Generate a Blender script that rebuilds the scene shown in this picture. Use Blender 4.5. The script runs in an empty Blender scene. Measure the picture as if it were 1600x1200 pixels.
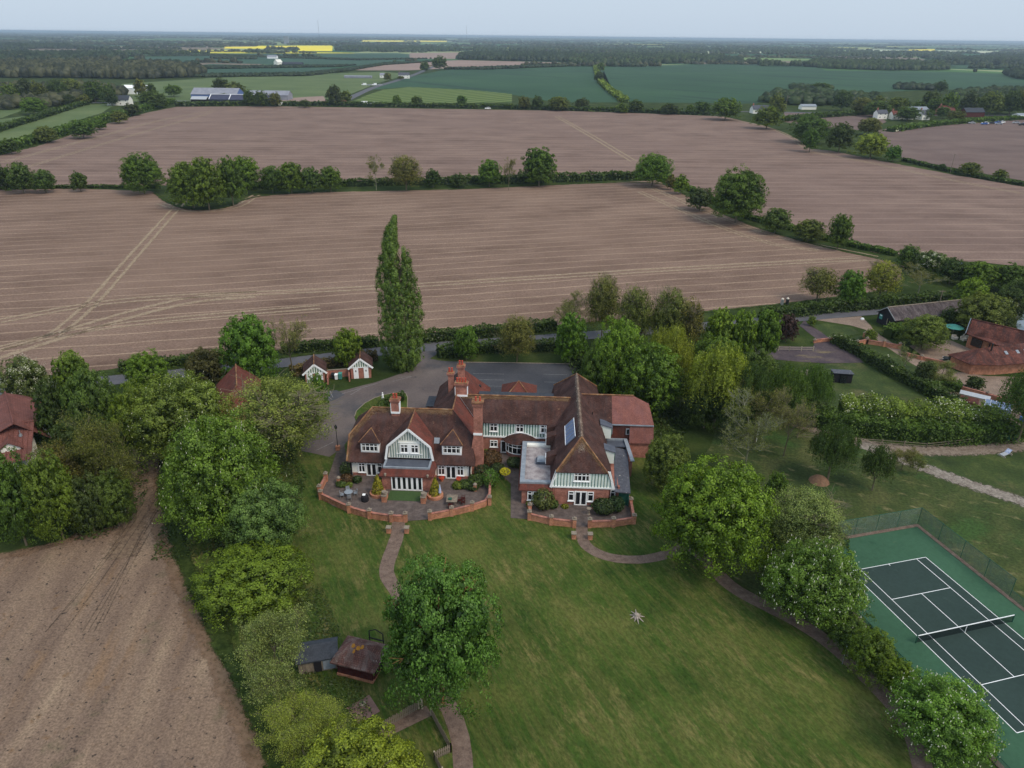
import bpy, math, random
import numpy as np
from mathutils import Vector, Matrix
from mathutils.geometry import tessellate_polygon
# ------------------------------------------------------------------ camera, world, sun, exposure
SC=bpy.context.scene; COL=SC.collection
cam_d=bpy.data.cameras.new('camera'); cam=bpy.data.objects.new('camera',cam_d); COL.objects.link(cam)
cam.location=(0,0,58.64)
cam.rotation_euler=(Matrix.Rotation(math.pi/2-0.4419,4,'X')@Matrix.Rotation(0.0112,4,'Z')).to_euler()
cam_d.sensor_width=36; cam_d.lens=1149.8/1600*36; cam_d.clip_start=.5; cam_d.clip_end=60000
SC.camera=cam
SUN_EL,SUN_AZ=math.radians(50),math.radians(128)      # azimuth from +Y (away from the camera) towards +X
wd=bpy.data.worlds.new('World'); SC.world=wd; wd.use_nodes=True
nt=wd.node_tree; nt.nodes.clear()
o=nt.nodes.new('ShaderNodeOutputWorld'); bg=nt.nodes.new('ShaderNodeBackground'); sk=nt.nodes.new('ShaderNodeTexSky')
sk.sky_type='NISHITA'; sk.sun_disc=False; sk.sun_elevation=SUN_EL; sk.sun_rotation=SUN_AZ; sk.air_density=1.0; sk.dust_density=2.5; sk.ozone_density=1.5
mx=nt.nodes.new('ShaderNodeMixRGB'); mx.inputs['Fac'].default_value=.82; mx.inputs['Color2'].default_value=(5.15,6.15,7.35,1)   # thin overcast veil
nt.links.new(sk.outputs[0],mx.inputs['Color1']); nt.links.new(mx.outputs[0],bg.inputs[0]); nt.links.new(bg.outputs[0],o.inputs[0])
bg.inputs[1].default_value=.1
sd=bpy.data.lights.new('sun','SUN'); sd.energy=1.5; sd.angle=math.radians(20); sd.color=(1,.88,.72)
sun=bpy.data.objects.new('sun',sd); COL.objects.link(sun)
sun.rotation_euler=Vector((math.sin(SUN_AZ)*math.cos(SUN_EL),math.cos(SUN_AZ)*math.cos(SUN_EL),math.sin(SUN_EL))).to_track_quat('Z','Y').to_euler()
sun.location=(60,40,120)
vs=SC.view_settings; vs.view_transform='Standard'; vs.look='None'; vs.exposure=.30; vs.gamma=1; vs.use_curve_mapping=False
SC.cycles.volume_bounces=0; SC.cycles.max_bounces=8; SC.cycles.diffuse_bounces=3; SC.cycles.transparent_max_bounces=24
try: SC.cycles.volume_max_steps=64
except Exception: pass
# ------------------------------------------------------------------ helpers
RNG=np.random.default_rng(7); random.seed(5)
def N(nt,t,**kw):
    n=nt.nodes.new('ShaderNode'+t)
    for k,v in kw.items():
        if k in n.inputs: n.inputs[k].default_value=v
        else: setattr(n,k,v)
    return n
def c4(c): return (c[0],c[1],c[2],1)
def ramp(nt,stops):
    r=nt.nodes.new('ShaderNodeValToRGB'); e=r.color_ramp.elements
    while len(e)>1: e.remove(e[-1])
    e[0].position=stops[0][0]; e[0].color=c4(stops[0][1])
    for p,c in stops[1:]: x=e.new(p); x.color=c4(c)
    return r
def base(name,rough=.85,spec=.2):
    m=bpy.data.materials.new(name); m.use_nodes=True; nt=m.node_tree; nt.nodes.clear()
    o=nt.nodes.new('ShaderNodeOutputMaterial'); b=nt.nodes.new('ShaderNodeBsdfPrincipled')
    b.inputs['Roughness'].default_value=rough; b.inputs['Specular IOR Level'].default_value=spec
    nt.links.new(b.outputs[0],o.inputs[0]); return m,nt,b,o
def coord(nt,kind='Object',scale=(1,1,1),rot=0):
    t=nt.nodes.new('ShaderNodeTexCoord'); v=t.outputs[kind]
    for key,val in(('Rotation',(0,0,rot) if rot else None),('Scale',scale if tuple(scale)!=(1,1,1) else None)):
        if val is None: continue
        m=nt.nodes.new('ShaderNodeMapping'); m.inputs[key].default_value=val; nt.links.new(v,m.inputs[0]); v=m.outputs[0]
    return v
def noise(nt,vec,scale,detail=4,rough=.55):
    n=N(nt,'TexNoise'); n.inputs['Scale'].default_value=scale; n.inputs['Detail'].default_value=detail; n.inputs['Roughness'].default_value=rough
    nt.links.new(vec,n.inputs['Vector']); return n.outputs['Fac']
def math_(nt,op,a,b=None,clamp=False):
    n=N(nt,'Math',operation=op); n.use_clamp=clamp
    for i,v in enumerate((a,b)):
        if v is None: continue
        if isinstance(v,(int,float)): n.inputs[i].default_value=v
        else: nt.links.new(v,n.inputs[i])
    return n.outputs[0]
def mix(nt,f,a,b,mode='MIX'):
    n=N(nt,'MixRGB',blend_type=mode)
    for i,v in enumerate((f,a,b)):
        if isinstance(v,(int,float)): n.inputs[i].default_value=v
        elif isinstance(v,tuple): n.inputs[i].default_value=c4(v)
        else: nt.links.new(v,n.inputs[i])
    return n.outputs[0]
def sstep(nt,v,a,b):
    n=N(nt,'MapRange',interpolation_type='SMOOTHSTEP'); nt.links.new(v,n.inputs[0])
    n.inputs[1].default_value=a; n.inputs[2].default_value=b; return n.outputs[0]
def bump(nt,b,h,s,d=.02):
    n=N(nt,'Bump'); n.inputs['Strength'].default_value=s; n.inputs['Distance'].default_value=d
    nt.links.new(h,n.inputs['Height']); nt.links.new(n.outputs[0],b.inputs['Normal'])
def surf(name,stops,scale=1.,detail=5,rough=.85,stretch=(1,1,1),rot=0,fine=None,layers=(),bmp=0,kind='Object',spec=.2,metal=0):
    """stops: colours low->high of a noise; layers: (colour, scale, lo, hi, stretch, rot) patches blended over"""
    m,nt,b,o=base(name,rough,spec); b.inputs['Metallic'].default_value=metal
    n=noise(nt,coord(nt,kind,stretch,rot),scale,detail)
    if isinstance(stops[0],(int,float)): stops=[stops]
    k=len(stops)
    col=ramp(nt,[(.28+.44*i/max(k-1,1),c) for i,c in enumerate(stops)]); nt.links.new(n,col.inputs[0]); col=col.outputs[0]
    for c,s,lo,hi,st,r in layers:
        q=noise(nt,coord(nt,kind,st,r),s,5,.6); col=mix(nt,sstep(nt,q,lo,hi),col,c)
    if fine:
        q=noise(nt,coord(nt,kind),fine[0],3,.7); col=mix(nt,1.0,col,mix(nt,sstep(nt,q,.3,.7),(1-fine[1],)*3,(1+fine[1],)*3),'MULTIPLY')
        if bmp: bump(nt,b,q,bmp)
    nt.links.new(col,b.inputs['Base Color']); return m
MATS={}
# ---- mesh building
class MB:
    def __init__(s): s.v=[]; s.f=[]
    def quad(s,*p):
        i=len(s.v); s.v+= [tuple(q) for q in p]; s.f.append(tuple(range(i,i+len(p)))); return s
    def box(s,x0,x1,y0,y1,z0,z1):
        i=len(s.v); s.v+=[(x0,y0,z0),(x1,y0,z0),(x1,y1,z0),(x0,y1,z0),(x0,y0,z1),(x1,y0,z1),(x1,y1,z1),(x0,y1,z1)]
        s.f+=[tuple(i+k for k in q) for q in((0,3,2,1),(4,5,6,7),(0,1,5,4),(1,2,6,5),(2,3,7,6),(3,0,4,7))]; return s
    def prism(s,pts,d):
        """pts: planar polygon (3D), d: extrusion vector"""
        i=len(s.v); n=len(pts); s.v+=[tuple(p) for p in pts]+[tuple(p[k]+d[k] for k in range(3)) for p in pts]
        s.f.append(tuple(range(i+n-1,i-1,-1))); s.f.append(tuple(range(i+n,i+2*n)))
        for k in range(n): s.f.append((i+k,i+(k+1)%n,i+n+(k+1)%n,i+n+k))
        return s
    def tube(s,a,b,r0,r1=None,n=6,cap=True):
        r1=r0 if r1 is None else r1
        a=Vector(a); b=Vector(b); d=(b-a).normalized(); t=d.orthogonal().normalized(); u=d.cross(t); i=len(s.v)
        for p,r in((a,r0),(b,r1)):
            for k in range(n):
                q=p+(t*math.cos(2*math.pi*k/n)+u*math.sin(2*math.pi*k/n))*r; s.v.append(tuple(q))
        for k in range(n): s.f.append((i+k,i+(k+1)%n,i+n+(k+1)%n,i+n+k))
        if cap: s.f.append(tuple(range(i+n-1,i-1,-1))); s.f.append(tuple(range(i+n,i+2*n)))
        return s
    def lathe(s,prof,c=(0,0,0),n=12):
        i=len(s.v)
        for r,z in prof:
            for k in range(n): s.v.append((c[0]+r*math.cos(2*math.pi*k/n),c[1]+r*math.sin(2*math.pi*k/n),c[2]+z))
        for j in range(len(prof)-1):
            for k in range(n): s.f.append((i+j*n+k,i+j*n+(k+1)%n,i+(j+1)*n+(k+1)%n,i+(j+1)*n+k))
        s.f.append(tuple(range(i+n-1,i-1,-1))); s.f.append(tuple(range(i+len(prof)*n-n,i+len(prof)*n))); return s
    def mesh(s,name,mat=None,uv=True):
        me=bpy.data.meshes.new(name); me.from_pydata(s.v,[],s.f); me.update()
        if mat: me.materials.append(mat)
        if uv:
            l=me.uv_layers.new(name='UVMap')
            for p in me.polygons:
                n=p.normal
                if abs(n.z)>.97: t=Vector((1,0,0))
                else: t=Vector((0,0,1)).cross(n).normalized()
                w=n.cross(t)
                for li in p.loop_indices:
                    c=me.vertices[me.loops[li].vertex_index].co; l.data[li].uv=(c.dot(t),c.dot(w))
        return me
    def build(s,name,mat,parent=None,label=None,kind=None,uv=True):
        return link(name,s.mesh(name,mat,uv),parent,label,kind)
def link(name,me,parent=None,label=None,kind=None,loc=None,rz=0,scale=None):
    o=bpy.data.objects.new(name,me); COL.objects.link(o)
    if parent is not None: o.parent=parent
    if label: o['label']=label
    if kind: o['kind']=kind
    if loc is not None: o.location=loc
    if rz: o.rotation_euler[2]=rz
    if scale is not None: o.scale=scale
    return o
def tag(o,label,cat,group=None):
    o['label']=label; o['category']=cat
    if group: o['group']=group
    return o
def thing(name,label,cat,loc=(0,0,0),rz=0,group=None):
    return tag(link(name,None,loc=loc,rz=rz),label,cat,group)
def copy_tree(o,parent=None):
    c=o.copy(); COL.objects.link(c)
    if parent is not None: c.parent=parent
    for ch in list(o.children): copy_tree(ch,c)
    return c
# ---- ground sheets and ribbons
def densify(pts,step):
    out=[]
    for i in range(len(pts)):
        a=Vector(pts[i]); b=Vector(pts[(i+1)%len(pts)]); n=max(1,int((b-a).length/step))
        for k in range(n): out.append(a.lerp(b,k/n))
    return out
def smooth(pts,it=2,closed=True):
    pts=[Vector(p) for p in pts]
    for _ in range(it):
        q=[]
        n=len(pts)
        for i in range(n if closed else n-1):
            a,b=pts[i],pts[(i+1)%n]; q+= [a.lerp(b,.25),a.lerp(b,.75)]
        if not closed: q=[pts[0]]+q+[pts[-1]]
        pts=q
    return pts
def sheet(name,pts,z,mat,rag=0,step=3,sm=0,kind='structure',thick=0,parent=None):
    if sm: pts=smooth(pts,sm)
    if rag:
        pts=densify(pts,step); pts=[p+Vector((random.uniform(-rag,rag),random.uniform(-rag,rag))) for p in pts]
    v3=[Vector((p[0],p[1],z)) for p in pts]
    tri=tessellate_polygon([v3]); me=bpy.data.meshes.new(name)
    vs_=[tuple(v) for v in v3]; fs=[tuple(t) for t in tri]
    if thick:
        n=len(vs_); vs_+= [(v[0],v[1],z-thick) for v in vs_]; fs+=[(i,(i+1)%n,n+(i+1)%n,n+i) for i in range(n)]
    me.from_pydata(vs_,[],fs); me.update()
    for p in me.polygons[:len(tri)]:
        if p.normal.z<0: p.flip()
    me.materials.append(mat); o=link(name,me,kind=kind,parent=parent); return o
def ribbon(name,pts,w,z,mat,sm=2,step=2.0,kind='structure',cross=2,wj=0):
    pts=smooth(pts,sm,False) if sm else [Vector(p) for p in pts]
    P2=[]
    for i in range(len(pts)-1):
        n=max(1,int((pts[i+1]-pts[i]).length/step))
        for k in range(n): P2.append(pts[i].lerp(pts[i+1],k/n))
    P2.append(pts[-1]); v=[];f=[];uv=[];L=0
    for i,p in enumerate(P2):
        d=(P2[min(i+1,len(P2)-1)]-P2[max(i-1,0)]).normalized(); nrm=Vector((-d.y,d.x)); ww=w*(1+random.uniform(-wj,wj))
        if i: L+=(p-P2[i-1]).length
        for k in range(cross+1):
            t=k/cross*2-1; q=p+nrm*t*ww/2; v.append((q.x,q.y,z)); uv.append((t,L))
    for i in range(len(P2)-1):
        for k in range(cross):
            a=i*(cross+1)+k; f.append((a,a+cross+1,a+cross+2,a+1))
    me=bpy.data.meshes.new(name); me.from_pydata(v,[],f); me.update(); l=me.uv_layers.new(name='UVMap')
    for lp in me.loops: l.data[lp.index].uv=uv[lp.vertex_index]
    for p in me.polygons:
        if p.normal.z<0: p.flip()
    me.materials.append(mat); return link(name,me,kind=kind)
# ---- foliage
def leaves_mesh(name,c,n,s,val,mat,asp=.62,extra=None):
    """c centres (N,3), n normals, s sizes (N,), val per-leaf tone; extra=(verts,faces) joined without change"""
    K=len(c); n=n/np.maximum(np.linalg.norm(n,axis=1,keepdims=True),1e-6)
    r=RNG.normal(size=(K,3)); t=np.cross(n,r); t/=np.maximum(np.linalg.norm(t,axis=1,keepdims=True),1e-6); b=np.cross(n,t)
    s=s[:,None]; bend=n*s*.25
    v=np.stack([c+b*s-bend,c+t*s*asp,c-b*s-bend,c-t*s*asp],1).reshape(-1,3)
    me=bpy.data.meshes.new(name)
    me.vertices.add(4*K); me.vertices.foreach_set('co',v.astype(np.float32).ravel())
    me.loops.add(4*K); me.loops.foreach_set('vertex_index',np.arange(4*K,dtype=np.int32))
    me.polygons.add(K); me.polygons.foreach_set('loop_start',np.arange(0,4*K,4,dtype=np.int32))
    me.update(calc_edges=True)
    a=me.attributes.new('v','FLOAT','FACE'); a.data.foreach_set('value',val.astype(np.float32))
    if mat: me.materials.append(mat)
    return me
def sph(n): 
    d=RNG.normal(size=(n,3)); return d/np.linalg.norm(d,axis=1,keepdims=True)
def crown_dense(n,leaf,k1=26,k2=20,dome=False,spread=1.,flat=.0,gap=.0,cand=0):
    """unit crown: x,y in -1..1, z 0..1; returns centres, normals, sizes, values, candle points"""
    # lobe centres on a golden spiral shell with jitter
    i=np.arange(k1)+.5; ph=np.arccos(1-2*i/k1); th=np.pi*(1+5**.5)*i+RNG.uniform(0,6)
    L=np.stack([np.cos(th)*np.sin(ph),np.sin(th)*np.sin(ph),np.cos(ph)],1)
    L*=RNG.uniform(.60,.76,size=(k1,1))*(1 if not dome else 1.04)
    L=np.vstack([L,RNG.normal(size=(4,3))*.15]); R1=RNG.uniform(.20,.34,size=len(L)) if not dome else RNG.uniform(.20,.27,size=len(L)); L[-4:]*=1.5; R1[-4:]=.45
    if gap: R1*=RNG.uniform(1-gap,1,size=len(L))
    cl=[];cn=[];cv=[]
    for c,r in zip(L,R1):
        d=sph(k2); p=c+d*r*RNG.uniform(.8,1.05,size=(k2,1)); 
        cl.append(p); cn.append(d*.5+p*.8+np.array([0,0,.25])); cv.append(np.full(k2,RNG.uniform(-.13,.13))+RNG.uniform(-.13,.13,k2))
    cl=np.vstack(cl);cn=np.vstack(cn);cv=np.concatenate(cv)
    ins=np.zeros(len(cl),bool)
    for c,r in zip(L,R1): ins|=np.linalg.norm(cl-c,axis=1)<r*.72
    cl,cn,cv=cl[~ins],cn[~ins],cv[~ins]
    m=len(cl); idx=RNG.integers(0,m,n); d=sph(n); cr=RNG.uniform(.06,.12,size=m)[idx][:,None]
    d=d+cn[idx]*.5; d/=np.linalg.norm(d,axis=1,keepdims=True)
    p=cl[idx]+d*cr*RNG.uniform(.55,1.1,size=(n,1)); nn=d*.8+cn[idx]*.5+RNG.normal(size=(n,3))*.45
    val=.5+cv[idx]+RNG.uniform(-.28,.28,n)+ (d[:,2]*.08)  # leaves turned upward a little lighter, light from above in their tone
    s=leaf*RNG.uniform(.6,1.3,n)
    # inner fill; low values put the crown's inner shade into leaf colour
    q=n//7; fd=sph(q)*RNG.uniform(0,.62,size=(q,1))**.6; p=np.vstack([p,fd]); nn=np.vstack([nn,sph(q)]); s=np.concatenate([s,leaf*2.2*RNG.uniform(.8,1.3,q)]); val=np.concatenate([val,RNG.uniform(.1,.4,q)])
    def skirt(p):
        z=np.minimum(p[:,2],0); k=1+.95*z*z; p=p*np.stack([k,k,np.ones(len(p))],1); p[:,2]=np.where(p[:,2]<0,p[:,2]*.9,p[:,2])+.95; return np.maximum(p,[-9,-9,.01])
    p=skirt(p)
    if dome: p[:,2]=np.where(p[:,2]<.6,.6+(p[:,2]-.6)*.75,p[:,2])
    lim=np.maximum(np.abs(p[:,:2]).max(),1e-3)
    cd=None
    if cand:
        j=RNG.choice(m,min(m,cand*4)); j=j[(cl[j][:,2]>-.5)][:cand]; 
        o_=cn[j]/np.linalg.norm(cn[j],axis=1,keepdims=True); cd=skirt(cl[j]+o_*.10)
    return p,nn,s,val,cd,L,R1
def trunk_unit(name,mat,L=None,h=.6,r=.05,limbs=7,lean=0):
    m=MB(); px,py=RNG.uniform(-.03,.03,2); top=(px+lean,py,h)
    m.tube((0,0,-.01),(px*.4,py*.4,h*.35),r,r*.75,8); m.tube((px*.4,py*.4,h*.35),top,r*.75,r*.35,8)
    for k in range(limbs):
        a=2*math.pi*k/limbs+RNG.uniform(-.3,.3); q=RNG.uniform(.35,.9); z0=h*q
        e=(math.cos(a)*RNG.uniform(.4,.75),math.sin(a)*RNG.uniform(.4,.75),min(.92,z0+RNG.uniform(.12,.4)))
        s_=(px*q+lean*q,py*q,z0); mid=tuple(s_[i]*.5+e[i]*.5+(0,0,.03)[i] for i in range(3))
        m.tube(s_,mid,r*.42,r*.28,5,False); m.tube(mid,e,r*.28,r*.1,5,False)
    return m.mesh(name,mat,uv=False)
def branchy(name,mat,lv=(8,6,6,6),R=.45,twig=.0022,leafn=0,leaf=.02,lmat=None,up=.55,spread=1.0,zb=.2,r0=.022,jit=.012):
    """bare tree in real proportions then stretched to unit box. returns wood mesh, leaf mesh"""
    V=[];F=[];tips=[]
    def seg(a,b,r0,r1,n):
        d=b-a; d/=max(np.linalg.norm(d),1e-6); t=np.cross(d,[.3,.5,.81]); t/=max(np.linalg.norm(t),1e-6); u=np.cross(d,t); i=len(V)
        if n==2:
            V.extend([a-t*r0,a+t*r0,b+t*r1,b-t*r1]); F.append((i,i+1,i+2,i+3)); return
        for p,r in((a,r0),(b,r1)):
            for k in range(n): V.append(p+(t*math.cos(6.283*k/n)+u*math.sin(6.283*k/n))*r)
        for k in range(n): F.append((i+k,i+(k+1)%n,i+n+(k+1)%n,i+n+k))
    def grow(a,d,L,r,lev):
        mid=a+d*L*.5+RNG.normal(size=3)*L*.05; b=mid+(d+RNG.normal(size=3)*.14+np.array([0,0,.06]))*L*.5
        n=6 if lev==0 else 4 if lev==1 else 3 if lev==2 else 2
        seg(a,mid,r,r*.8,n); seg(mid,b,r*.8,r*.5,n)
        if lev>=len(lv): tips.append((mid,b)); return
        for k in range(lv[lev]):
            q=RNG.uniform(.3,1.0) if lev else RNG.uniform(zb+.12,1.0)
            p=a+(mid-a)*min(q*2,1)+(b-mid)*max(q*2-1,0)
            az=RNG.uniform(0,6.283); o=np.array([math.cos(az),math.sin(az),0.0]); 
            nd=d*.55+(o-d*np.dot(o,d))*spread*(.9 if lev==0 else .75)+np.array([0,0,up*(.6 if lev==0 else .35)]); nd/=np.linalg.norm(nd)
            grow(p,nd,L*(.50 if lev==0 else .55)*RNG.uniform(.7,1.15)*(1.15-.4*q if lev==0 else 1),max(r*.5,twig),lev+1)
    grow(np.zeros(3),np.array([0,0,1.]),.72,r0,0)
    V=np.array(V); T=np.array([b for a,b in tips]); 
    zx=T[:,2].max(); rx=np.percentile(np.abs(T[:,:2]),97)
    sc=np.array([1/rx,1/rx,ZB/zx])
    me=bpy.data.meshes.new(name); me.from_pydata([tuple(p) for p in V*sc],[],F); me.update(); me.materials.append(mat)
    lm=None
    if leafn:
        A=np.array([a for a,b in tips]); idx=RNG.integers(0,len(T),leafn); w=RNG.uniform(0,1.1,size=(leafn,1))
        p=(A[idx]*(1-w)+T[idx]*w)+RNG.normal(size=(leafn,3))*jit
        lm=leaves_mesh(name+'_l',p*sc,RNG.normal(size=(leafn,3))+np.array([0,0,.6]),leaf*RNG.uniform(.6,1.3,leafn)*1.0,RNG.uniform(.15,.85,leafn),lmat)
    return me,lm
ZB=2.6
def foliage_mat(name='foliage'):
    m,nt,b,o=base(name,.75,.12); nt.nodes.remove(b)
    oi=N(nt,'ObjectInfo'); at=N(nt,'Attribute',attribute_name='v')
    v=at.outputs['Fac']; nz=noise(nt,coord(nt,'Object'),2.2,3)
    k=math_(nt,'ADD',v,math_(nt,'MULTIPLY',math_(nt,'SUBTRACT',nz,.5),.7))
    dark=mix(nt,1.0,oi.outputs['Color'],(.36,.42,.36),'MULTIPLY'); light=mix(nt,1.0,oi.outputs['Color'],(1.55,1.52,1.15),'MULTIPLY')  # dark end deepened: part of the shade in crowns lies in leaf colour
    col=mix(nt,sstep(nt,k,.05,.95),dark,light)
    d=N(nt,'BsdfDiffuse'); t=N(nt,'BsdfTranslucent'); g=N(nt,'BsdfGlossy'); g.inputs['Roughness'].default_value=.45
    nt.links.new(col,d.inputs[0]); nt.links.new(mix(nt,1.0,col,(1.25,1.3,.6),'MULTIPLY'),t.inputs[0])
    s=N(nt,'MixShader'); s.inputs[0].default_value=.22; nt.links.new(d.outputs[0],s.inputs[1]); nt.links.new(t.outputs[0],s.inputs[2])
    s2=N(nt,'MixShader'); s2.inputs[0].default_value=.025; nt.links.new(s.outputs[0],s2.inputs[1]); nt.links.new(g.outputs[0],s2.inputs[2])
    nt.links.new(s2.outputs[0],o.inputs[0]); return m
HAZE=8.5e-5
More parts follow.
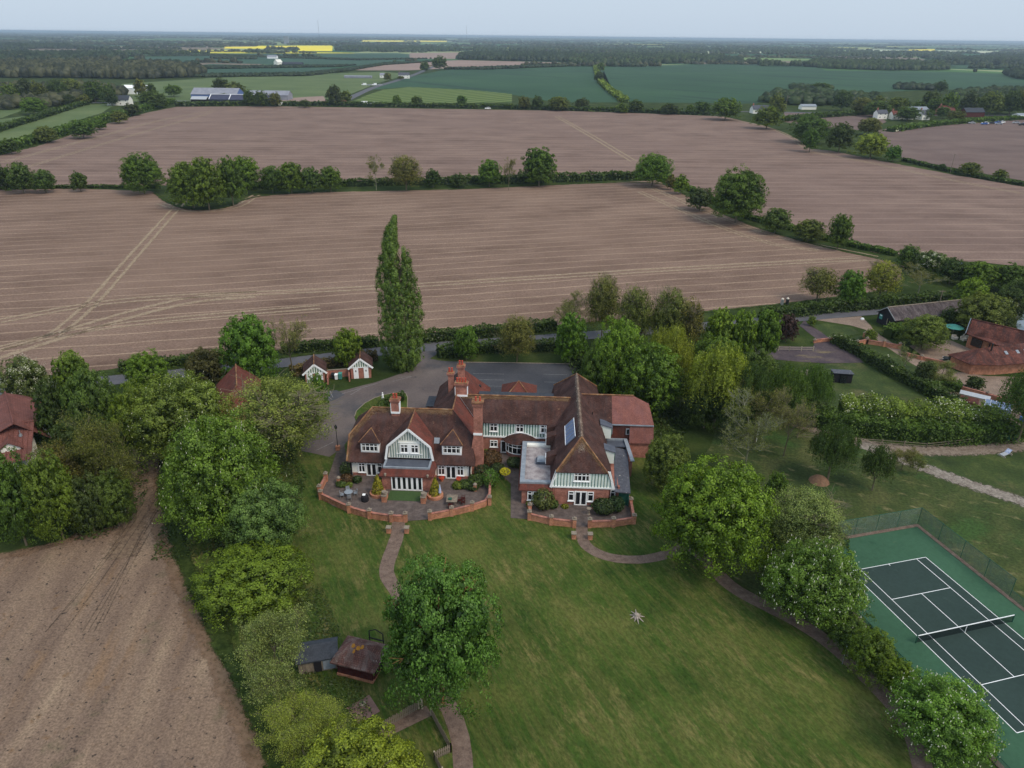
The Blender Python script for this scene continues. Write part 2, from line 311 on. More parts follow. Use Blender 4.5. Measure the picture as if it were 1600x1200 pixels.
P={
 'near_field':[(-228.03,308.2),(-185.61,307.91),(-146.61,303.29),(-130.97,280.13),(-117.13,268.45),(-106.47,271.19),(-104.89,295.11),(-84.38,304.21),(-27.76,313.78),(64.28,341.5),(69.63,317.39),(77.06,271.99),(85.48,245.93),(97.17,225.76),(108.14,214.52),(112.04,205.93),(106.07,193.4),(96.43,182.52),(79.96,176.31),(61.94,169.9),(45.21,164.77),(26.31,159.38),(8.42,153.89),(-13.95,148.16),(-28.34,143.33),(-44.84,139.7),(-59.69,133.66),(-75.29,129.19),(-85.8,125.94),(-100.77,121.31)],
 'middle_field':[(-229.91,310.96),(-289.46,398.41),(-266.15,393.35),(-267.75,429.95),(-284.41,525.02),(-294.99,625.15),(-294.06,678.23),(-218.5,694.45),(36.4,682.27),(106.65,667.06),(172.54,646.93),(186.55,572.28),(181.9,491.36),(173.87,455.3),(184.46,445.4),(200.08,399.19),(213.92,363.04),(231.5,332.89),(238.49,310.56),(160.09,199.01),(147.45,207.33),(131.54,212.03),(118.2,215.64),(110.72,220.35),(100.87,235.46),(89.0,257.28),(81.5,279.94),(75.12,317.72),(71.31,340.31),(64.52,351.59),(-1.01,335.77),(-67.59,325.37),(-136.31,316.66)],
 'east_field':[(261.86,559.17),(320.29,603.5),(433.39,665.43),(509.79,696.58),(245.51,320.55),(236.95,350.71),(225.64,384.51),(213.46,420.31),(229.85,480.04)],
 'pasture':[(-376.77,539.73),(-370.78,605.59),(-382.33,692.88),(-355.74,696.42),(-328.88,621.12),(-309.09,522.54),(-299.65,464.53),(-305.23,432.2)],
 'west_paddock':[(-426.13,599.12),(-423.71,667.85),(-415.5,681.83),(-378.34,570.37),(-385.1,538.86)],
 'striped_meadow':[(-156.6,759.77),(-157.88,845.23),(-154.3,929.03),(-131.01,981.06),(-49.32,935.38),(-3.62,878.99),(-3.07,765.66),(-64.13,749.81),(-125.12,748.93)],
 'crop_west':[(-174.16,914.44),(-158.28,1267.94),(-135.62,1466.1),(-7.34,1656.05),(191.92,1788.27),(131.65,1113.52),(101.64,780.01),(40.89,771.69),(-3.57,869.14),(-49.32,935.38),(-131.01,981.06)],
 'crop_east':[(199.36,1752.6),(571.55,2083.38),(803.76,2212.59),(647.79,1673.0),(904.23,1677.5),(1029.31,1541.08),(745.95,1108.9),(573.07,1052.48),(409.9,965.62),(309.08,897.46),(239.14,783.25),(114.6,781.79),(125.21,1000.98),(124.64,1194.85)],
 'airfield_west':[(-487.68,980.56),(-432.66,1130.07),(-355.1,1243.2),(-228.83,1388.95),(-173.64,1307.53),(-182.88,1052.93),(-177.4,823.68),(-188.36,771.0),(-265.82,767.92),(-359.9,716.75)],
 'bare_patch':[(-232.04,780.96),(-200.02,820.25),(-181.78,756.25),(-219.12,736.05)],
 'teal_a':[(-626.15,1445.82),(-626.16,1647.03),(-348.54,1525.01),(-308.02,1476.33),(-331.96,1269.9),(-484.93,1192.82)],
 'teal_b':[(-964.75,1998.35),(-874.98,2311.75),(-391.6,1999.95),(-234.95,2174.88),(-294.78,1795.97),(-338.31,1592.83),(-652.68,1717.88),(-744.55,1646.75)],
 'teal_c':[(-927.62,2452.37),(-415.25,2815.37),(-195.22,2321.35),(-411.87,2104.75),(-900.53,2380.01)],
 'brown_far':[(-319.45,1502.66),(-301.46,1837.18),(-142.85,2093.35),(133.5,1984.92),(109.43,1842.94),(-131.32,1555.27),(-192.39,1451.1),(-280.88,1427.73)],
 'brown_far_b':[(-373.43,2837.48),(-183.53,3052.22),(-157.47,2205.59),(-284.35,2155.3)],
 'rape_a':[(-1190.11,3293.15),(-1324.77,3684.97),(-1236.87,3848.48),(-1300.78,4089.21),(-1011.08,4470.56),(-685.18,3011.02),(-806.05,2989.5),(-898.06,3333.63),(-1075.15,3341.97)],
 'rape_b':[(-1347.26,7054.33),(-1651.2,8723.44),(-800.65,9401.9),(-651.57,7647.74)],
 'rape_c':[(2735.47,5638.15),(3162.91,6122.97),(2644.87,5099.67),(2362.5,4865.43)],
 'crop_far_e':[(1202.15,2239.78),(1817.18,2556.82),(1383.95,1940.4),(1043.63,1883.86)],
 'pale_far':[(887.97,3947.13),(1744.49,4652.29),(1440.78,3796.82),(744.64,3305.0)],
 'pale_far_b':[(2377.3,5529.77),(3157.15,5297.41),(2645.2,4433.71),(1977.84,4595.66)],
 'allotment':[(209.45,610.56),(236.55,688.28),(317.15,685.95),(295.41,619.7),(254.28,554.47),(222.51,567.51)],
 'lower_field':[(-71.29,71.17),(-62.67,72.29),(-59.01,74.1),(-54.83,76.78),(-51.69,78.74),(-51.93,83.67),(-55.92,91.73),(-61.05,101.04),(-58.44,101.1),(-52.85,91.8),(-47.97,82.25),(-43.96,75.39),(-39.58,68.79),(-35.37,62.98),(-30.17,55.68),(-25.44,49.47),(-21.93,44.11),(-16.89,33.47),(-52.18,33.1)],
 'lawn':[(-16.89,33.47),(-23.93,49.49),(-33.24,63.01),(-41.14,75.44),(-44.09,91.98),(-28.41,101.77),(-25.39,112.94),(11.18,113.83),(26.83,114.21),(25.15,89.98),(21.29,75.27),(25.02,70.68),(29.62,65.55),(34.18,60.18),(36.68,53.35),(37.88,46.81),(34.42,34.02)],
 'rough_grass':[(36.33,112.05),(47.87,107.32),(56.05,101.63),(61.16,97.47),(66.15,92.17),(73.38,85.79),(76.65,80.28),(44.2,34.12),(34.42,34.02),(36.68,53.35),(34.18,60.18),(29.04,66.07),(25.55,72.84),(26.08,90.0)],
 'east_lawn':[(60.44,100.14),(68.47,100.12),(79.54,100.95),(84.4,99.88),(79.75,84.69),(72.96,87.99),(66.72,93.23),(62.96,97.13)],
 'paddock':[(62.71,135.17),(69.98,135.7),(76.58,115.42),(81.51,108.54),(55.19,112.5),(51.08,119.86)],
 'verge_lawn':[(67.66,156.55),(71.51,158.32),(76.25,155.61),(76.92,152.08),(70.84,149.23),(68.73,149.16)],
 'strip_lawn':[(76.42,150.91),(79.33,147.99),(80.26,134.4),(84.07,125.03),(79.31,120.57),(76.3,128.82),(73.13,143.14),(71.94,148.51)],
 'barn_garden':[(90.75,152.89),(97.59,155.07),(100.14,152.4),(96.98,147.42),(93.48,147.31),(86.98,145.31)],
 'forecourt':[(-19.22,139.09),(-14.14,140.94),(-15.17,137.86),(-16.58,135.2),(-14.06,134.3),(-5.12,133.6),(12.63,133.47),(12.65,127.13),(11.69,109.15),(-6.31,107.61),(-25.25,106.5),(-26.46,99.81),(-27.84,97.06),(-32.68,98.69),(-34.68,110.35),(-33.83,118.23),(-25.62,123.83),(-19.77,129.2),(-18.31,133.55)],
 'carpark':[(-10.83,133.6),(-0.05,133.59),(12.49,133.3),(12.06,120.98),(11.51,113.84),(-5.5,113.42),(-6.19,123.79),(-10.2,126.52)],
 'dark_bay':[(-33.62,119.81),(-31.89,120.39),(-30.0,118.59),(-31.6,115.99),(-32.56,115.71)],
 'island':[(-26.59,110.08),(-26.68,112.19),(-25.79,115.13),(-24.46,117.18),(-22.97,118.51),(-20.83,119.61),(-19.18,119.39),(-18.59,117.58),(-17.34,107.35),(-25.25,106.5)],
 'terrace_west':[(-27.16,99.79),(-26.37,100.81),(-23.91,92.75),(-5.08,93.14),(-2.99,90.08),(-2.91,84.78),(-5.22,83.37),(-7.92,82.13),(-10.76,81.2),(-13.95,80.71),(-15.82,80.68),(-18.84,81.34),(-21.84,82.6),(-24.42,84.05),(-26.4,85.71),(-26.88,86.97),(-26.75,90.27),(-26.81,93.4)],
 'terrace_east':[(2.32,85.34),(16.05,85.61),(16.54,84.69),(16.43,80.85),(13.61,80.09),(10.45,79.89),(8.42,79.86),(5.39,80.36),(2.52,81.45)],
 'side_path':[(-1.89,99.76),(-0.19,99.79),(1.84,90.85),(2.13,84.72),(2.69,81.46),(0.03,81.7),(-0.02,90.14),(-1.65,92.86)],
 'tarmac_yard':[(64.87,156.46),(67.23,160.27),(67.36,156.54),(69.14,148.43),(70.66,142.03),(70.5,135.71),(62.45,135.17),(49.27,137.38),(51.19,143.91),(63.33,143.91),(65.78,148.33)],
 'barn_drive':[(70.08,160.37),(81.68,163.32),(80.71,152.97),(81.46,145.15),(83.66,136.08),(87.14,131.8),(91.64,129.82),(103.86,129.56),(94.89,115.87),(89.65,120.31),(85.29,125.06),(80.44,133.46),(78.84,145.08),(78.8,154.49),(76.76,156.84)],
 'courtyard':[(84.04,144.87),(89.85,148.31),(94.78,148.46),(96.71,142.78),(90.14,138.54),(86.21,134.56),(84.18,139.7)],
 'yard':[(79.79,126.04),(85.01,126.74),(87.99,119.49),(90.3,115.76),(84.47,106.43),(79.98,104.21),(78.86,115.48)],
 'playhouse_paving':[(-15.59,50.56),(-13.67,52.18),(-12.28,50.23),(-14.07,48.76)],
 'pond':[(126.26,175.93),(132.82,173.72),(117.18,149.87),(108.62,147.77)],
 'court_frame':[(41.5211,71.5511,0.2625)],
 'L_lane':[(-102.46,113.97),(-92.17,118.84),(-73.81,123.68),(-44.14,132.51),(-31.29,137.73),(-14.8,142.32),(9.53,147.38),(43.04,155.37),(66.94,161.97),(87.09,167.05),(110.49,173.44),(159.64,186.39)],
 'L_garden_path':[(-14.97,81.27),(-14.57,77.92),(-14.86,74.37),(-15.07,71.18),(-14.53,69.21),(-12.99,67.0),(-11.67,63.35),(-10.53,59.51),(-9.05,55.14),(-7.11,52.58),(-5.71,50.92),(-4.66,48.32),(-4.01,45.62),(-2.85,33.62)],
 'L_curved_path':[(9.5,80.72),(9.2,77.01),(10.25,74.94),(12.58,73.48),(16.11,73.17),(19.48,74.22),(21.91,75.92),(23.67,75.05)],
 'L_long_path':[(23.67,75.05),(25.01,71.27),(26.12,68.42),(28.91,65.64),(31.76,63.23),(34.18,60.18),(35.66,57.06),(36.86,53.75),(37.71,51.2),(37.88,46.81),(32.96,34.0)],
 'L_east_drive':[(47.72,110.0),(50.17,107.82),(54.85,103.64),(60.91,101.14),(68.79,100.72),(77.45,101.7),(87.35,104.37)],
 'L_chalk_drive':[(56.06,102.85),(61.16,97.47),(66.15,92.17),(72.26,86.86),(78.57,80.59)],
 'L_airfield_road':[(-165.02,758.59),(-169.68,852.98),(-173.32,973.52),(-168.6,1070.53),(-163.04,1226.36),(-166.78,1515.07),(-169.52,1837.52)],
 'L_main_road':[(-468.94,661.99),(-417.52,694.95),(-359.9,716.75),(-318.77,744.69),(-237.73,719.13),(-140.95,704.49),(-2.8,708.99),(112.29,704.03),(167.05,692.03),(229.76,693.49),(329.25,675.83),(396.8,677.9),(518.88,709.52)]}
TREES=[
('chestnut', -48.75, 95.32, 14.62, 7.71, 0.88, 'ch1', 'flowering horse chestnut, upper of the two big ones left of the house', None, 164),
('chestnut', -36.03, 77.26, 17.88, 7.49, 1.07, 'ch2', 'largest flowering horse chestnut, left of the house above the dirt track', None, 189),
('dense', -30.0, 73.82, 10.98, 5.17, 0.55, 'gg', 'soft grey-green tree below the large chestnut', None, 133),
('dense', -29.07, 65.48, 6.45, 6.78, 0.32, 'yg2', 'yellow-green maple beside the lower brown field', None, 188),
('leafy', -22.86, 52.56, 9.52, 3.44, 0.57, 'silv', 'silvery thin-leaved willow bush left of the wooden shed', None, 112),
('leafy', -18.85, 47.29, 4.21, 3.78, 0.25, 'yg3', 'loose yellow-green tree between silvery bush and bottom maple', None, 130),
('dense', -12.42, 40.04, 6.76, 6.14, 0.34, 'yg2b', 'bright yellow-green maple at the bottom edge of the garden', None, 236),
('ash', -6.37, 51.32, 17.98, 5.94, 1.44, 'pop', 'large dark green tree with orange twigs beside the garden path', None, 202),
('feather', -34.42, 96.49, 14.21, 8.17, 1.7, 'feath', 'pale olive feathery tree left of the forecourt', None, 172),
('dense', -47.62, 122.52, 14.58, 5.25, 0.73, 'br1', 'round deep green tree by the lane above the brown roofed hall', None, 91),
('bare', -41.4, 126.64, 12.03, 3.57, 2.17, 'twig', 'bare twiggy tree right of the deep green round tree', None, 60),
('dense', -54.7, 119.05, 8.83, 3.75, 0.44, 'yew', 'dark brownish yew behind the big chestnuts', None, 66),
('dense', -65.02, 118.96, 8.1, 3.81, 0.41, 'br2', 'small green tree beside the lane above the chestnuts', None, 67),
('dense', -55.2, 95.77, 13.46, 3.88, 0.67, 'yg2', 'yellow-green tree peeping out left of the upper chestnut', None, 82),
('blossom', -81.56, 111.23, 10.59, 3.97, 0.53, 'haw', 'white blossoming tree at far left above the red roofed house', None, 74),
('dense', -75.8, 114.87, 10.02, 3.31, 0.5, 'br2', 'bright green tree at far left near the lane', None, 60),
('dense', -63.33, 98.35, 14.76, 4.19, 0.74, 'md1', 'tall mid green tree left of the gap onto the lane', None, 87),
('dense', -69.17, 98.09, 12.83, 2.9, 0.64, 'dk1', 'dark tree between white blossom and the red roofed house', None, 60),
('dense', -57.06, 85.71, 13.8, 4.42, 0.69, 'dk2', 'dull green tree in the middle of the left grove', None, 102),
('leafy', -53.09, 82.85, 15.01, 3.49, 0.9, 'brn', 'brownish green tree overhanging the dirt track', None, 83),
('feather', -58.45, 80.52, 12.44, 3.31, 1.49, 'brn2', 'brown tinged thin tree in front of the red roofed house', None, 80),
('dense', -60.92, 74.82, 13.87, 3.59, 0.69, 'md2', 'dense green tree at the left picture edge by the lower field', None, 92),
('dense', -56.78, 75.89, 13.33, 3.32, 0.67, 'br3', 'brighter green tree second from the left edge by the lower field', None, 84),
('dense', -53.7, 77.58, 9.11, 2.84, 0.46, 'dk2', 'dark bush with greyish sprays by the lower field', None, 70),
('dense', -51.3, 79.02, 8.72, 2.8, 0.44, 'md1', 'green bush at the mouth of the dirt track', None, 68),
('dense', -32.43, 109.79, 8.76, 2.02, 0.44, 'br1', 'small bright green tree in front of the left garage', None, 38),
('dense', -31.58, 130.1, 8.86, 3.0, 0.44, 'yg2', 'small yellow-green tree behind the garages', None, 49),
('poplar', -21.03, 130.35, 28.73, 4.42, 0.57, 'pop2', 'very tall columnar poplar standing behind the manor forecourt', None, 75),
('dense', -9.17, 134.59, 7.69, 2.78, 0.38, 'br1', 'small bright green tree standing in the hedge right of the poplar', None, 44),
('feather', 0.89, 134.09, 10.43, 4.0, 1.25, 'brn3', 'thin brownish tree on the verge above the car park', None, 64),
('feather', 19.15, 147.68, 14.82, 4.24, 1.78, 'brn3', 'tall brown-green tree above the wood behind the car park', None, 63),
('bare', 13.64, 148.26, 10.02, 4.56, 1.8, 'brn3', 'sparse tree left of the tall brown-green one', None, 67),
('feather', 24.22, 137.57, 15.97, 4.13, 1.92, 'brn', 'brownish budding tree in the middle of the lane wood', None, 65),
('feather', 31.26, 138.09, 15.21, 4.46, 1.83, 'ol', 'olive thin-leaved tree in the lane wood', None, 70),
('feather', 34.7, 136.95, 13.43, 3.81, 1.61, 'brn2', 'rusty brown tree right in the lane wood', None, 60),
('dense', 11.44, 133.84, 11.23, 3.44, 0.56, 'br1', 'green tree at the corner where hedge meets the wood', None, 55),
('dense', 18.54, 116.74, 16.53, 4.81, 0.83, 'yg4', 'fresh green tree at the top of the wood behind the annexe', None, 87),
('willow', 27.35, 118.25, 14.89, 5.04, 0.89, 'yg5', 'bright weeping willow in the middle of the wood', None, 90),
('dense', 23.2, 112.93, 13.26, 6.14, 0.66, 'br3', 'big mid green tree standing right behind the annexe', None, 114),
('dense', 15.18, 116.96, 11.81, 3.51, 0.59, 'md1', 'dark green tree beside the sloping car park hedge', None, 63),
('willow', 33.66, 107.9, 15.44, 6.19, 0.93, 'yg5', 'tall yellow-green willow with bare stem right of the annexe', None, 120),
('bare', 34.78, 94.0, 13.1, 3.9, 2.36, 'oltw', 'bare olive tree in the grass, left one of the pair', None, 84),
('bare', 42.3, 98.8, 12.23, 3.05, 2.2, 'twig', 'bare grey tree in the grass, right one of the pair', None, 63),
('birch', 39.13, 102.9, 11.13, 4.11, 3.34, 'oltw', 'slender birch with a leaning white trunk', None, 82),
('dense', 41.03, 136.21, 11.67, 3.42, 0.58, 'yg4', 'left tree of the bright green screen along the lane', None, 54),
('dense', 45.54, 135.61, 11.69, 3.03, 0.58, 'yg4', 'middle tree of the bright green screen along the lane', None, 48),
('dense', 50.24, 135.71, 11.72, 2.91, 0.59, 'br3', 'right tree of the bright green screen along the lane', None, 46),
('dense', 58.42, 146.54, 6.59, 2.51, 0.33, 'pur', 'small dark purple leaved tree at the yard entrance', None, 37),
('willow', 37.99, 104.52, 13.82, 4.06, 0.83, 'dk1', 'dark green weeping tree in the lower wood', None, 80),
('willow', 44.62, 107.52, 12.01, 4.06, 0.72, 'md1', 'mid green weeping tree left of the dark shelter', None, 78),
('willow', 50.46, 111.42, 10.39, 3.76, 0.62, 'md1', 'mid green weeping tree right above the hawthorn hedge', None, 70),
('dense', 24.51, 72.78, 15.11, 7.32, 0.76, 'oak', 'huge spreading green oak right of the manor', None, 192),
('dense', 21.98, 89.15, 9.04, 3.38, 0.45, 'ol2', 'olive green tree between the annexe and the huge oak', None, 75),
('dense', 36.76, 86.08, 5.34, 1.59, 0.27, 'br1', 'little dark green chestnut behind the huge oak', None, 36),
('feather', 35.45, 73.19, 10.88, 5.22, 1.31, 'feath2', 'pale feathery tree at the corner of the tennis court', None, 135),
('chestnut', 33.48, 63.8, 9.67, 5.58, 0.58, 'ch2', 'flowering horse chestnut at the left side of the tennis court', None, 159),
('chestnut', 39.34, 47.24, 7.15, 4.84, 0.43, 'ch2', 'flowering horse chestnut at the bottom right beside the court', None, 168),
('dense', 35.94, 59.07, 4.31, 2.23, 0.22, 'md1', 'dark green bush below the upper court chestnut', None, 66),
('dense', 36.36, 55.34, 6.16, 2.41, 0.31, 'br3', 'green bush in the court border, middle one', None, 75),
('dense', 38.21, 53.5, 4.15, 1.83, 0.21, 'yg2', 'yellow-green bush in the court border near the gate', None, 58),
('willow', 46.39, 91.7, 9.96, 3.82, 0.6, 'dk1', 'soft dark green young tree beside the gravel drive', None, 83),
('willow', 51.98, 89.46, 7.85, 2.49, 0.47, 'dk1', 'small weeping willow in front of the drive fork', None, 55),
('leafy', 58.91, 95.11, 3.81, 1.77, 0.23, 'pk', 'small blossoming shrub at the drive fork, left one', None, 37),
('leafy', 60.35, 93.65, 3.74, 1.14, 0.22, 'pk', 'thin blossoming sapling at the drive fork, right one', None, 24),
('willow', 81.57, 103.7, 14.06, 4.94, 0.84, 'md1', 'tall green willow cut by the right picture edge', None, 98),
('bare', 75.66, 129.91, 6.77, 1.66, 1.22, 'silv', 'small bare silver tree on the strip lawn', None, 27),
('dense', 77.46, 125.8, 5.19, 2.1, 0.26, 'dk2', 'dark shrub beside the barn drive', None, 35),
('leafy', 80.02, 125.42, 4.68, 2.39, 0.28, 'pk', 'pale flowering shrub beside the barn drive', None, 40),
('dense', 85.78, 123.54, 3.02, 1.78, 0.15, 'dk1', 'dark evergreen bush above the greenhouse', None, 30),
('dense', 36.26, 121.21, 12.06, 4.77, 0.6, 'br3', 'mid green tree filling the wood behind the yellow-green willow', None, 83),
('dense', 42.8, 117.18, 10.79, 3.92, 0.54, 'md1', 'dark green tree in the wood below the old tarmac yard', None, 70),
('dense', 47.27, 111.23, 7.68, 3.61, 0.38, 'md1', 'low dark tree at the left end of the hawthorn hedge', None, 67),
('dense', 31.99, 107.77, 8.89, 3.67, 0.44, 'dk1', 'shaded tree at the back of the grass beside the birch', None, 70),
('feather', 74.9, 173.23, 9.53, 4.68, 1.14, 'ol', 'thin olive tree, left of the group north of the lane', None, 60),
('dense', 81.12, 169.66, 9.76, 3.83, 0.49, 'br1', 'dark green round tree north of the lane', None, 50),
('feather', 90.81, 174.76, 10.73, 4.78, 1.29, 'yg5', 'pale green airy tree north of the lane', None, 61),
('bare', 103.07, 179.69, 8.67, 4.27, 1.56, 'brn3', 'sparse brown tree north of the black barn', None, 53),
('dense', 111.87, 203.85, 7.15, 3.34, 0.36, 'md1', 'dark bush at the field corner, left one', None, 37),
('blossom', 114.67, 197.87, 7.27, 3.87, 0.36, 'md1', 'bush with a white blossom patch at the field corner', None, 44),
('dense', 116.48, 189.79, 7.37, 3.9, 0.37, 'dk1', 'dark bush beside the blue sign', None, 46),
('dense', 120.64, 184.6, 7.96, 4.72, 0.4, 'br3', 'green tree right of the blue sign', None, 57),
('dense', 128.14, 183.44, 7.83, 5.1, 0.39, 'md1', 'green tree at right edge of the upper grove', None, 62),
('dense', 108.65, 167.15, 8.92, 4.09, 0.45, 'yg4', 'bright green tree behind the black barn', None, 54),
('dense', 102.89, 152.42, 10.04, 5.87, 0.5, 'ol2', 'olive green tree between barn and pantiled house', None, 84),
('blossom', 113.59, 160.38, 7.32, 3.08, 0.37, 'ol', 'tree with greyish white blossom by the pond', None, 42),
('dense', 115.73, 161.22, 10.47, 4.91, 0.52, 'dk2', 'dark tree above the pond at right edge', None, 67),
('feather', 105.66, 149.17, 5.82, 3.11, 0.7, 'dk2', 'grey-green bush in front of the pond', None, 45),
('dense', 85.95, 143.69, 7.71, 4.8, 0.39, 'ol2', 'spreading tree in front of the black barn', None, 72),
('dense', 97.92, 155.98, 5.17, 2.3, 0.26, 'dk1', 'dark green tree beside the far end of the barn', None, 32),
('dense', 67.46, 156.34, 2.64, 1.01, 0.13, 'yg2', 'small round clipped bush at the yard entrance', None, 14),
('dense', 76.61, 147.05, 3.18, 1.51, 0.16, 'yg2', 'yellow-green clipped bush at the drive corner', None, 22),
('dense', -205.4, 301.31, 10.74, 4.36, 0.54, 'dk1', 'dark bush cut by the left picture edge in the field hedgerow', 'trees in the hedge between the brown fields', 34),
('dense', -194.97, 296.07, 12.85, 5.55, 0.64, 'md1', 'first full bush from the left in the hedgerow between the brown fields', 'trees in the hedge between the brown fields', 44),
('dense', -186.82, 297.36, 9.81, 4.82, 0.49, 'md1', 'low double bush beside the first one in the hedgerow', 'trees in the hedge between the brown fields', 38),
('dense', -174.81, 300.95, 8.65, 3.72, 0.43, 'md1', 'small lone bush in the gap of the hedgerow', 'trees in the hedge between the brown fields', 29),
('dense', -147.82, 298.24, 16.4, 8.48, 0.82, 'oak2', 'large round tree left of the big clump in the hedgerow', 'trees in the hedge between the brown fields', 67),
('dense', -117.96, 272.7, 17.98, 8.96, 0.9, 'br3', 'left tree of the big clump that juts into the near field', 'trees in the hedge between the brown fields', 77),
('dense', -110.85, 268.86, 19.96, 6.88, 1.0, 'br3', 'front tree of the big clump that juts into the near field', 'trees in the hedge between the brown fields', 60),
('dense', -105.04, 277.19, 18.87, 5.55, 0.94, 'oak2', 'back right tree of the big clump in the hedgerow', 'trees in the hedge between the brown fields', 47),
('dense', -107.67, 300.57, 15.56, 6.76, 0.78, 'br3', 'pale green tree at the right end of the big clump', 'trees in the hedge between the brown fields', 53),
('dense', -97.68, 302.08, 11.54, 4.76, 0.58, 'md1', 'small bush just right of the big clump', 'trees in the hedge between the brown fields', 37),
('dense', -90.07, 302.3, 13.04, 6.43, 0.65, 'br3', 'bushy tree, second right of the clump', 'trees in the hedge between the brown fields', 50),
('dense', -82.05, 303.18, 11.03, 5.03, 0.55, 'md1', 'narrow bush, third right of the clump', 'trees in the hedge between the brown fields', 39),
('dense', -75.19, 306.39, 10.86, 5.21, 0.54, 'oak2', 'round dark bush ending the row right of the clump', 'trees in the hedge between the brown fields', 40),
('bare', -57.26, 310.68, 13.96, 4.22, 2.51, 'brn3', 'bare grey tree alone in the middle of the hedgerow', 'trees in the hedge between the brown fields', 32),
('feather', -44.79, 309.97, 15.15, 7.62, 1.82, 'ol', 'olive tree with a lopsided crown in the mid hedgerow', 'trees in the hedge between the brown fields', 58),
('dense', -34.47, 317.93, 8.24, 3.78, 0.41, 'dk1', 'low dark bush right of the lopsided olive tree', 'trees in the hedge between the brown fields', 28),
('dense', -10.67, 321.39, 12.14, 5.58, 0.61, 'br1', 'dark round tree left of the crooked oak in the hedgerow', 'trees in the hedge between the brown fields', 41),
('bare', -2.45, 313.76, 14.12, 3.06, 2.54, 'brn3', 'thin bare tree beside the dark round one', 'trees in the hedge between the brown fields', 23),
('dense', 10.71, 324.57, 17.13, 8.49, 0.86, 'oak2', 'crooked leaning oak standing in the hedgerow', 'trees in the hedge between the brown fields', 62),
('dome', 59.95, 326.21, 14.8, 8.68, 0.59, 'br3', 'smooth domed oak at the right end of the hedgerow', 'trees in the hedge between the brown fields', 63),
('dense', 68.93, 309.77, 8.61, 3.43, 0.43, 'yg2', 'small yellow-green bush right of the domed oak', 'trees in the hedge between the brown fields', 26),
('dense', 66.42, 318.33, 7.19, 2.44, 0.36, 'brn3', 'brownish bush tucked beside the domed oak', 'trees in the hedge between the brown fields', 18),
('oakspread', 77.83, 258.32, 19.81, 10.06, 0.79, 'oak2', 'wide dark oak with ragged crown right of the domed oak', 'trees in the hedge between the brown fields', 91),
('dense', 69.55, 277.84, 9.17, 5.49, 0.46, 'dk2', 'scrub below the wide ragged oak, on its left', 'trees in the hedge between the brown fields', 46),
('dense', 99.69, 223.23, 11.83, 3.9, 0.59, 'oak2', 'small upright tree standing alone at the thin right hedge', 'trees in the hedge between the brown fields', 40),
('dense', 86.77, 243.03, 9.05, 5.07, 0.45, 'md1', 'bush below right of the wide ragged oak', 'trees in the hedge between the brown fields', 48),
('dense', 94.41, 233.89, 7.33, 5.52, 0.37, 'ol2', 'low scrub left of the lone upright tree', 'trees in the hedge between the brown fields', 54),
('dense', -24.06, 319.37, 5.99, 4.08, 0.3, 'dk1', 'dark bush in the low middle stretch of the hedge', 'trees in the hedge between the brown fields', 30),
('dense', 168.96, 439.34, 14.21, 5.47, 0.71, 'oak2', 'lone dark tree in the corner of the middle field', None, 30),
('dense', 183.06, 479.17, 17.95, 12.65, 0.9, 'md1', 'broad tree behind the lone dark one', None, 64),
('dense', 185.93, 439.8, 17.41, 8.38, 0.87, 'dk2', 'dark tree in the middle of the right clump', None, 46),
('dense', 194.27, 417.28, 14.14, 9.72, 0.71, 'yg5', 'pale green round tree of the right clump', None, 56),
('dense', 200.94, 405.31, 9.17, 4.57, 0.46, 'br1', 'small dark green bush ending the right clump', None, 27),
('dense', 240.54, 526.14, 11.97, 8.66, 0.6, 'ol', 'bush above the pale green tree', None, 40),
('dense', 218.31, 363.87, 6.67, 5.52, 0.33, 'ol2', 'olive bush on the low right hedge', None, 36),
('dense', 226.32, 352.29, 5.36, 3.57, 0.27, 'ol2', 'small bush at right on the low hedge', None, 24),
('dense', 213.45, 378.92, 3.51, 2.23, 0.18, 'dk1', 'tiny bush on the low right hedge', None, 14),
('dense', 180.26, 556.51, 16.62, 10.95, 0.83, 'br3', 'round tree at the top corner of the middle field', None, 48),
('dense', 214.35, 641.94, 19.04, 7.84, 0.95, 'ol', 'olive tree above the field corner', None, 30),
('dense', 166.25, 617.28, 17.79, 12.59, 0.89, 'br3', 'broad roadside tree below the dark crop', None, 50),
('dense', 158.16, 661.54, 11.66, 7.56, 0.58, 'md1', 'smaller roadside tree left of the broad one', None, 28),
('dense', 103.69, 672.59, 11.3, 7.68, 0.57, 'md1', 'fifteenth small tree from the left in the hedge along the far road', 'far roadside trees', 28),
('dense', 90.98, 666.78, 8.54, 6.53, 0.43, 'br3', 'fourteenth small tree from the left in the hedge along the far road', 'far roadside trees', 24),
('dense', 58.66, 691.87, 10.49, 7.89, 0.52, 'dk2', 'thirteenth small tree from the left in the hedge along the far road', 'far roadside trees', 28),
('dense', 38.1, 682.18, 12.5, 10.28, 0.63, 'ol2', 'twelfth small tree from the left in the hedge along the far road', 'far roadside trees', 37),
('dense', 19.75, 691.95, 12.19, 5.64, 0.61, 'dk1', 'eleventh small tree from the left in the hedge along the far road', 'far roadside trees', 20),
('dense', 7.9, 690.53, 12.16, 6.19, 0.61, 'ol', 'tenth small tree from the left in the hedge along the far road', 'far roadside trees', 22),
('dense', -49.0, 717.12, 10.32, 5.25, 0.52, 'md2', 'ninth small tree from the left in the hedge along the far road', 'far roadside trees', 18),
('dense', -89.35, 712.8, 9.1, 6.39, 0.46, 'md1', 'eighth small tree from the left in the hedge along the far road', 'far roadside trees', 22),
('dense', -106.83, 709.56, 10.23, 4.62, 0.51, 'br3', 'seventh small tree from the left in the hedge along the far road', 'far roadside trees', 16),
('dense', -161.67, 703.59, 19.06, 8.0, 0.95, 'dk2', 'fifth small tree from the left in the hedge along the far road', 'far roadside trees', 28),
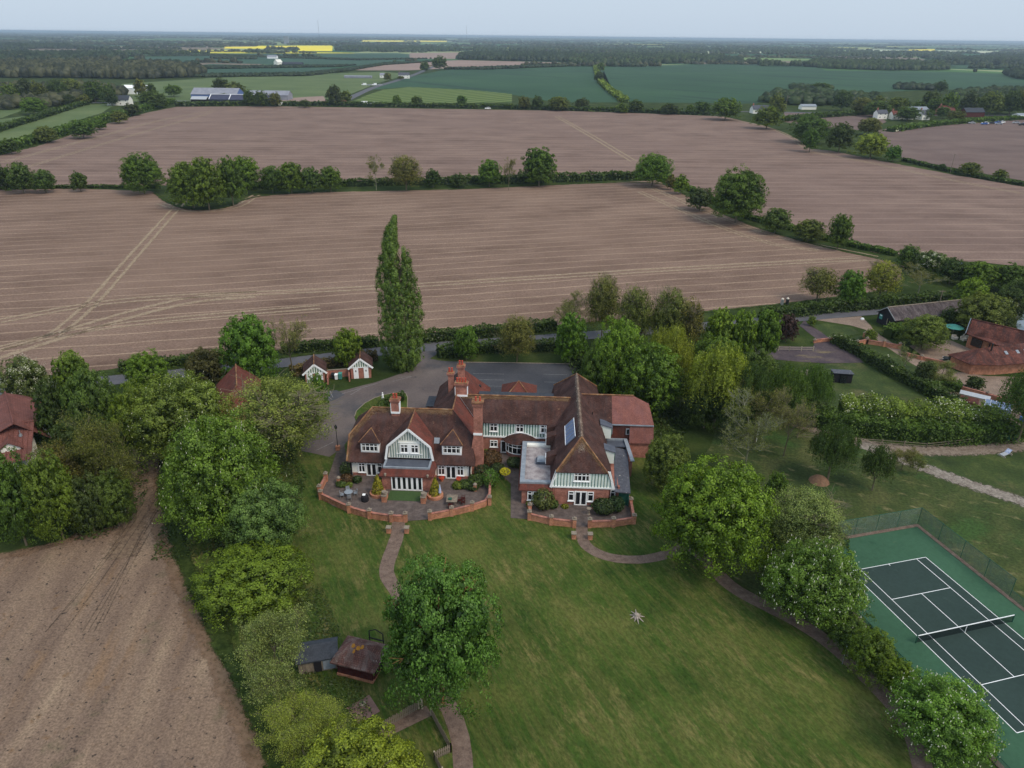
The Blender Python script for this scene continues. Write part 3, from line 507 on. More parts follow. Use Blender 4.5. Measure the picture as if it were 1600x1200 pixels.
('dense', -155.59, 722.29, 12.69, 5.87, 0.63, 'ol2', 'sixth small tree from the left in the hedge along the far road', 'far roadside trees', 20),
('dense', -183.38, 682.25, 7.09, 5.85, 0.35, 'dk1', 'fourth small tree from the left in the hedge along the far road', 'far roadside trees', 21),
('dense', -210.43, 687.55, 13.21, 6.16, 0.66, 'ol', 'third small tree from the left in the hedge along the far road', 'far roadside trees', 22),
('dense', -221.74, 685.47, 14.26, 6.98, 0.71, 'md2', 'second small tree from the left in the hedge along the far road', 'far roadside trees', 25),
('dense', -235.7, 696.64, 14.48, 6.23, 0.72, 'md1', 'first small tree from the left in the hedge along the far road', 'far roadside trees', 22),
('dense', 150.86, 674.15, 7.59, 3.85, 0.38, 'br3', 'seventeenth small tree from the left in the hedge along the far road', 'far roadside trees', 14),
('dense', 129.86, 659.65, 9.48, 8.62, 0.47, 'dk2', 'sixteenth small tree from the left in the hedge along the far road', 'far roadside trees', 32),
('dense', 323.31, 667.37, 15.98, 10.87, 0.8, 'ol2', 'eighth tree from the left among the far hamlet buildings', 'trees round the far hamlet', 40),
('dense', 295.56, 710.4, 18.09, 10.1, 0.9, 'dk1', 'second tree from the left among the far hamlet buildings', 'trees round the far hamlet', 35),
('dense', 298.64, 676.21, 15.12, 9.64, 0.76, 'ol', 'third tree from the left among the far hamlet buildings', 'trees round the far hamlet', 35),
('dense', 303.2, 655.28, 14.11, 12.02, 0.71, 'md2', 'sixth tree from the left among the far hamlet buildings', 'trees round the far hamlet', 45),
('dense', 387.0, 734.35, 18.68, 8.93, 0.93, 'md1', 'fifteenth tree from the left among the far hamlet buildings', 'trees round the far hamlet', 30),
('dense', 377.18, 682.72, 19.62, 8.32, 0.98, 'br3', 'nineteenth tree from the left among the far hamlet buildings', 'trees round the far hamlet', 30),
('dense', 394.45, 684.15, 20.73, 8.34, 1.04, 'dk2', 'twenty-first tree from the left among the far hamlet buildings', 'trees round the far hamlet', 30),
('dense', 415.42, 686.77, 20.78, 11.16, 1.04, 'ol2', 'twenty-third tree from the left among the far hamlet buildings', 'trees round the far hamlet', 40),
('dense', 434.25, 688.22, 21.92, 9.78, 1.1, 'dk1', 'twenty-fifth tree from the left among the far hamlet buildings', 'trees round the far hamlet', 35),
('dense', 451.68, 688.19, 26.21, 13.95, 1.31, 'ol', 'twenty-sixth tree from the left among the far hamlet buildings', 'trees round the far hamlet', 50),
('dense', 358.0, 721.65, 11.53, 5.87, 0.58, 'md2', 'tenth tree from the left among the far hamlet buildings', 'trees round the far hamlet', 20),
('dense', 358.48, 697.05, 11.15, 6.53, 0.56, 'md1', 'thirteenth tree from the left among the far hamlet buildings', 'trees round the far hamlet', 23),
('dense', 372.1, 696.83, 14.47, 7.65, 0.72, 'br3', 'sixteenth tree from the left among the far hamlet buildings', 'trees round the far hamlet', 27),
('dense', 305.75, 679.78, 9.8, 6.38, 0.49, 'dk2', 'fourth tree from the left among the far hamlet buildings', 'trees round the far hamlet', 23),
('dense', 344.73, 746.61, 11.89, 6.98, 0.59, 'ol2', 'fifth tree from the left among the far hamlet buildings', 'trees round the far hamlet', 23),
('dense', 322.47, 660.44, 7.42, 5.13, 0.37, 'dk1', 'ninth tree from the left among the far hamlet buildings', 'trees round the far hamlet', 19),
('dense', 321.84, 638.71, 8.24, 4.7, 0.41, 'ol', 'twelfth tree from the left among the far hamlet buildings', 'trees round the far hamlet', 18),
('dense', 337.47, 640.68, 8.22, 6.81, 0.41, 'md2', 'fourteenth tree from the left among the far hamlet buildings', 'trees round the far hamlet', 26),
('dense', 356.14, 651.9, 10.47, 6.39, 0.52, 'md1', 'eighteenth tree from the left among the far hamlet buildings', 'trees round the far hamlet', 24),
('dense', 413.77, 701.85, 14.56, 8.56, 0.73, 'br3', 'twenty-second tree from the left among the far hamlet buildings', 'trees round the far hamlet', 30),
('dense', 435.29, 705.12, 13.48, 9.18, 0.67, 'dk2', 'twenty-fourth tree from the left among the far hamlet buildings', 'trees round the far hamlet', 32),
('dense', 339.25, 708.69, 7.95, 4.33, 0.4, 'ol2', 'seventh tree from the left among the far hamlet buildings', 'trees round the far hamlet', 15),
('dense', 521.51, 972.58, 15.26, 8.62, 0.76, 'dk1', 'seventeenth tree from the left among the far hamlet buildings', 'trees round the far hamlet', 22),
('dense', 350.84, 621.34, 9.98, 7.63, 0.5, 'ol', 'twentieth tree from the left among the far hamlet buildings', 'trees round the far hamlet', 30),
('dense', 315.14, 626.77, 11.54, 10.25, 0.58, 'md2', 'eleventh tree from the left among the far hamlet buildings', 'trees round the far hamlet', 40),
('dense', 380.15, 988.22, 10.78, 13.94, 0.54, 'md1', 'first tree from the left among the far hamlet buildings', 'trees round the far hamlet', 35),
('dense', -437.01, 680.53, 18.48, 8.3, 0.92, 'br3', 'second tree from the left near the far farm', 'trees round the far farm', 30),
('dense', -439.03, 706.09, 21.34, 9.45, 1.07, 'dk2', 'third tree from the left near the far farm', 'trees round the far farm', 33),
('dense', -429.77, 709.2, 18.65, 7.77, 0.93, 'ol2', 'sixth tree from the left near the far farm', 'trees round the far farm', 27),
('dense', -425.82, 731.88, 19.18, 10.39, 0.96, 'dk1', 'seventh tree from the left near the far farm', 'trees round the far farm', 35),
('dense', -425.53, 755.74, 19.16, 11.02, 0.96, 'ol', 'ninth tree from the left near the far farm', 'trees round the far farm', 36),
('dense', -382.57, 714.62, 20.46, 8.7, 1.02, 'md2', 'thirteenth tree from the left near the far farm', 'trees round the far farm', 30),
('dense', -364.18, 704.52, 17.98, 7.73, 0.9, 'md1', 'fourteenth tree from the left near the far farm', 'trees round the far farm', 27),
('dense', -369.4, 598.98, 13.48, 10.29, 0.67, 'br3', 'fourth tree from the left near the far farm', 'trees round the far farm', 42),
('dense', -386.64, 679.93, 9.79, 6.93, 0.49, 'dk2', 'eighth tree from the left near the far farm', 'trees round the far farm', 25),
('dense', -378.38, 687.76, 9.37, 5.61, 0.47, 'ol2', 'eleventh tree from the left near the far farm', 'trees round the far farm', 20),
('dense', -351.39, 682.29, 13.11, 6.95, 0.66, 'dk1', 'fifteenth tree from the left near the far farm', 'trees round the far farm', 25),
('dense', -371.12, 780.92, 18.57, 6.32, 0.93, 'ol', 'eighteenth tree from the left near the far farm', 'trees round the far farm', 20),
('dense', -354.64, 769.32, 14.68, 5.3, 0.73, 'md2', 'twentieth tree from the left near the far farm', 'trees round the far farm', 17),
('dense', -306.5, 662.45, 14.76, 13.5, 0.74, 'md1', 'nineteenth tree from the left near the far farm', 'trees round the far farm', 50),
('dense', -273.2, 508.27, 7.03, 5.88, 0.35, 'br3', 'twelfth tree from the left near the far farm', 'trees round the far farm', 28),
('dense', -294.56, 599.43, 9.66, 7.37, 0.48, 'dk2', 'seventeenth tree from the left near the far farm', 'trees round the far farm', 30),
('dense', -278.48, 546.19, 8.86, 6.74, 0.44, 'ol2', 'sixteenth tree from the left near the far farm', 'trees round the far farm', 30),
('dense', -304.22, 676.78, 10.87, 4.69, 0.54, 'dk1', 'twenty-first tree from the left near the far farm', 'trees round the far farm', 17),
('dense', -270.31, 442.98, 9.84, 7.36, 0.49, 'ol', 'fifth tree from the left near the far farm', 'trees round the far farm', 40),
('dense', -262.73, 397.87, 8.33, 5.0, 0.42, 'md2', 'first tree from the left near the far farm', 'trees round the far farm', 30),
('dense', -260.16, 463.99, 11.4, 8.65, 0.57, 'md1', 'tenth tree from the left near the far farm', 'trees round the far farm', 45),
('dense', -342.73, 790.14, 12.51, 9.61, 0.63, 'br3', 'twenty-second tree from the left near the far farm', 'trees round the far farm', 30),
('dense', -311.61, 837.73, 16.53, 10.16, 0.83, 'dk2', 'twenty-third tree from the left near the far farm', 'trees round the far farm', 30),
('dense', -282.87, 797.33, 15.13, 10.98, 0.76, 'ol2', 'twenty-fifth tree from the left near the far farm', 'trees round the far farm', 34),
('dense', -267.93, 723.69, 9.24, 5.89, 0.46, 'dk1', 'twenty-fourth tree from the left near the far farm', 'trees round the far farm', 20),
('dense', -177.85, 1104.41, 12.08, 6.21, 0.6, 'ol', 'first tree from the left on the distant crop boundaries', 'distant boundary trees', 14),
('dense', -157.31, 1385.54, 18.22, 9.42, 0.91, 'md2', 'third tree from the left on the distant crop boundaries', 'distant boundary trees', 17),
('dense', -142.08, 1489.39, 25.22, 16.63, 1.26, 'md1', 'fourth tree from the left on the distant crop boundaries', 'distant boundary trees', 28),
('dense', 156.18, 1465.74, 18.11, 8.2, 0.91, 'br3', 'sixth tree from the left on the distant crop boundaries', 'distant boundary trees', 14),
('dense', 118.27, 1128.19, 15.84, 7.25, 0.79, 'dk2', 'fifth tree from the left on the distant crop boundaries', 'distant boundary trees', 16),
('dense', -165.48, 1147.33, 5.36, 5.54, 0.27, 'ol2', 'second tree from the left on the distant crop boundaries', 'distant boundary trees', 12)]
HEDGES=[
([(-74.81, 127.7), (-59.22, 132.41), (-58.03, 134.35)], 1.9, 2.2, 'dk', 0, 'clipped dark hedge between the lane and the brown field at far left'),
([(-46.77, 137.29), (-36.99, 139.93), (-27.83, 141.93)], 1.9, 2.2, 'dk', 0, 'dark field hedge behind the two small garages'),
([(-19.67, 143.95), (-13.76, 145.94), (-2.89, 148.5), (9.51, 152.73)], 2.2, 2.4, 'dk', 0, 'dark field hedge along the lane right of the tall poplar'),
([(-41.78, 126.25), (-38.76, 128.68), (-32.17, 132.53), (-26.85, 134.58)], 1.8, 1.6, 'br', 0, 'brown beech hedge running behind the garages'),
([(-15.01, 136.21), (-10.49, 137.99), (-5.33, 139.49), (-0.08, 139.98), (6.53, 140.51), (12.28, 141.37)], 2.1, 2.6, 'dk', 0, 'long dark clipped hedge between the lane and the car park'),
([(12.36, 138.65), (14.24, 130.13), (16.39, 123.27), (18.34, 115.97)], 2.6, 2.6, 'dk', 0, 'tall hedge sloping down the east edge of the car park'),
([(57.38, 159.96), (76.23, 166.69), (93.29, 170.49), (111.57, 175.43)], 2.4, 2.8, 'dk', 0, 'field hedge north of the lane by the black barn'),
([(68.83, 146.58), (71.52, 139.34), (73.8, 128.76), (76.45, 121.83), (78.86, 115.48)], 2.0, 2.4, 'dk', 0.01, 'straight clipped hedge running diagonally past the paddock'),
([(47.56, 111.15), (56.44, 107.52), (64.86, 105.13), (72.86, 104.47), (83.14, 105.97)], 2.7, 4.2, 'md', 0, 'broad dark hedge in front of the blossoming hawthorns'),
([(55.83, 111.35), (64.81, 109.5), (72.95, 108.57), (81.24, 108.09)], 3.7, 5.6, 'yg', 0.07, 'tall hawthorn hedge covered with white blossom'),
([(-259.85, 354.93), (-273.13, 404.37), (-277.0, 445.71), (-288.78, 516.9), (-300.07, 603.49), (-309.97, 709.41)], 4.0, 7.0, 'md', 0, 'bushy hedge between the green pasture and the brown field'),
([(-313.82, 434.19), (-332.45, 497.97), (-349.29, 568.95), (-370.26, 650.12), (-380.36, 699.95)], 3.0, 6.0, 'dk', 0, 'dark hedge along the upper edge of the green pasture'),
([(-224.36, 302.81), (-209.34, 303.71), (-180.5, 308.22), (-147.04, 310.22)], 1.2, 2.5, 'dk', 0, 'low hedge at the left end of the field boundary'),
([(-110.94, 309.55), (-94.77, 313.35), (-66.73, 320.89), (-28.8, 326.23)], 2.6, 4.0, 'dk', 0, 'left stretch of dark hedge between the two brown fields'),
([(-28.8, 326.23), (-0.99, 331.03), (27.7, 337.57), (42.53, 341.76), (66.63, 346.62)], 3.2, 5.0, 'dk', 0, 'right stretch of dark hedge between the two brown fields'),
([(66.04, 343.25), (74.22, 326.45), (78.33, 286.71), (84.49, 265.02)], 1.6, 3.0, 'md', 0, 'hedge bending down right from the domed oak'),
([(84.49, 265.02), (93.58, 250.86), (102.0, 233.06), (114.97, 216.92)], 1.4, 3.0, 'md', 0, 'thin hedge running on from the big oak to the field corner'),
([(208.94, 410.79), (214.64, 375.99), (222.56, 346.51), (242.45, 316.2)], 1.6, 3.0, 'dk', 0, 'low dark hedge below the brown field at far right'),
([(-296.6, 684.32), (-242.38, 697.95), (-187.18, 705.17), (-117.34, 700.93), (-2.74, 696.07)], 3.2, 8.0, 'dk', 0, 'far hedge along the road behind the middle field'),
([(-2.74, 696.07), (53.3, 684.33), (107.55, 672.96), (164.31, 656.87)], 3.0, 8.0, 'dk', 0, 'far roadside hedge below the dark green crop'),
([(169.78, 1707.61), (124.64, 1194.85), (111.44, 950.82), (109.0, 773.31)], 4.0, 7.0, 'yg', 0, 'winding hedge dividing the two dark green crops'),
([(114.24, 211.33), (119.5, 206.87), (121.71, 200.6), (123.93, 191.76)], 3.0, 5.0, 'md', 0, 'scrubby hedge by the field corner at right'),
([(205.81, 610.17), (266.86, 657.6), (317.15, 685.95)], 3.0, 9.0, 'dk', 0, 'dark hedge above the plot near the hamlet'),
([(264.91, 547.71), (313.12, 589.33), (396.8, 640.46), (484.7, 676.65)], 2.6, 8.0, 'md', 0.02, 'hedge along the top of the right brown field'),
([(-22.94, 111.57), (-22.32, 114.47), (-20.72, 116.51), (-19.06, 116.8)], 1.2, 1.6, 'dk', 0, 'low curved hedge on the grass island of the forecourt'),
([(75.66, 122.61), (80.13, 124.37), (82.86, 122.8)], 1.6, 2.5, 'md', 0, 'garden shrub border above the greenhouse yard'),
([(81.42, 149.55), (84.26, 151.15), (86.72, 152.77)], 2.2, 3.0, 'md', 0, 'dark shrub bank at the front of the black barn')]
WOODS=[
([(-742.15, 1063.21), (-619.61, 1089.68), (-525.48, 1076.52), (-455.84, 1142.82), (-494.96, 1274.62), (-641.6, 1441.41), (-974.13, 1403.89)], 14, 7, 'wb', 'long brown-green wood behind the far farm'),
([(-1108.88, 1601.78), (-914.72, 1669.34), (-898.52, 1859.35), (-1069.56, 2146.54), (-1348.7, 1953.97)], 14, 8, 'wd', 'dark wood at far left beyond the farm'),
([(-1775.18, 2580.28), (-1667.29, 2778.22), (-1688.4, 3058.64), (-1901.87, 3448.71), (-2190.74, 3190.55)], 14, 9, 'wd', 'more distant dark wood at the left edge'),
([(-672.51, 3018.55), (-472.61, 2893.47), (-214.9, 3157.8), (-266.47, 3919.71), (-543.49, 4139.8), (-824.48, 3916.68)], 13, 8, 'wg', 'wood behind the dark green fields in the centre'),
([(-150.97, 2090.3), (-9.41, 2087.7), (153.47, 2041.03), (197.97, 2643.81), (-12.9, 2816.94), (-174.35, 2558.73)], 14, 8, 'wd', 'dark wood right of the bare brown field'),
([(121.7, 1806.02), (221.56, 1797.27), (303.76, 1862.48), (428.95, 2036.07), (549.24, 2126.14), (694.0, 2694.58), (438.03, 2840.68), (165.69, 2472.83)], 14, 8, 'wg', 'wood above the middle dark green crop'),
([(517.31, 2065.39), (575.1, 2036.49), (676.53, 2401.01), (592.34, 2369.4)], 12, 8, 'wd', 'small copse right of the wood above the crop'),
([(684.5, 1896.76), (691.21, 1750.4), (798.69, 1681.17), (943.18, 1751.01), (1110.66, 2067.1), (1062.57, 2246.28), (819.85, 2218.06)], 13, 8, 'wg', 'wood jutting into the dark green crop at right'),
([(1155.78, 2126.69), (1453.24, 2038.98), (2237.52, 3154.91), (2082.46, 3484.32), (1466.08, 2697.48)], 14, 9, 'wd', 'dark wood at the far right edge'),
([(-166.25, 3185.59), (177.58, 3015.88), (774.34, 3320.14), (1154.2, 3277.25), (1316.35, 2789.77), (1721.14, 3125.71), (2232.95, 4063.84), (1458.72, 4680.04), (341.32, 4585.27), (-228.82, 4389.67)], 13, 9, 'wg', 'band of woodland across the far middle distance'),
([(929.13, 1518.04), (860.42, 1367.12), (893.52, 1333.98), (1069.96, 1603.09), (1079.17, 1722.05)], 12, 8, 'wd', 'copse at the right edge above the crop'),
([(975.86, 1759.64), (924.68, 1595.65), (901.04, 1511.58), (951.05, 1689.42)], 9, 6, 'wd', 'thin copse in the right crop'),
([(347.93, 990.02), (372.18, 948.6), (409.41, 1024.7), (371.08, 1070.54)], 6, 6, 'wg', 'scrub tongue in the dark green crop'),
([(250.7, 800.44), (277.74, 765.97), (363.95, 777.24), (390.57, 836.24), (355.4, 904.48), (293.8, 895.14)], 9, 6, 'wg', 'belt of small trees left of the far hamlet'),
([(499.28, 1039.96), (540.38, 1021.92), (569.3, 1078.19), (526.49, 1098.23)], 7, 6, 'wd', 'thin tree line behind the far hamlet'),
([(393.24, 713.07), (508.26, 746.37), (640.25, 947.68), (600.92, 984.83), (503.35, 907.01)], 10, 6, 'wg', 'mixed wood right of the far hamlet'),
([(-417.77, 632.59), (-395.08, 647.01), (-388.76, 727.33), (-389.66, 791.49), (-476.01, 896.46), (-561.81, 859.87)], 9, 6, 'wb', 'mixed trees round the far left farm'),
([(-747.67, 1971.65), (-634.31, 1961.24), (-666.48, 2061.98), (-785.79, 2073.47)], 6, 5, 'wd', 'hedge with trees in the far teal fields'),
([(-717.78, 1480.06), (-538.6, 1413.09), (-343.53, 1558.19), (-327.15, 1666.84), (-338.98, 1627.15), (-568.41, 1492.73)], 4, 4, 'wd', 'thin dark hedge across the far teal fields'),
([(-484.93, 1192.82), (-331.96, 1269.9), (-308.02, 1476.33), (-288.39, 1756.54), (-181.91, 1973.21), (-276.4, 1682.57), (-292.28, 1372.79), (-316.98, 1211.44), (-464.3, 1140.96)], 4, 4, 'wd', 'dark hedge rising to the right below the teal fields'),
([(-989.05, 2049.35), (-887.57, 2345.39), (-401.48, 2051.03), (-218.29, 2181.48), (-386.84, 1975.34), (-839.26, 2216.32)], 4, 4, 'wd', 'upper thin hedge across the far teal fields'),
([(-138.14, 1493.64), (-57.39, 1575.95), (136.46, 1810.6), (132.07, 1751.16), (-55.22, 1515.95)], 5, 4, 'wd', 'hedge along the top of the middle crop')]
TRACKS=[
(3.2, [(-114.22, 153.63), (-99.6, 166.75), (-79.05, 172.74), (-63.93, 174.77), (-26.71, 182.34), (17.07, 193.56), (73.43, 207.01), (103.65, 212.95)]),
(5.0, [(-103.71, 133.06), (-97.4, 144.15), (-88.09, 158.65), (-78.09, 170.33), (-63.77, 174.27)]),
(3.2, [(-97.4, 144.15), (-99.45, 163.54), (-108.28, 201.02), (-120.98, 256.78), (-128.2, 289.99)]),
(2.6, [(52.76, 313.58), (67.48, 261.15), (80.21, 228.91), (93.72, 221.84)]),
(2.6, [(57.83, 328.48), (72.29, 271.75), (86.99, 237.34), (108.45, 215.23)]),
(3.0, [(-250.75, 369.05), (-255.26, 468.51), (-261.61, 583.26), (-248.86, 653.34)]),
(2.6, [(-230.97, 356.93), (-239.44, 476.27), (-243.2, 585.3), (-245.84, 630.99)]),
(4.0, [(33.84, 631.24), (49.14, 512.79), (62.27, 397.88)]),
(3.0, [(169.78, 636.07), (186.55, 572.28), (182.38, 501.08), (171.31, 452.37), (180.34, 434.8)]),
(3.0, [(167.24, 444.04), (186.6, 406.92), (204.28, 345.37), (221.92, 309.63)]),
(3.2, [(-133.81, 279.98), (-115.87, 265.29), (-102.22, 272.52), (-103.21, 297.8)]),
(3.0, [(-104.3, 137.97), (-96.36, 147.15), (-79.42, 155.57), (-45.74, 165.35)])]
# ------------------------------------------------------------------ materials
def S(r,g,b,k=1.25): return tuple(((x/255+.055)/1.055)**2.4*k if x>10 else .003 for x in(r,g,b))
def brick_mat(name,c1,c2,mortar,w=.225,h=.075,var=.3):
    m,nt,b,o=base(name,.9,.1); t=nt.nodes.new('ShaderNodeTexCoord')
    br=N(nt,'TexBrick'); br.inputs['Scale'].default_value=1; br.inputs['Brick Width'].default_value=w; br.inputs['Row Height'].default_value=h; br.inputs['Mortar Size'].default_value=.008
    br.inputs['Color1'].default_value=c4(c1); br.inputs['Color2'].default_value=c4(c2); br.inputs['Mortar'].default_value=c4(mortar); nt.links.new(t.outputs['UV'],br.inputs[0])
    q=noise(nt,coord(nt,'Object'),1.1,5,.7); q2=noise(nt,coord(nt,'Object'),9,3,.7)
    col=mix(nt,1.0,br.outputs[0],mix(nt,sstep(nt,q,.3,.7),(1-var,)*3,(1+var,)*3),'MULTIPLY'); col=mix(nt,1.0,col,mix(nt,sstep(nt,q2,.3,.7),(.88,)*3,(1.12,)*3),'MULTIPLY')
    nt.links.new(col,b.inputs['Base Color']); return m
def tile_mat(name,c1,c2,c3,lich=(.0,S(150,120,80)),row=.16,wid=.19,var=.35):
    m,nt,b,o=base(name,.9,.1); t=nt.nodes.new('ShaderNodeTexCoord')
    br=N(nt,'TexBrick'); br.inputs['Scale'].default_value=1; br.inputs['Brick Width'].default_value=wid; br.inputs['Row Height'].default_value=row; br.inputs['Mortar Size'].default_value=.014
    br.inputs['Color1'].default_value=c4(c1); br.inputs['Color2'].default_value=c4(c2); br.inputs['Mortar'].default_value=c4(tuple(x*.35 for x in c1)); nt.links.new(t.outputs['UV'],br.inputs[0])
    st=noise(nt,coord(nt,'UV',(1,.28,1)),1.3,5,.65)      # weather streaks running down the slope
    col=mix(nt,sstep(nt,st,.40,.68),br.outputs[0],c3); 
    q=noise(nt,coord(nt,'Object'),.55,5,.6); col=mix(nt,1.0,col,mix(nt,sstep(nt,q,.3,.7),(1-var,)*3,(1+var*.7,)*3),'MULTIPLY')
    q3=noise(nt,coord(nt,'Object'),7,3,.75); col=mix(nt,1.0,col,mix(nt,sstep(nt,q3,.3,.7),(.82,)*3,(1.2,)*3),'MULTIPLY')
    if lich[0]:
        q2=noise(nt,coord(nt,'Object'),1.6,6,.75); col=mix(nt,math_(nt,'MULTIPLY',sstep(nt,q2,.60,.72),lich[0]),col,lich[1])
    nt.links.new(col,b.inputs['Base Color']); bump(nt,b,br.outputs['Fac'],.35,-.02); return m
M=dict(
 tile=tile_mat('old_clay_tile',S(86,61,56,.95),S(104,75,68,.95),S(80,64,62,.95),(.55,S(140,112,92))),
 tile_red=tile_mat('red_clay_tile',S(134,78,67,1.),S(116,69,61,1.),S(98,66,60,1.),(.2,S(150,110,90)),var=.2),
 tile_new=tile_mat('new_pink_tile',S(156,104,94,1),S(142,94,86,1),S(130,90,86,1),(.15,S(170,140,120)),var=.15),
 pantile=tile_mat('pantile',S(122,76,66,1),S(94,62,56,1),S(78,58,56,1),(.4,S(150,130,110)),.3,.25),
 tile_left=tile_mat('bright_pantile',S(134,88,80,1),S(120,80,73,1),S(110,76,71,1),(.0,S(0,0,0)),.33,.3,.15),
 lichen=surf('lichened_ridge_tile',[S(86,58,50),S(112,80,62),S(140,104,70),S(150,130,110)],1.1,5,fine=(14,.25)),
 brick=brick_mat('red_brick',S(166,106,90),S(146,92,80),S(138,116,104)),
 brick_o=brick_mat('orange_brick',S(184,122,92,1.15),S(164,106,82,1.15),S(156,130,110,1.15)),
 stone=surf('pale_stone_cap',[S(126,114,102,1),S(160,148,132,1)],4,fine=(20,.15)),
 render=surf('white_render',[S(214,212,202),S(232,230,222)],1.5,fine=(9,.06)),
 white=surf('white_paint',[S(226,228,228),S(240,240,240)],2,rough=.5),
 mint=surf('mint_board',[S(216,226,218),S(224,232,226)],2),
 green=surf('green_batten',[S(58,96,82),S(74,116,98)],3),
 grn2=surf('grey_green_batten',[S(112,128,122),S(136,150,142)],3),
 dgreen=surf('dark_green_paint',[S(34,74,62),S(44,92,76)],3),
 glass=surf('dark_glass',[S(20,24,30,1),S(34,38,44,1)],1.5,rough=.12,spec=.6),
 lead=surf('grey_flat_roof',[S(76,82,94,1),S(98,103,114,1)],1.2,fine=(6,.08),rough=.6),
 leadp=surf('pale_lead_edge',[S(130,138,148,1),S(156,164,172,1)],1.5,fine=(6,.08),rough=.6),
 felt=surf('mottled_flat_roof',[S(112,104,106),S(146,138,138),S(166,160,158)],1.0,fine=(5,.14)),
 slate=surf('slate',[S(66,68,76),S(88,90,98)],2,fine=(7,.16),layers=[(S(180,176,164),2.2,.66,.70,(1,1,1),0)]),
 slate_d=surf('dark_slate',[S(50,54,60),S(66,70,78)],2,fine=(7,.16)),
 solar=surf('solar_glass',[S(92,110,140),S(112,128,156)],1,rough=.2,spec=.6),
 pot=surf('chimney_pot',[S(150,62,50),S(176,80,62)],4),
 black=surf('black_weatherboard',[S(26,26,30),S(44,42,46)],2,stretch=(1,1,12)),
 metal=surf('galvanised_metal',[S(140,146,150),S(170,174,178)],3,rough=.4,metal=.6),
 dmetal=surf('dark_metal',[S(28,32,34),S(42,46,48)],3,rough=.5),
 wood=surf('weathered_wood',[S(96,86,76),S(136,124,108)],3,stretch=(1,1,.2),fine=(14,.2)),
 wood_p=surf('pale_fence_timber',[S(150,140,120),S(180,170,148)],3),
 dwood=surf('dark_red_wood',[S(66,30,28),S(86,42,38)],2,stretch=(1,1,8),fine=(10,.2)),
 bark=surf('bark',[S(84,76,62),S(120,110,92)],3,stretch=(1,1,.3),fine=(9,.2)),
 birch=surf('birch_bark',[S(200,196,186),S(226,222,212)],3,layers=[(S(70,64,60),6,.62,.68,(1,1,3),0)]),
 twig=surf('grey_twigs',[S(96,90,72,1),S(124,116,94,1)],3), twig_o=surf('orange_twigs',[S(120,88,58),S(158,116,76)],3),
 twig_s=surf('silver_twigs',[S(112,114,94,1),S(142,142,120,1)],3),
 teal=surf('teal_cloth',[S(60,120,112),S(74,136,126)],2),
 blue=surf('blue_paint',[S(60,90,150),S(70,104,168)],2,rough=.35), silver=surf('silver_paint',[S(150,154,160),S(170,174,178)],2,rough=.3),
 redp=surf('red_paint',[S(170,60,50),S(190,74,60)],2,rough=.4),
 yellow=surf('yellow_leaf',[S(190,180,40),S(214,200,60)],6), terracotta=surf('terracotta',[S(160,96,70),S(180,110,84)],3),
 petal_red=surf('red_flowers',[S(200,50,40),S(224,84,50)],9), cream=surf('cream_cushion',[S(190,180,164),S(214,204,190)],4),
)
FOL=foliage_mat()
# blossom: white flower spikes
BLO=surf('blossom_petals',[S(204,204,172,1),S(232,230,206,1)],4)
# soils and grass
ang=math.radians(14)
def soil(name,rot,cols,line,line_amt,spacing,patch):
    m,nt,b,o=base(name,.95,.05)
    n=noise(nt,coord(nt,'Object',(.6,1,1),-rot),.05,7,.68); col=ramp(nt,[(.3,cols[0]),(.5,cols[1]),(.7,cols[2])]); nt.links.new(n,col.inputs[0]); col=col.outputs[0]
    # long stubble lines left by the drill, uneven in strength
    v=coord(nt,'Object',(.05,1,1),-rot); a=noise(nt,v,1.3,4,.85); col=mix(nt,math_(nt,'MULTIPLY',sstep(nt,a,.54,.72),.42*line_amt),col,line)
    col=mix(nt,math_(nt,'MULTIPLY',sstep(nt,a,.44,.28),.28*line_amt),col,cols[0])
    if spacing:
        v2=coord(nt,'Object',(1,1,1),-rot); sep=N(nt,'SeparateXYZ'); nt.links.new(v2,sep.inputs[0])
        wv=noise(nt,coord(nt,'Object',(1,1,1),0),.02,2); yy=math_(nt,'ADD',sep.outputs[1],math_(nt,'MULTIPLY',wv,5))
        fr=math_(nt,'ABSOLUTE',math_(nt,'SUBTRACT',math_(nt,'FRACT',math_(nt,'DIVIDE',yy,spacing)),.5))
        brk=noise(nt,coord(nt,'Object',(.10,1,1),-rot),.35,5,.8)
        k=math_(nt,'MULTIPLY',sstep(nt,fr,.085,.02),sstep(nt,brk,.28,.50)); col=mix(nt,math_(nt,'MULTIPLY',k,.55*line_amt),col,line)
    f=noise(nt,coord(nt,'Object'),1.9,6,.8); col=mix(nt,1.0,col,mix(nt,sstep(nt,f,.28,.72),(.66,)*3,(1.34,)*3),'MULTIPLY')
    p=noise(nt,coord(nt,'Object'),.012,4,.5); col=mix(nt,math_(nt,'MULTIPLY',sstep(nt,p,.45,.65),.35),col,patch)
    nt.links.new(col,b.inputs['Base Color']); bump(nt,b,f,.5,.12); return m
SOIL=soil('bare_soil_with_stubble',ang,(S(104,84,73,1),S(127,105,92,1),S(142,119,104,1)),S(186,162,136,1),.85,5.6,S(136,113,98,1))
SOIL2=soil('striped_soil',math.radians(2),(S(106,87,79,1),S(127,106,96,1),S(142,120,108,1)),S(176,153,134,1),.8,9.0,S(129,108,99,1))
SOIL3=soil('purple_soil',math.radians(-8),(S(102,86,82,1),S(117,100,94,1),S(129,111,103,1)),S(150,129,116,1),.4,0,S(114,98,92,1))
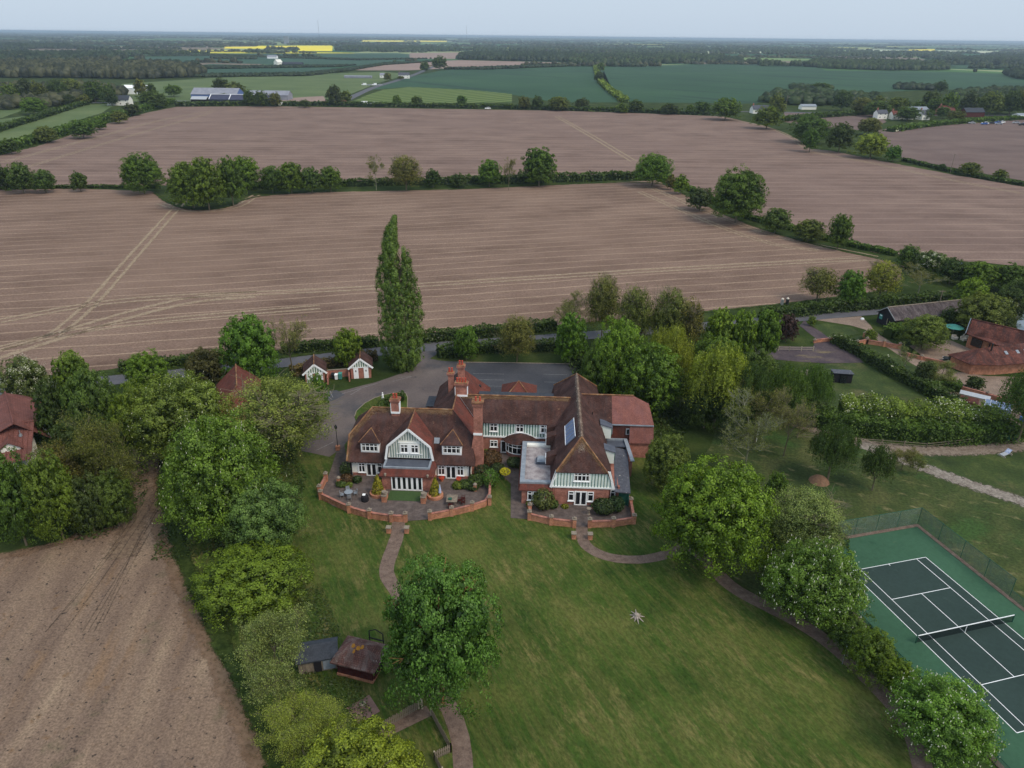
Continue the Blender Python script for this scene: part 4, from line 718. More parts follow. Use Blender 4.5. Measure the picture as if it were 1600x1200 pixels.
SOIL4=surf('weedy_near_soil',[S(106,88,75,1),S(122,102,87,1),S(135,114,96,1),S(150,129,107,1)],.42,8,stretch=(1,.14,1),rot=-.10,fine=(4.2,.32),bmp=.4,
  layers=[(S(92,88,64,1),.16,.58,.76,(1,1,1),0),(S(132,106,82,1),.3,.56,.74,(1,.2,1),-.1),(S(92,80,78,1),.16,.58,.76,(1,.3,1),-.1),(S(122,96,72,1),.6,.60,.74,(1,1,1),0),(S(66,56,50,1),1.5,.60,.68,(1,1,1),0)])
GRASS=surf('rough_meadow_grass',[S(42,56,27,1),S(60,74,34,1),S(82,92,48,1)],.22,7,fine=(2.6,.25),bmp=.4,layers=[(S(100,96,62,1),.08,.52,.70,(1,1,1),0),(S(48,64,30),.6,.5,.7,(1,1,1),0)])
ROUGH=surf('dry_tussock_grass',[S(44,60,28,1),S(64,76,38,1),S(90,92,54,1)],.20,7,rough=.95,stretch=(1,.6,1),rot=.6,fine=(2.4,.34),bmp=.6,layers=[(S(118,112,76,1),.55,.56,.72,(.5,1.4,1),.5),(S(52,74,34),.12,.52,.66,(1,1,1),0)])
mow=math.radians(64)
def lawn():
    m,nt,b,o=base('mown_lawn',.95,.05)
    q=noise(nt,coord(nt,'Object'),.09,6,.6); col=ramp(nt,[(.3,S(46,66,26,1)),(.5,S(63,84,34,1)),(.68,S(94,100,51,1))]); nt.links.new(q,col.inputs[0]); col=col.outputs[0]
    s=noise(nt,coord(nt,'Object',(.05,1,1),mow),1.25,4,.7); col=mix(nt,math_(nt,'MULTIPLY',sstep(nt,s,.42,.58),.45),col,S(92,92,50,1)); 
    s2=noise(nt,coord(nt,'Object',(.28,1,1),mow),.75,7,.8); d=noise(nt,coord(nt,'Object'),.11,4,.6)
    col=mix(nt,math_(nt,'MULTIPLY',math_(nt,'MULTIPLY',sstep(nt,s2,.47,.66),sstep(nt,d,.40,.60)),.62),col,S(134,120,78,1))
    g3=noise(nt,coord(nt,'Object',(.5,1,1),mow),1.1,5,.75); col=mix(nt,math_(nt,'MULTIPLY',sstep(nt,g3,.52,.68),.35),col,S(118,110,66,1))
    g=noise(nt,coord(nt,'Object'),.2,4,.6); col=mix(nt,math_(nt,'MULTIPLY',sstep(nt,g,.55,.72),.5),col,S(38,62,24,1))
    f=noise(nt,coord(nt,'Object',(.5,1,1),mow),3.0,5,.8); col=mix(nt,1.0,col,mix(nt,sstep(nt,f,.28,.72),(.66,)*3,(1.36,)*3),'MULTIPLY')
    nt.links.new(col,b.inputs['Base Color']); bump(nt,b,f,.4,.06); return m
LAWN=lawn()
EDGE={}
def ragged(name,c1,c2,sc=.8,soft=.55,amt=1.):
    """strip whose edges break up into holes: worn tracks, verges, spilled soil"""
    m,nt,b,o=base(name,.95,.05); q=noise(nt,coord(nt,'Object'),sc,6,.7); q2=noise(nt,coord(nt,'Object'),sc*4,3,.7)
    col=mix(nt,sstep(nt,q,.35,.65),c1,c2); col=mix(nt,1.0,col,mix(nt,sstep(nt,q2,.3,.7),(.82,)*3,(1.18,)*3),'MULTIPLY'); nt.links.new(col,b.inputs['Base Color'])
    t=nt.nodes.new('ShaderNodeTexCoord'); sp=N(nt,'SeparateXYZ'); nt.links.new(t.outputs['UV'],sp.inputs[0])
    e=math_(nt,'SUBTRACT',1.0,math_(nt,'ABSOLUTE',sp.outputs[0]))
    a=math_(nt,'ADD',math_(nt,'MULTIPLY',e,1.2),math_(nt,'MULTIPLY',math_(nt,'SUBTRACT',noise(nt,coord(nt,'Object'),sc*1.7,5,.75),.5),2.2)); a=sstep(nt,a,soft-.25,soft+.25)
    nt.links.new(math_(nt,'MULTIPLY',a,amt),b.inputs['Alpha']); return m
TRACK=ragged('pale_wheel_track',S(170,149,124,1),S(188,168,142,1),.6,.56,.62)
VERGE=ragged('ragged_grass_verge',S(44,58,26,1),S(66,78,38,1),.9,.45)
DVERGE=ragged('dry_field_margin',S(124,100,80,1),S(140,116,96,1),.5,.5,.7)
MUD=ragged('worn_dirt',S(112,94,80,1),S(138,118,98,1),1.2,.5,.9)
DRIVE=ragged('gravel_drive',S(118,104,92,1),S(142,128,114,1),1.2,.3)
CHALK=ragged('pale_chalk_drive',S(124,114,104,1),S(152,143,132,1),1.0,.30)
LICH=ragged('roof_lichen',S(116,86,62,1),S(142,116,88,1),1.9,.62,.6); LICHW=ragged('pale_roof_lichen',S(124,104,92,1),S(162,146,130,1),2.2,.62,.7)
PATH=surf('brick_path',[S(98,82,73,1),S(117,99,88,1),S(131,113,101,1)],1.4,5,fine=(7,.22))
PAVE=brick_mat('terrace_pavers',S(124,104,100),S(106,90,88),S(90,80,76),.2,.1,.28)
TARMAC=surf('brown_grey_tarmac',[S(92,83,82,1),S(106,96,93,1),S(118,107,102,1)],.12,6,fine=(3,.1),layers=[(S(78,77,80,1),.05,.5,.64,(1,1,1),0),(S(74,70,72),.35,.62,.70,(1,1,1),0)])
ASPH=surf('dark_asphalt',[S(62,63,69,1),S(74,75,80,1),S(86,86,90,1)],.15,6,fine=(3,.1))
ROAD=surf('lane_asphalt',[S(84,84,89,1),S(104,103,107,1)],.3,5,fine=(3,.1)); YARD=surf('patched_yard_tarmac',[S(66,58,64,1),S(84,73,76,1),S(98,86,84,1)],.3,6,fine=(2,.18),layers=[(S(110,98,72),.25,.58,.7,(.3,1,1),0)])
GRAV=surf('courtyard_gravel',[S(112,96,84),S(136,118,104)],.5,6,fine=(4,.2))
COURT=surf('court_surround_green',[S(56,90,68,1),S(66,102,78,1)],.12,6,fine=(2,.08),rough=.9,layers=[(S(46,82,62,1),.35,.55,.75,(1,1,1),0),(S(86,104,80,1),.9,.66,.76,(1,1,1),0)]); COURTI=surf('court_dark_green',[S(46,62,58,1),S(56,73,68,1)],.1,6,fine=(2,.08),rough=.9,layers=[(S(62,78,72,1),.5,.62,.78,(1,1,1),0)])
CROP=surf('dark_green_crop',[S(38,70,44,1),S(46,79,50,1),S(56,88,55,1)],.006,6,fine=(.2,.10),layers=[(S(34,62,42,1),.02,.55,.66,(.15,1,1),.9)])
TEAL=surf('blue_green_crop',[S(42,74,54,1),S(54,86,62,1)],.006,5,fine=(.1,.1)); PASTURE=surf('pale_pasture',[S(76,94,50,1),S(90,106,60,1),S(104,116,70,1)],.02,6,fine=(.3,.1))
BROWNF=surf('far_bare_field',[S(128,108,98),S(142,120,108)],.01,5,fine=(.1,.08)); RAPE=surf('yellow_rape',[S(220,200,40),S(236,216,60)],.02,4); PALE=surf('pale_far_field',[S(160,170,140),S(190,190,160)],.01,4)
def striped():
    m,nt,b,o=base('mown_striped_meadow',.95,.05); sp=N(nt,'SeparateXYZ'); nt.links.new(coord(nt,'Object',(1,1,1),math.radians(34)),sp.inputs[0])
    k=math_(nt,'SINE',math_(nt,'MULTIPLY',sp.outputs[0],.42)); q=noise(nt,coord(nt,'Object'),.05,5); col=mix(nt,sstep(nt,k,-.4,.4),S(76,98,52,1),S(116,128,78,1)); col=mix(nt,math_(nt,'MULTIPLY',q,.5),col,S(92,108,60,1)); nt.links.new(col,b.inputs['Base Color']); return m
STR=striped()
def far_ground():
    """meadow green near the house; beyond 1.5 km the patchwork of fields too small to model"""
    m,nt,b,o=base('countryside',.95,.05); g=noise(nt,coord(nt,'Object'),.10,6,.6); near=ramp(nt,[(.3,S(42,54,26,1)),(.5,S(56,70,34,1)),(.7,S(80,88,46,1))]); nt.links.new(g,near.inputs[0])
    f=noise(nt,coord(nt,'Object'),2.2,4,.75); nr=mix(nt,1.0,near.outputs[0],mix(nt,sstep(nt,f,.25,.75),(.75,)*3,(1.25,)*3),'MULTIPLY')
    v=N(nt,'TexVoronoi'); v.inputs['Scale'].default_value=1/420; nt.links.new(coord(nt,'Object',(.75,1,1),.3),v.inputs[0]); sp=N(nt,'SeparateColor'); nt.links.new(v.outputs['Color'],sp.inputs[0])
    r=ramp(nt,[(0,S(56,92,60,1)),(.3,S(84,116,72,1)),(.5,S(124,146,92,1)),(.64,S(130,118,104,1)),(.74,S(58,82,60,1)),(.84,S(150,160,116,1)),(.965,S(206,196,70,1))]); r.color_ramp.interpolation='CONSTANT'; nt.links.new(sp.outputs[0],r.inputs[0])
    y=N(nt,'SeparateXYZ'); nt.links.new(coord(nt,'Object'),y.inputs[0]); nt.links.new(mix(nt,sstep(nt,y.outputs[1],1500,1520),nr,r.outputs[0]),b.inputs['Base Color']); return m
# ------------------------------------------------------------------ the setting
gm=MB(); gm.quad((-30000,-150,0),(30000,-150,0),(30000,45000,0),(-30000,45000,0)); gm.build('ground',far_ground(),kind='structure',uv=False)
SH=[('rough_grass','meadow',.02,ROUGH,.3),('lawn','lawn',.03,LAWN,.15),('lower_field','field',.03,SOIL4,.45),('near_field','field',.04,SOIL,.35),('middle_field','field',.05,SOIL2,.5),('east_field','field',.03,SOIL3,.6),
 ('pasture','pasture',.02,PASTURE,.4),('west_paddock','pasture',.025,PASTURE,.4),('striped_meadow','meadow',.08,STR,.3),('crop_west','crop_field',.05,CROP,.6),('crop_east','crop_field',.05,CROP,.6),('airfield_west','pasture',.03,PASTURE,.5),
 ('bare_patch','field',.06,BROWNF,.5),('teal_a','crop_field',.06,TEAL,1),('teal_b','crop_field',.05,TEAL,1),('teal_c','crop_field',.04,TEAL,1),('brown_far','field',.1,BROWNF,1),('brown_far_b','field',.1,BROWNF,1),
 ('rape_a','rape_field',.15,RAPE,1),('rape_b','rape_field',.15,RAPE,1),('rape_c','rape_field',.15,RAPE,1),('crop_far_e','crop_field',.08,CROP,1),('pale_far','field',.12,PALE,1),('pale_far_b','field',.12,PALE,1),
 ('allotment','field',.06,SOIL3,.4),('east_lawn','lawn',.04,GRASS,.15),('paddock','lawn',.03,GRASS,.15),('verge_lawn','lawn',.06,GRASS,.1),('strip_lawn','lawn',.03,GRASS,.1),('barn_garden','lawn',.05,GRASS,.1),
 ('forecourt','forecourt',.05,TARMAC,.08),('carpark','car_park',.058,ASPH,.05),('dark_bay','parking_bay',.062,ASPH,0),('tarmac_yard','yard',.05,YARD,.12),('barn_drive','driveway',.05,GRAV,.15),('courtyard','courtyard',.06,GRAV,.1),('yard','yard',.05,PATH,.1),
 ('terrace_west','terrace',.09,PAVE,0),('terrace_east','terrace',.09,PAVE,0),('side_path','path',.08,PAVE,0),('playhouse_paving','paving',.06,surf('pinkish_paving',[S(112,88,82,1),S(136,110,102,1)],1.5,fine=(8,.15)),0)]
for k,nm,z,m_,rg in SH: sheet(nm,P[k],z,m_,rg,2.0 if len(P[k])<40 else 3)
isl=sheet('grass_island',P['island'],.16,LAWN,thick=.12)
water=surf('pond_water',[S(110,126,140),S(130,146,160)],.3,rough=.08,spec=.6); sheet('pond',P['pond'],.03,water,.3,2,sm=1)
ribbon('lane',P['L_lane'],4.6,.066,ROAD,cross=2,wj=.02)
for e_ in(-1,1):
    pts=smooth(P['L_lane'],2,False); q=[]
    for i,p in enumerate(pts):
        d=(pts[min(i+1,len(pts)-1)]-pts[max(i-1,0)]).normalized(); q.append((p.x-d.y*e_*3.1,p.y+d.x*e_*3.1))
    if e_>0: ribbon('grass_verge',q,2.6,.072,VERGE,sm=0)
ribbon('garden_path',P['L_garden_path'],1.75,.05,PATH,wj=.03); ribbon('garden_path',P['L_curved_path'],1.55,.05,PATH,wj=.03); ribbon('garden_path',P['L_long_path'],1.8,.054,PATH,wj=.04)
ribbon('gravel_drive',P['L_east_drive'],3.7,.06,DRIVE); ribbon('gravel_drive',P['L_chalk_drive'],3.5,.066,CHALK)
ribbon('road',P['L_airfield_road'],9,.12,ROAD); ribbon('road',P['L_main_road'],8,.1,ROAD)
for w,pts in TRACKS:
    # two wheel lines of each tractor run
    q=smooth(pts,2,False)
    for e_ in(-.5,.5):
        r=[]
        for i,p in enumerate(q):
            d=(q[min(i+1,len(q)-1)]-q[max(i-1,0)]).normalized(); r.append((p.x-d.y*e_*w*.8,p.y+d.x*e_*w*.8))
        ribbon('wheel_track',r,w*.62,.085,TRACK,sm=0,step=2.5,wj=.15)
for a,w in((P['lower_field'][4:7],0),): pass
lf=P['lower_field']; ribbon('field_margin',lf[8:18],2.6,.06,DVERGE,wj=.3); ribbon('grass_verge',[(x+1.5,y+.6) for x,y in lf[8:18]],3.0,.064,VERGE,wj=.3)
ribbon('field_margin',lf[0:5],2.2,.06,DVERGE,wj=.3)
nf=P['near_field']; ribbon('grass_verge',nf[2:8],2.4,.09,VERGE,wj=.4); ribbon('grass_verge',nf[8:17],2.2,.09,VERGE,wj=.4); ribbon('grass_verge',nf[16:27],1.6,.09,VERGE,wj=.3)
ribbon('dirt_track',[((lf[5][0]+lf[8][0])/2,lf[8][1]+8),((lf[6][0]+lf[8][0])/2,lf[8][1]),((lf[5][0]+lf[9][0])/2,lf[9][1]-2),((lf[4][0]+lf[11][0])/2,lf[11][1]-3)],5,.075,MUD,wj=.2)
# tractor ruts where the dirt track meets the field
for k in range(7):
    x0=-50+random.uniform(-1.5,1.5); ribbon('rut',[(x0+k*.5,84+random.uniform(-2,2)),(x0+k*.55+.5,76),(x0+k*.8+.5,68+random.uniform(-3,3)),(x0+k*1.1,60)],.28,.08,ragged('rut_%d'%k,S(70,60,54,1),S(86,74,66,1),1.2,.75,.4) if k==0 else bpy.data.materials['rut_0'],wj=.2)
# kerb round the island and car park, painted bay lines
def curb(name,pts,w,h,mat,z=0):
    m=MB()
    for i in range(len(pts)-1):
        a=Vector(pts[i]+(0,)); b=Vector(pts[i+1]+(0,)); d=(b-a).normalized(); n=Vector((-d.y,d.x,0))*w/2
        m.prism([a-n+Vector((0,0,z)),b-n+Vector((0,0,z)),b+n+Vector((0,0,z)),a+n+Vector((0,0,z))],(0,0,h))
    return m.build(name,mat,kind='structure')
curb('kerb',P['carpark'][0:3],.15,.12,M['stone'],.05); curb('kerb',P['island'][:9],.14,.13,M['stone'],.04)
# ------------------------------------------------------------------ building helpers
_wm={}
CUR=surf('pale_curtain',[S(110,108,106,1),S(150,146,140,1)],6)
def curt(w,h): return [MB().box(a,b,-.018,-.0125,.1,h-.1).mesh('curtain',CUR) for a,b in((.12,.12+w*.09),(w-.12-w*.07,w-.12))]
def window(par,loc,w,h,nx=2,tr=.35,rz=0,door=False,label=None,fm=None,name=None,sill=True):
    """frame with glazing bars and one dark pane behind; local x along the wall, -y outwards"""
    fm=fm or M['white']; key=(round(w,2),round(h,2),nx,tr,door,fm.name,sill)
    if key not in _wm:
        m=MB(); f=.12 if not door else .16; mw=.06 if not door or nx<2 else .11; m.box(0,w,-.07,.02,0,f if not door else .2).box(0,w,-.07,.02,h-f,h).box(0,f,-.07,.02,f,h-f).box(w-f,w,-.07,.02,f,h-f)
        for k in range(1,nx): m.box(w*k/nx-mw,w*k/nx+mw,-.068,.02,.07,h-.06)
        if tr: m.box(.05,w-.05,-.066,.02,h*(1-tr)-.05,h*(1-tr)+.05)
        if sill and not door: m.box(-.08,w+.08,-.14,0,-.09,-.002)
        g=MB(); g.box(.03,w-.03,-.012,.012,.03,h-.03); _wm[key]=(m.mesh('window_frame',fm),g.mesh('pane',M['glass']),curt(w,h) if w>1.0 and h>1.2 else None)
    a,b,c=_wm[key]; o=link(name or('door' if door else 'window'),a,par,label,loc=loc,rz=rz); link('pane',b,o)
    for q in c or (): link('curtain',q,o)
    return o
def roof(par,polys,mat,label=None,name='roof',th=.14):
    m=MB()
    for p in polys: m.prism(p,(0,0,-th)) if Vector(p[1]).__sub__(Vector(p[0])).cross(Vector(p[2])-Vector(p[0])).z<0 else m.prism(p[::-1],(0,0,-th))
    return m.build(name,mat,par,label)
def ridge(par,pts,r=.12,mat=None,name='ridge_tiles',label=None):
    m=MB()
    for a,b in zip(pts[:-1],pts[1:]):
        a=Vector(a);b=Vector(b); n=max(1,int((b-a).length/.45))
        for k in range(n): m.tube(a.lerp(b,k/n),a.lerp(b,(k+1.02)/n),r*RNG.uniform(.9,1.1),r*.9,6)
    return m.build(name,mat or M['lichen'],par,label)
def lichen(par,a,b,da,db,mat=None):
    """crust of lichen spreading down a roof slope from its ridge or hip"""
    up=Vector((0,0,.035)); P4=[Vector(a)+up,Vector(b)+up,Vector(b)+Vector(db)+up,Vector(a)+Vector(da)+up]
    me=bpy.data.meshes.new('lichen_crust'); me.from_pydata([tuple(p) for p in P4],[],[(0,1,2,3)]); me.update(); l=me.uv_layers.new(name='UVMap'); L=(P4[1]-P4[0]).length
    for i,uv in enumerate(((0,0),(0,L),(1,L),(1,0))): l.data[i].uv=uv
    me.materials.append(mat or LICH); o=link('lichen_crust',me,par); o['kind']='stuff'; return o
def wall(par,x0,x1,y0,y1,z0,z1,mat,name='wall',label=None): return MB().box(x0,x1,y0,y1,z0,z1).build(name,mat,par,label)
def chimney(par,x,y,z0,z1,w,d,pots,label=None,flash=True,brk=None):
    m=MB(); m.box(x-w/2,x+w/2,y-d/2,y+d/2,z0,z1-.55).box(x-w/2-.1,x+w/2+.1,y-d/2-.1,y+d/2+.1,z1-.55,z1-.32).box(x-w/2-.2,x+w/2+.2,y-d/2-.2,y+d/2+.2,z1-.32,z1-.12)
    c=m.build('chimney',brk or M['brick'],par,label); MB().box(x-w/2-.12,x+w/2+.12,y-d/2-.12,y+d/2+.12,z1-.12,z1).build('chimney_cap',M['lichen'],c)
    for k in range(pots):
        MB().lathe([(.15,0),(.13,.35),(.12,.6),(.16,.63),(.16,.7),(.1,.7)],(x+(k-(pots-1)/2)*.42,y,z1),10).build('chimney_pot',M['pot'],c)
    if flash: MB().box(x-w/2-.06,x+w/2+.06,y-d/2-.09,y-d/2-.02,z0+ .55,z0+.85).box(x-w/2-.09,x-w/2-.02,y-d/2-.05,y+d/2,z0+.55,z0+2.2).box(x+w/2+.02,x+w/2+.09,y-d/2-.05,y+d/2,z0+.55,z0+2.2).build('lead_flashing',M['white'],c)
    return c
_bm={}
def battens(par,x0,x1,y,zlo,zhi,step,w,mat,skip=()):
    """vertical boards planted on a timber panel; zlo/zhi functions of x"""
    n=int((x1-x0)/step); k0=(x1-x0-n*step)/2
    key=mat.name
    if key not in _bm: _bm[key]=MB().box(-.5,.5,-.05,.0,0,1).mesh('batten',mat)
    for k in range(n+1):
        x=x0+k0+k*step; segs=[(zlo(x),zhi(x))]
        for a,b,c,d in skip:
            if a<x<b: segs=[s for s in((segs[0][0],c),(d,segs[0][1])) if s[1]-s[0]>.12]
        for s0,s1 in segs:
            if s1-s0>.1: link('batten',_bm[key],par,loc=(x,y,s0),scale=(w,1,s1-s0))
# ------------------------------------------------------------------ the manor
H=thing('manor_house','large brick and timbered manor with brown tiled roofs, chimneys and green striped gables','house',(9.5,85,0),math.radians(-2.5))
# left wing -------------------------------------------------------
wall(H,-33.1,-15.6,5.6,16.3,0,2.75,M['render'],label='white rendered ground floor wall of the left wing')
wall(H,-32.95,-15.8,5.52,5.6,0,.48,M['brick'],'plinth'); 
for x in(-33.15,-15.75): wall(H,x-.1,x+.1,5.42,5.62,0,2.7,M['black'],'corner_post')
LT=[[(-30.7,10.8,8.6),(-18.7,10.8,8.6),(-15.55,8.1,5.8),(-15.0,5.1,2.6),(-33.6,5.1,2.6),(-33.7,7.9,5.5)],
    [(-30.7,10.8,8.6),(-33.7,7.9,5.5),(-33.7,13.7,5.5)],[(-33.7,7.9,5.5),(-33.6,5.1,2.6),(-33.6,16.5,2.6),(-33.7,13.7,5.5)],
    [(-30.7,10.8,8.6),(-33.7,13.7,5.5),(-33.6,16.5,2.6),(-18.7,16.5,2.6),(-18.7,10.8,8.6)]]
roof(H,LT,M['tile'])
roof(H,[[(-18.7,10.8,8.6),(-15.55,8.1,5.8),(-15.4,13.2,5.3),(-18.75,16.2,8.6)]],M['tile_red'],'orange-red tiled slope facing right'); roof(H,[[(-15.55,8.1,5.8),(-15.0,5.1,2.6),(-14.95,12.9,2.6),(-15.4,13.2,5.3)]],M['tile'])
roof(H,[[(-18.7,10.8,8.6),(-18.75,16.2,8.6),(-18.75,20,8.6),(-22.6,20,4.9),(-22.6,15,4.9)]],M['tile'])
ridge(H,[(-30.7,10.8,8.66),(-24.5,10.8,8.66),(-18.7,10.8,8.66)]); ridge(H,[(-30.7,10.8,8.62),(-33.7,7.9,5.52),(-33.62,5.1,2.66)],.12); ridge(H,[(-18.7,10.8,8.62),(-15.55,8.1,5.82)],.09,M['tile']); ridge(H,[(-18.7,10.8,8.66),(-18.75,16.3,8.66)],.12)
MB().prism([(-18.75,16.25,8.74),(-15.42,13.25,5.42),(-15.30,13.05,5.42),(-18.60,16.05,8.74)],(0,0,.06)).build('verge',M['white'],H)
s1=(0,-1.0,-1.053); lichen(H,(-30.7,10.8,8.6),(-18.7,10.8,8.6),s1,s1); lichen(H,(-30.7,10.8,8.6),(-33.7,7.9,5.5),(1.5,-.5,-.5),(1.3,-.4,-.42)); lichen(H,(-33.7,7.9,5.5),(-33.6,5.1,2.6),(1.2,-.2,-.21),(.7,0,0))
# rafter feet under the eaves
rm=MB().box(-.05,.05,0,.5,0,.12).mesh('rafter_end',M['black'])
for k in range(38):
    x=-33.3+k*.48
    if not -28.3<x<-20.2: link('rafter_end',rm,H,loc=(x,5.12,2.36))
# the big centre gable
gz=lambda x: 8.2-abs(x+24.3)*(2.6/2.85) if abs(x+24.3)<2.85 else 5.6-(abs(x+24.3)-2.85)*4.8
GP=[(-27.5,5.0,3.6),(-21.1,5.0,3.6),(-21.45,5.0,5.6),(-24.3,5.0,8.2),(-27.15,5.0,5.6)]
gp_=MB().prism(GP,(0,.15,0)).build('timber_panel',M['render'],H,'white and grey-green striped boarding of the big centre gable')
battens(gp_,-27.1,-21.5,4.99,lambda x:3.7,lambda x:gz(x)-.25,.36,.145,M['grn2'],skip=((-25.75,-22.75,4.05,6.55),))
MB().box(-25.9,-22.6,4.9,4.98,6.1,6.2).build('rail',M['white'],gp_); MB().box(-26.2,-22.4,4.9,4.98,4.28,4.36).build('rail',M['white'],gp_)
for a,b in(((-27.75,4.55,3.5),(-27.35,4.55,5.72)),((-27.35,4.55,5.72),(-24.3,4.55,8.5)),((-24.3,4.55,8.5),(-21.25,4.55,5.72)),((-21.25,4.55,5.72),(-20.9,4.55,3.5))):
    a=Vector(a);b=Vector(b);d=(b-a).normalized(); n=Vector((-d.z,0,d.x))*.16
    MB().prism([a-n,b-n,b+n,a+n],(0,.07,0)).build('bargeboard',M['white'],gp_)
window(H,(-25.6,4.93,4.5),1.15,1.4,2,.34); window(H,(-24.1,4.93,4.5),1.15,1.4,2,.34)
MB().box(-24.45,-24.1,4.86,5.0,4.45,5.95).build('window_post',M['white'],H)
roof(H,[[(-24.3,4.6,8.42),(-27.3,4.6,5.65),(-27.4,7.9,5.6),(-24.3,10.55,8.42)],[(-27.3,4.6,5.65),(-27.7,4.6,3.5),(-27.7,6.0,3.5),(-27.4,7.9,5.6)]],M['tile'],'left slope of the centre gable roof')
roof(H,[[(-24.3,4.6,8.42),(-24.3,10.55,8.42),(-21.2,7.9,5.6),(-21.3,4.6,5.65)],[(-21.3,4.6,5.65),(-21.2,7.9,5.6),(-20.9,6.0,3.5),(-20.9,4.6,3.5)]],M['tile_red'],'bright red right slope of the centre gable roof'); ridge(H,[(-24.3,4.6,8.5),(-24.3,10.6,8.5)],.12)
# hipped dormers
def dormer(u0,u1,v,z0,z1,uc,va,za):
    d=MB().box(u0,u1,v,v+2.2,z0,z1).build('dormer',M['white'],H,'white dormer with a small hipped tile roof')
    a=(uc,va-1.15,za); roof(d,[[(u0-.22,v-.25,z1-.05),(u1+.22,v-.25,z1-.05),a],[(u0-.22,v-.25,z1-.05),a,(uc,va,za),(u0-.22,v+1.9,z1-.05)],[(u1+.22,v-.25,z1-.05),(u1+.22,v+1.9,z1-.05),(uc,va,za),a]],M['tile'],name='dormer_roof')
    ridge(d,[(u0-.2,v-.25,z1),a,(u1+.2,v-.25,z1)],.07,name='dormer_ridge'); window(d,(u0+.12,v-.03,z0+.28),u1-u0-.24,z1-z0-.5,4,.36,sill=False)
    return d
dormer(-31.65,-28.95,6.1,3.6,5.45,-30.3,8.9,6.85); dormer(-19.8,-16.95,6.1,3.7,5.5,-18.35,9.0,6.95)
sl=MB().prism([(-21.1,7.15,4.88),(-20.3,7.15,4.88),(-20.3,7.75,5.52),(-21.1,7.75,5.52)],(0,-.05,.06)).build('skylight',M['leadp'],H)
# ground floor windows and doors of the left wing
window(H,(-30.95,5.5,0),1.6,2.2,2,0,door=True,label='white french door'); window(H,(-32.1,5.52,.62),1.05,1.6,2,.3); window(H,(-29.3,5.52,.62),.75,1.6,1,.3)
window(H,(-19.3,5.5,0),1.6,2.2,2,0,door=True); window(H,(-20.4,5.52,.62),1.05,1.6,2,.3); window(H,(-17.65,5.52,.62),1.05,1.6,2,.3)
# flat topped porch with tiled skirt and bifold doors
wall(H,-27.9,-20.8,2.1,5.6,0,2.5,M['brick'],label='brick wall of the projecting porch')
for i,x in enumerate(np.linspace(-26.55,-22.1,7)[:-1]): window(H,(float(x),2.02,.05),.742,2.32,1,0,door=True,label='narrow panel of the white folding doors' )
MB().box(-26.7,-21.95,1.9,2.08,2.36,2.5).build('lintel',M['lead'],H)
roof(H,[[(-28.25,1.75,2.5),(-20.45,1.75,2.5),(-21.15,2.6,3.3),(-27.7,2.6,3.3)],[(-28.25,1.75,2.5),(-27.7,2.6,3.3),(-27.7,5.3,3.3),(-28.25,5.6,2.5)],[(-20.45,1.75,2.5),(-20.45,5.6,2.5),(-21.15,5.3,3.3),(-21.15,2.6,3.3)]],M['tile_red'],'red tiled skirt round the flat porch roof')
MB().box(-27.5,-21.35,2.8,4.99,3.2,3.35).build('flat_roof',M['lead'],H,'grey flat roof over the porch')
MB().box(-27.75,-21.1,2.55,2.8,3.1,3.5).box(-27.77,-27.5,2.8,4.98,3.1,3.5).box(-21.35,-21.08,2.8,4.98,3.1,3.5).build('parapet',M['leadp'],H)
for x in(-27.3,-21.3): MB().lathe([(.12,0),(.16,.08),(.1,.2),(.2,.3),(.14,.42)],(x,1.85,2.45),8).build('finial',M['stone'],H)
for x in(-28.2,-20.45,-14.9,-33.5): MB().tube((x,5.0,0),(x,5.0,2.6),.05).build('drainpipe',M['dmetal'],H)
# chimneys
chimney(H,-27.1,10.4,7.6,10.5,1.15,.9,2,'chimney on the ridge of the left wing with white flashing')
st=MB(); st.box(-15.25,-14.05,7.0,8.1,0,11.3).box(-15.75,-13.9,6.8,8.3,0,3.6); st.prism([(-15.75,6.8,3.6),(-13.9,6.8,3.6),(-14.05,7.0,6.6),(-15.25,7.0,6.6)],(0,1.3,0)).box(-15.4,-13.9,6.85,8.25,11.3,11.75)
ch=st.build('chimney',M['brick'],H,'tall brick chimney stack standing against the left wing'); MB().box(-15.5,-13.8,6.75,8.35,11.75,11.9).build('chimney_cap',M['lichen'],ch)
for k in(-.3,.3): MB().lathe([(.15,0),(.13,.35),(.12,.55),(.16,.6),(.1,.62)],(-14.65+k,7.55,11.9),10).build('chimney_pot',M['pot'],ch)
MB().box(-15.3,-14.0,6.93,6.99,6.6,6.95).build('lead_flashing',M['white'],ch)
chimney(H,-18.0,16.3,7.8,10.6,1.75,.9,4,'wide chimney with four red pots'); chimney(H,-20.3,21.5,5.5,9.9,.8,.8,2,'slim chimney at the back left',flash=False); chimney(H,-18.7,22.2,7.5,10.9,1.0,.9,2,'chimney with a lichen yellow cap',flash=False)
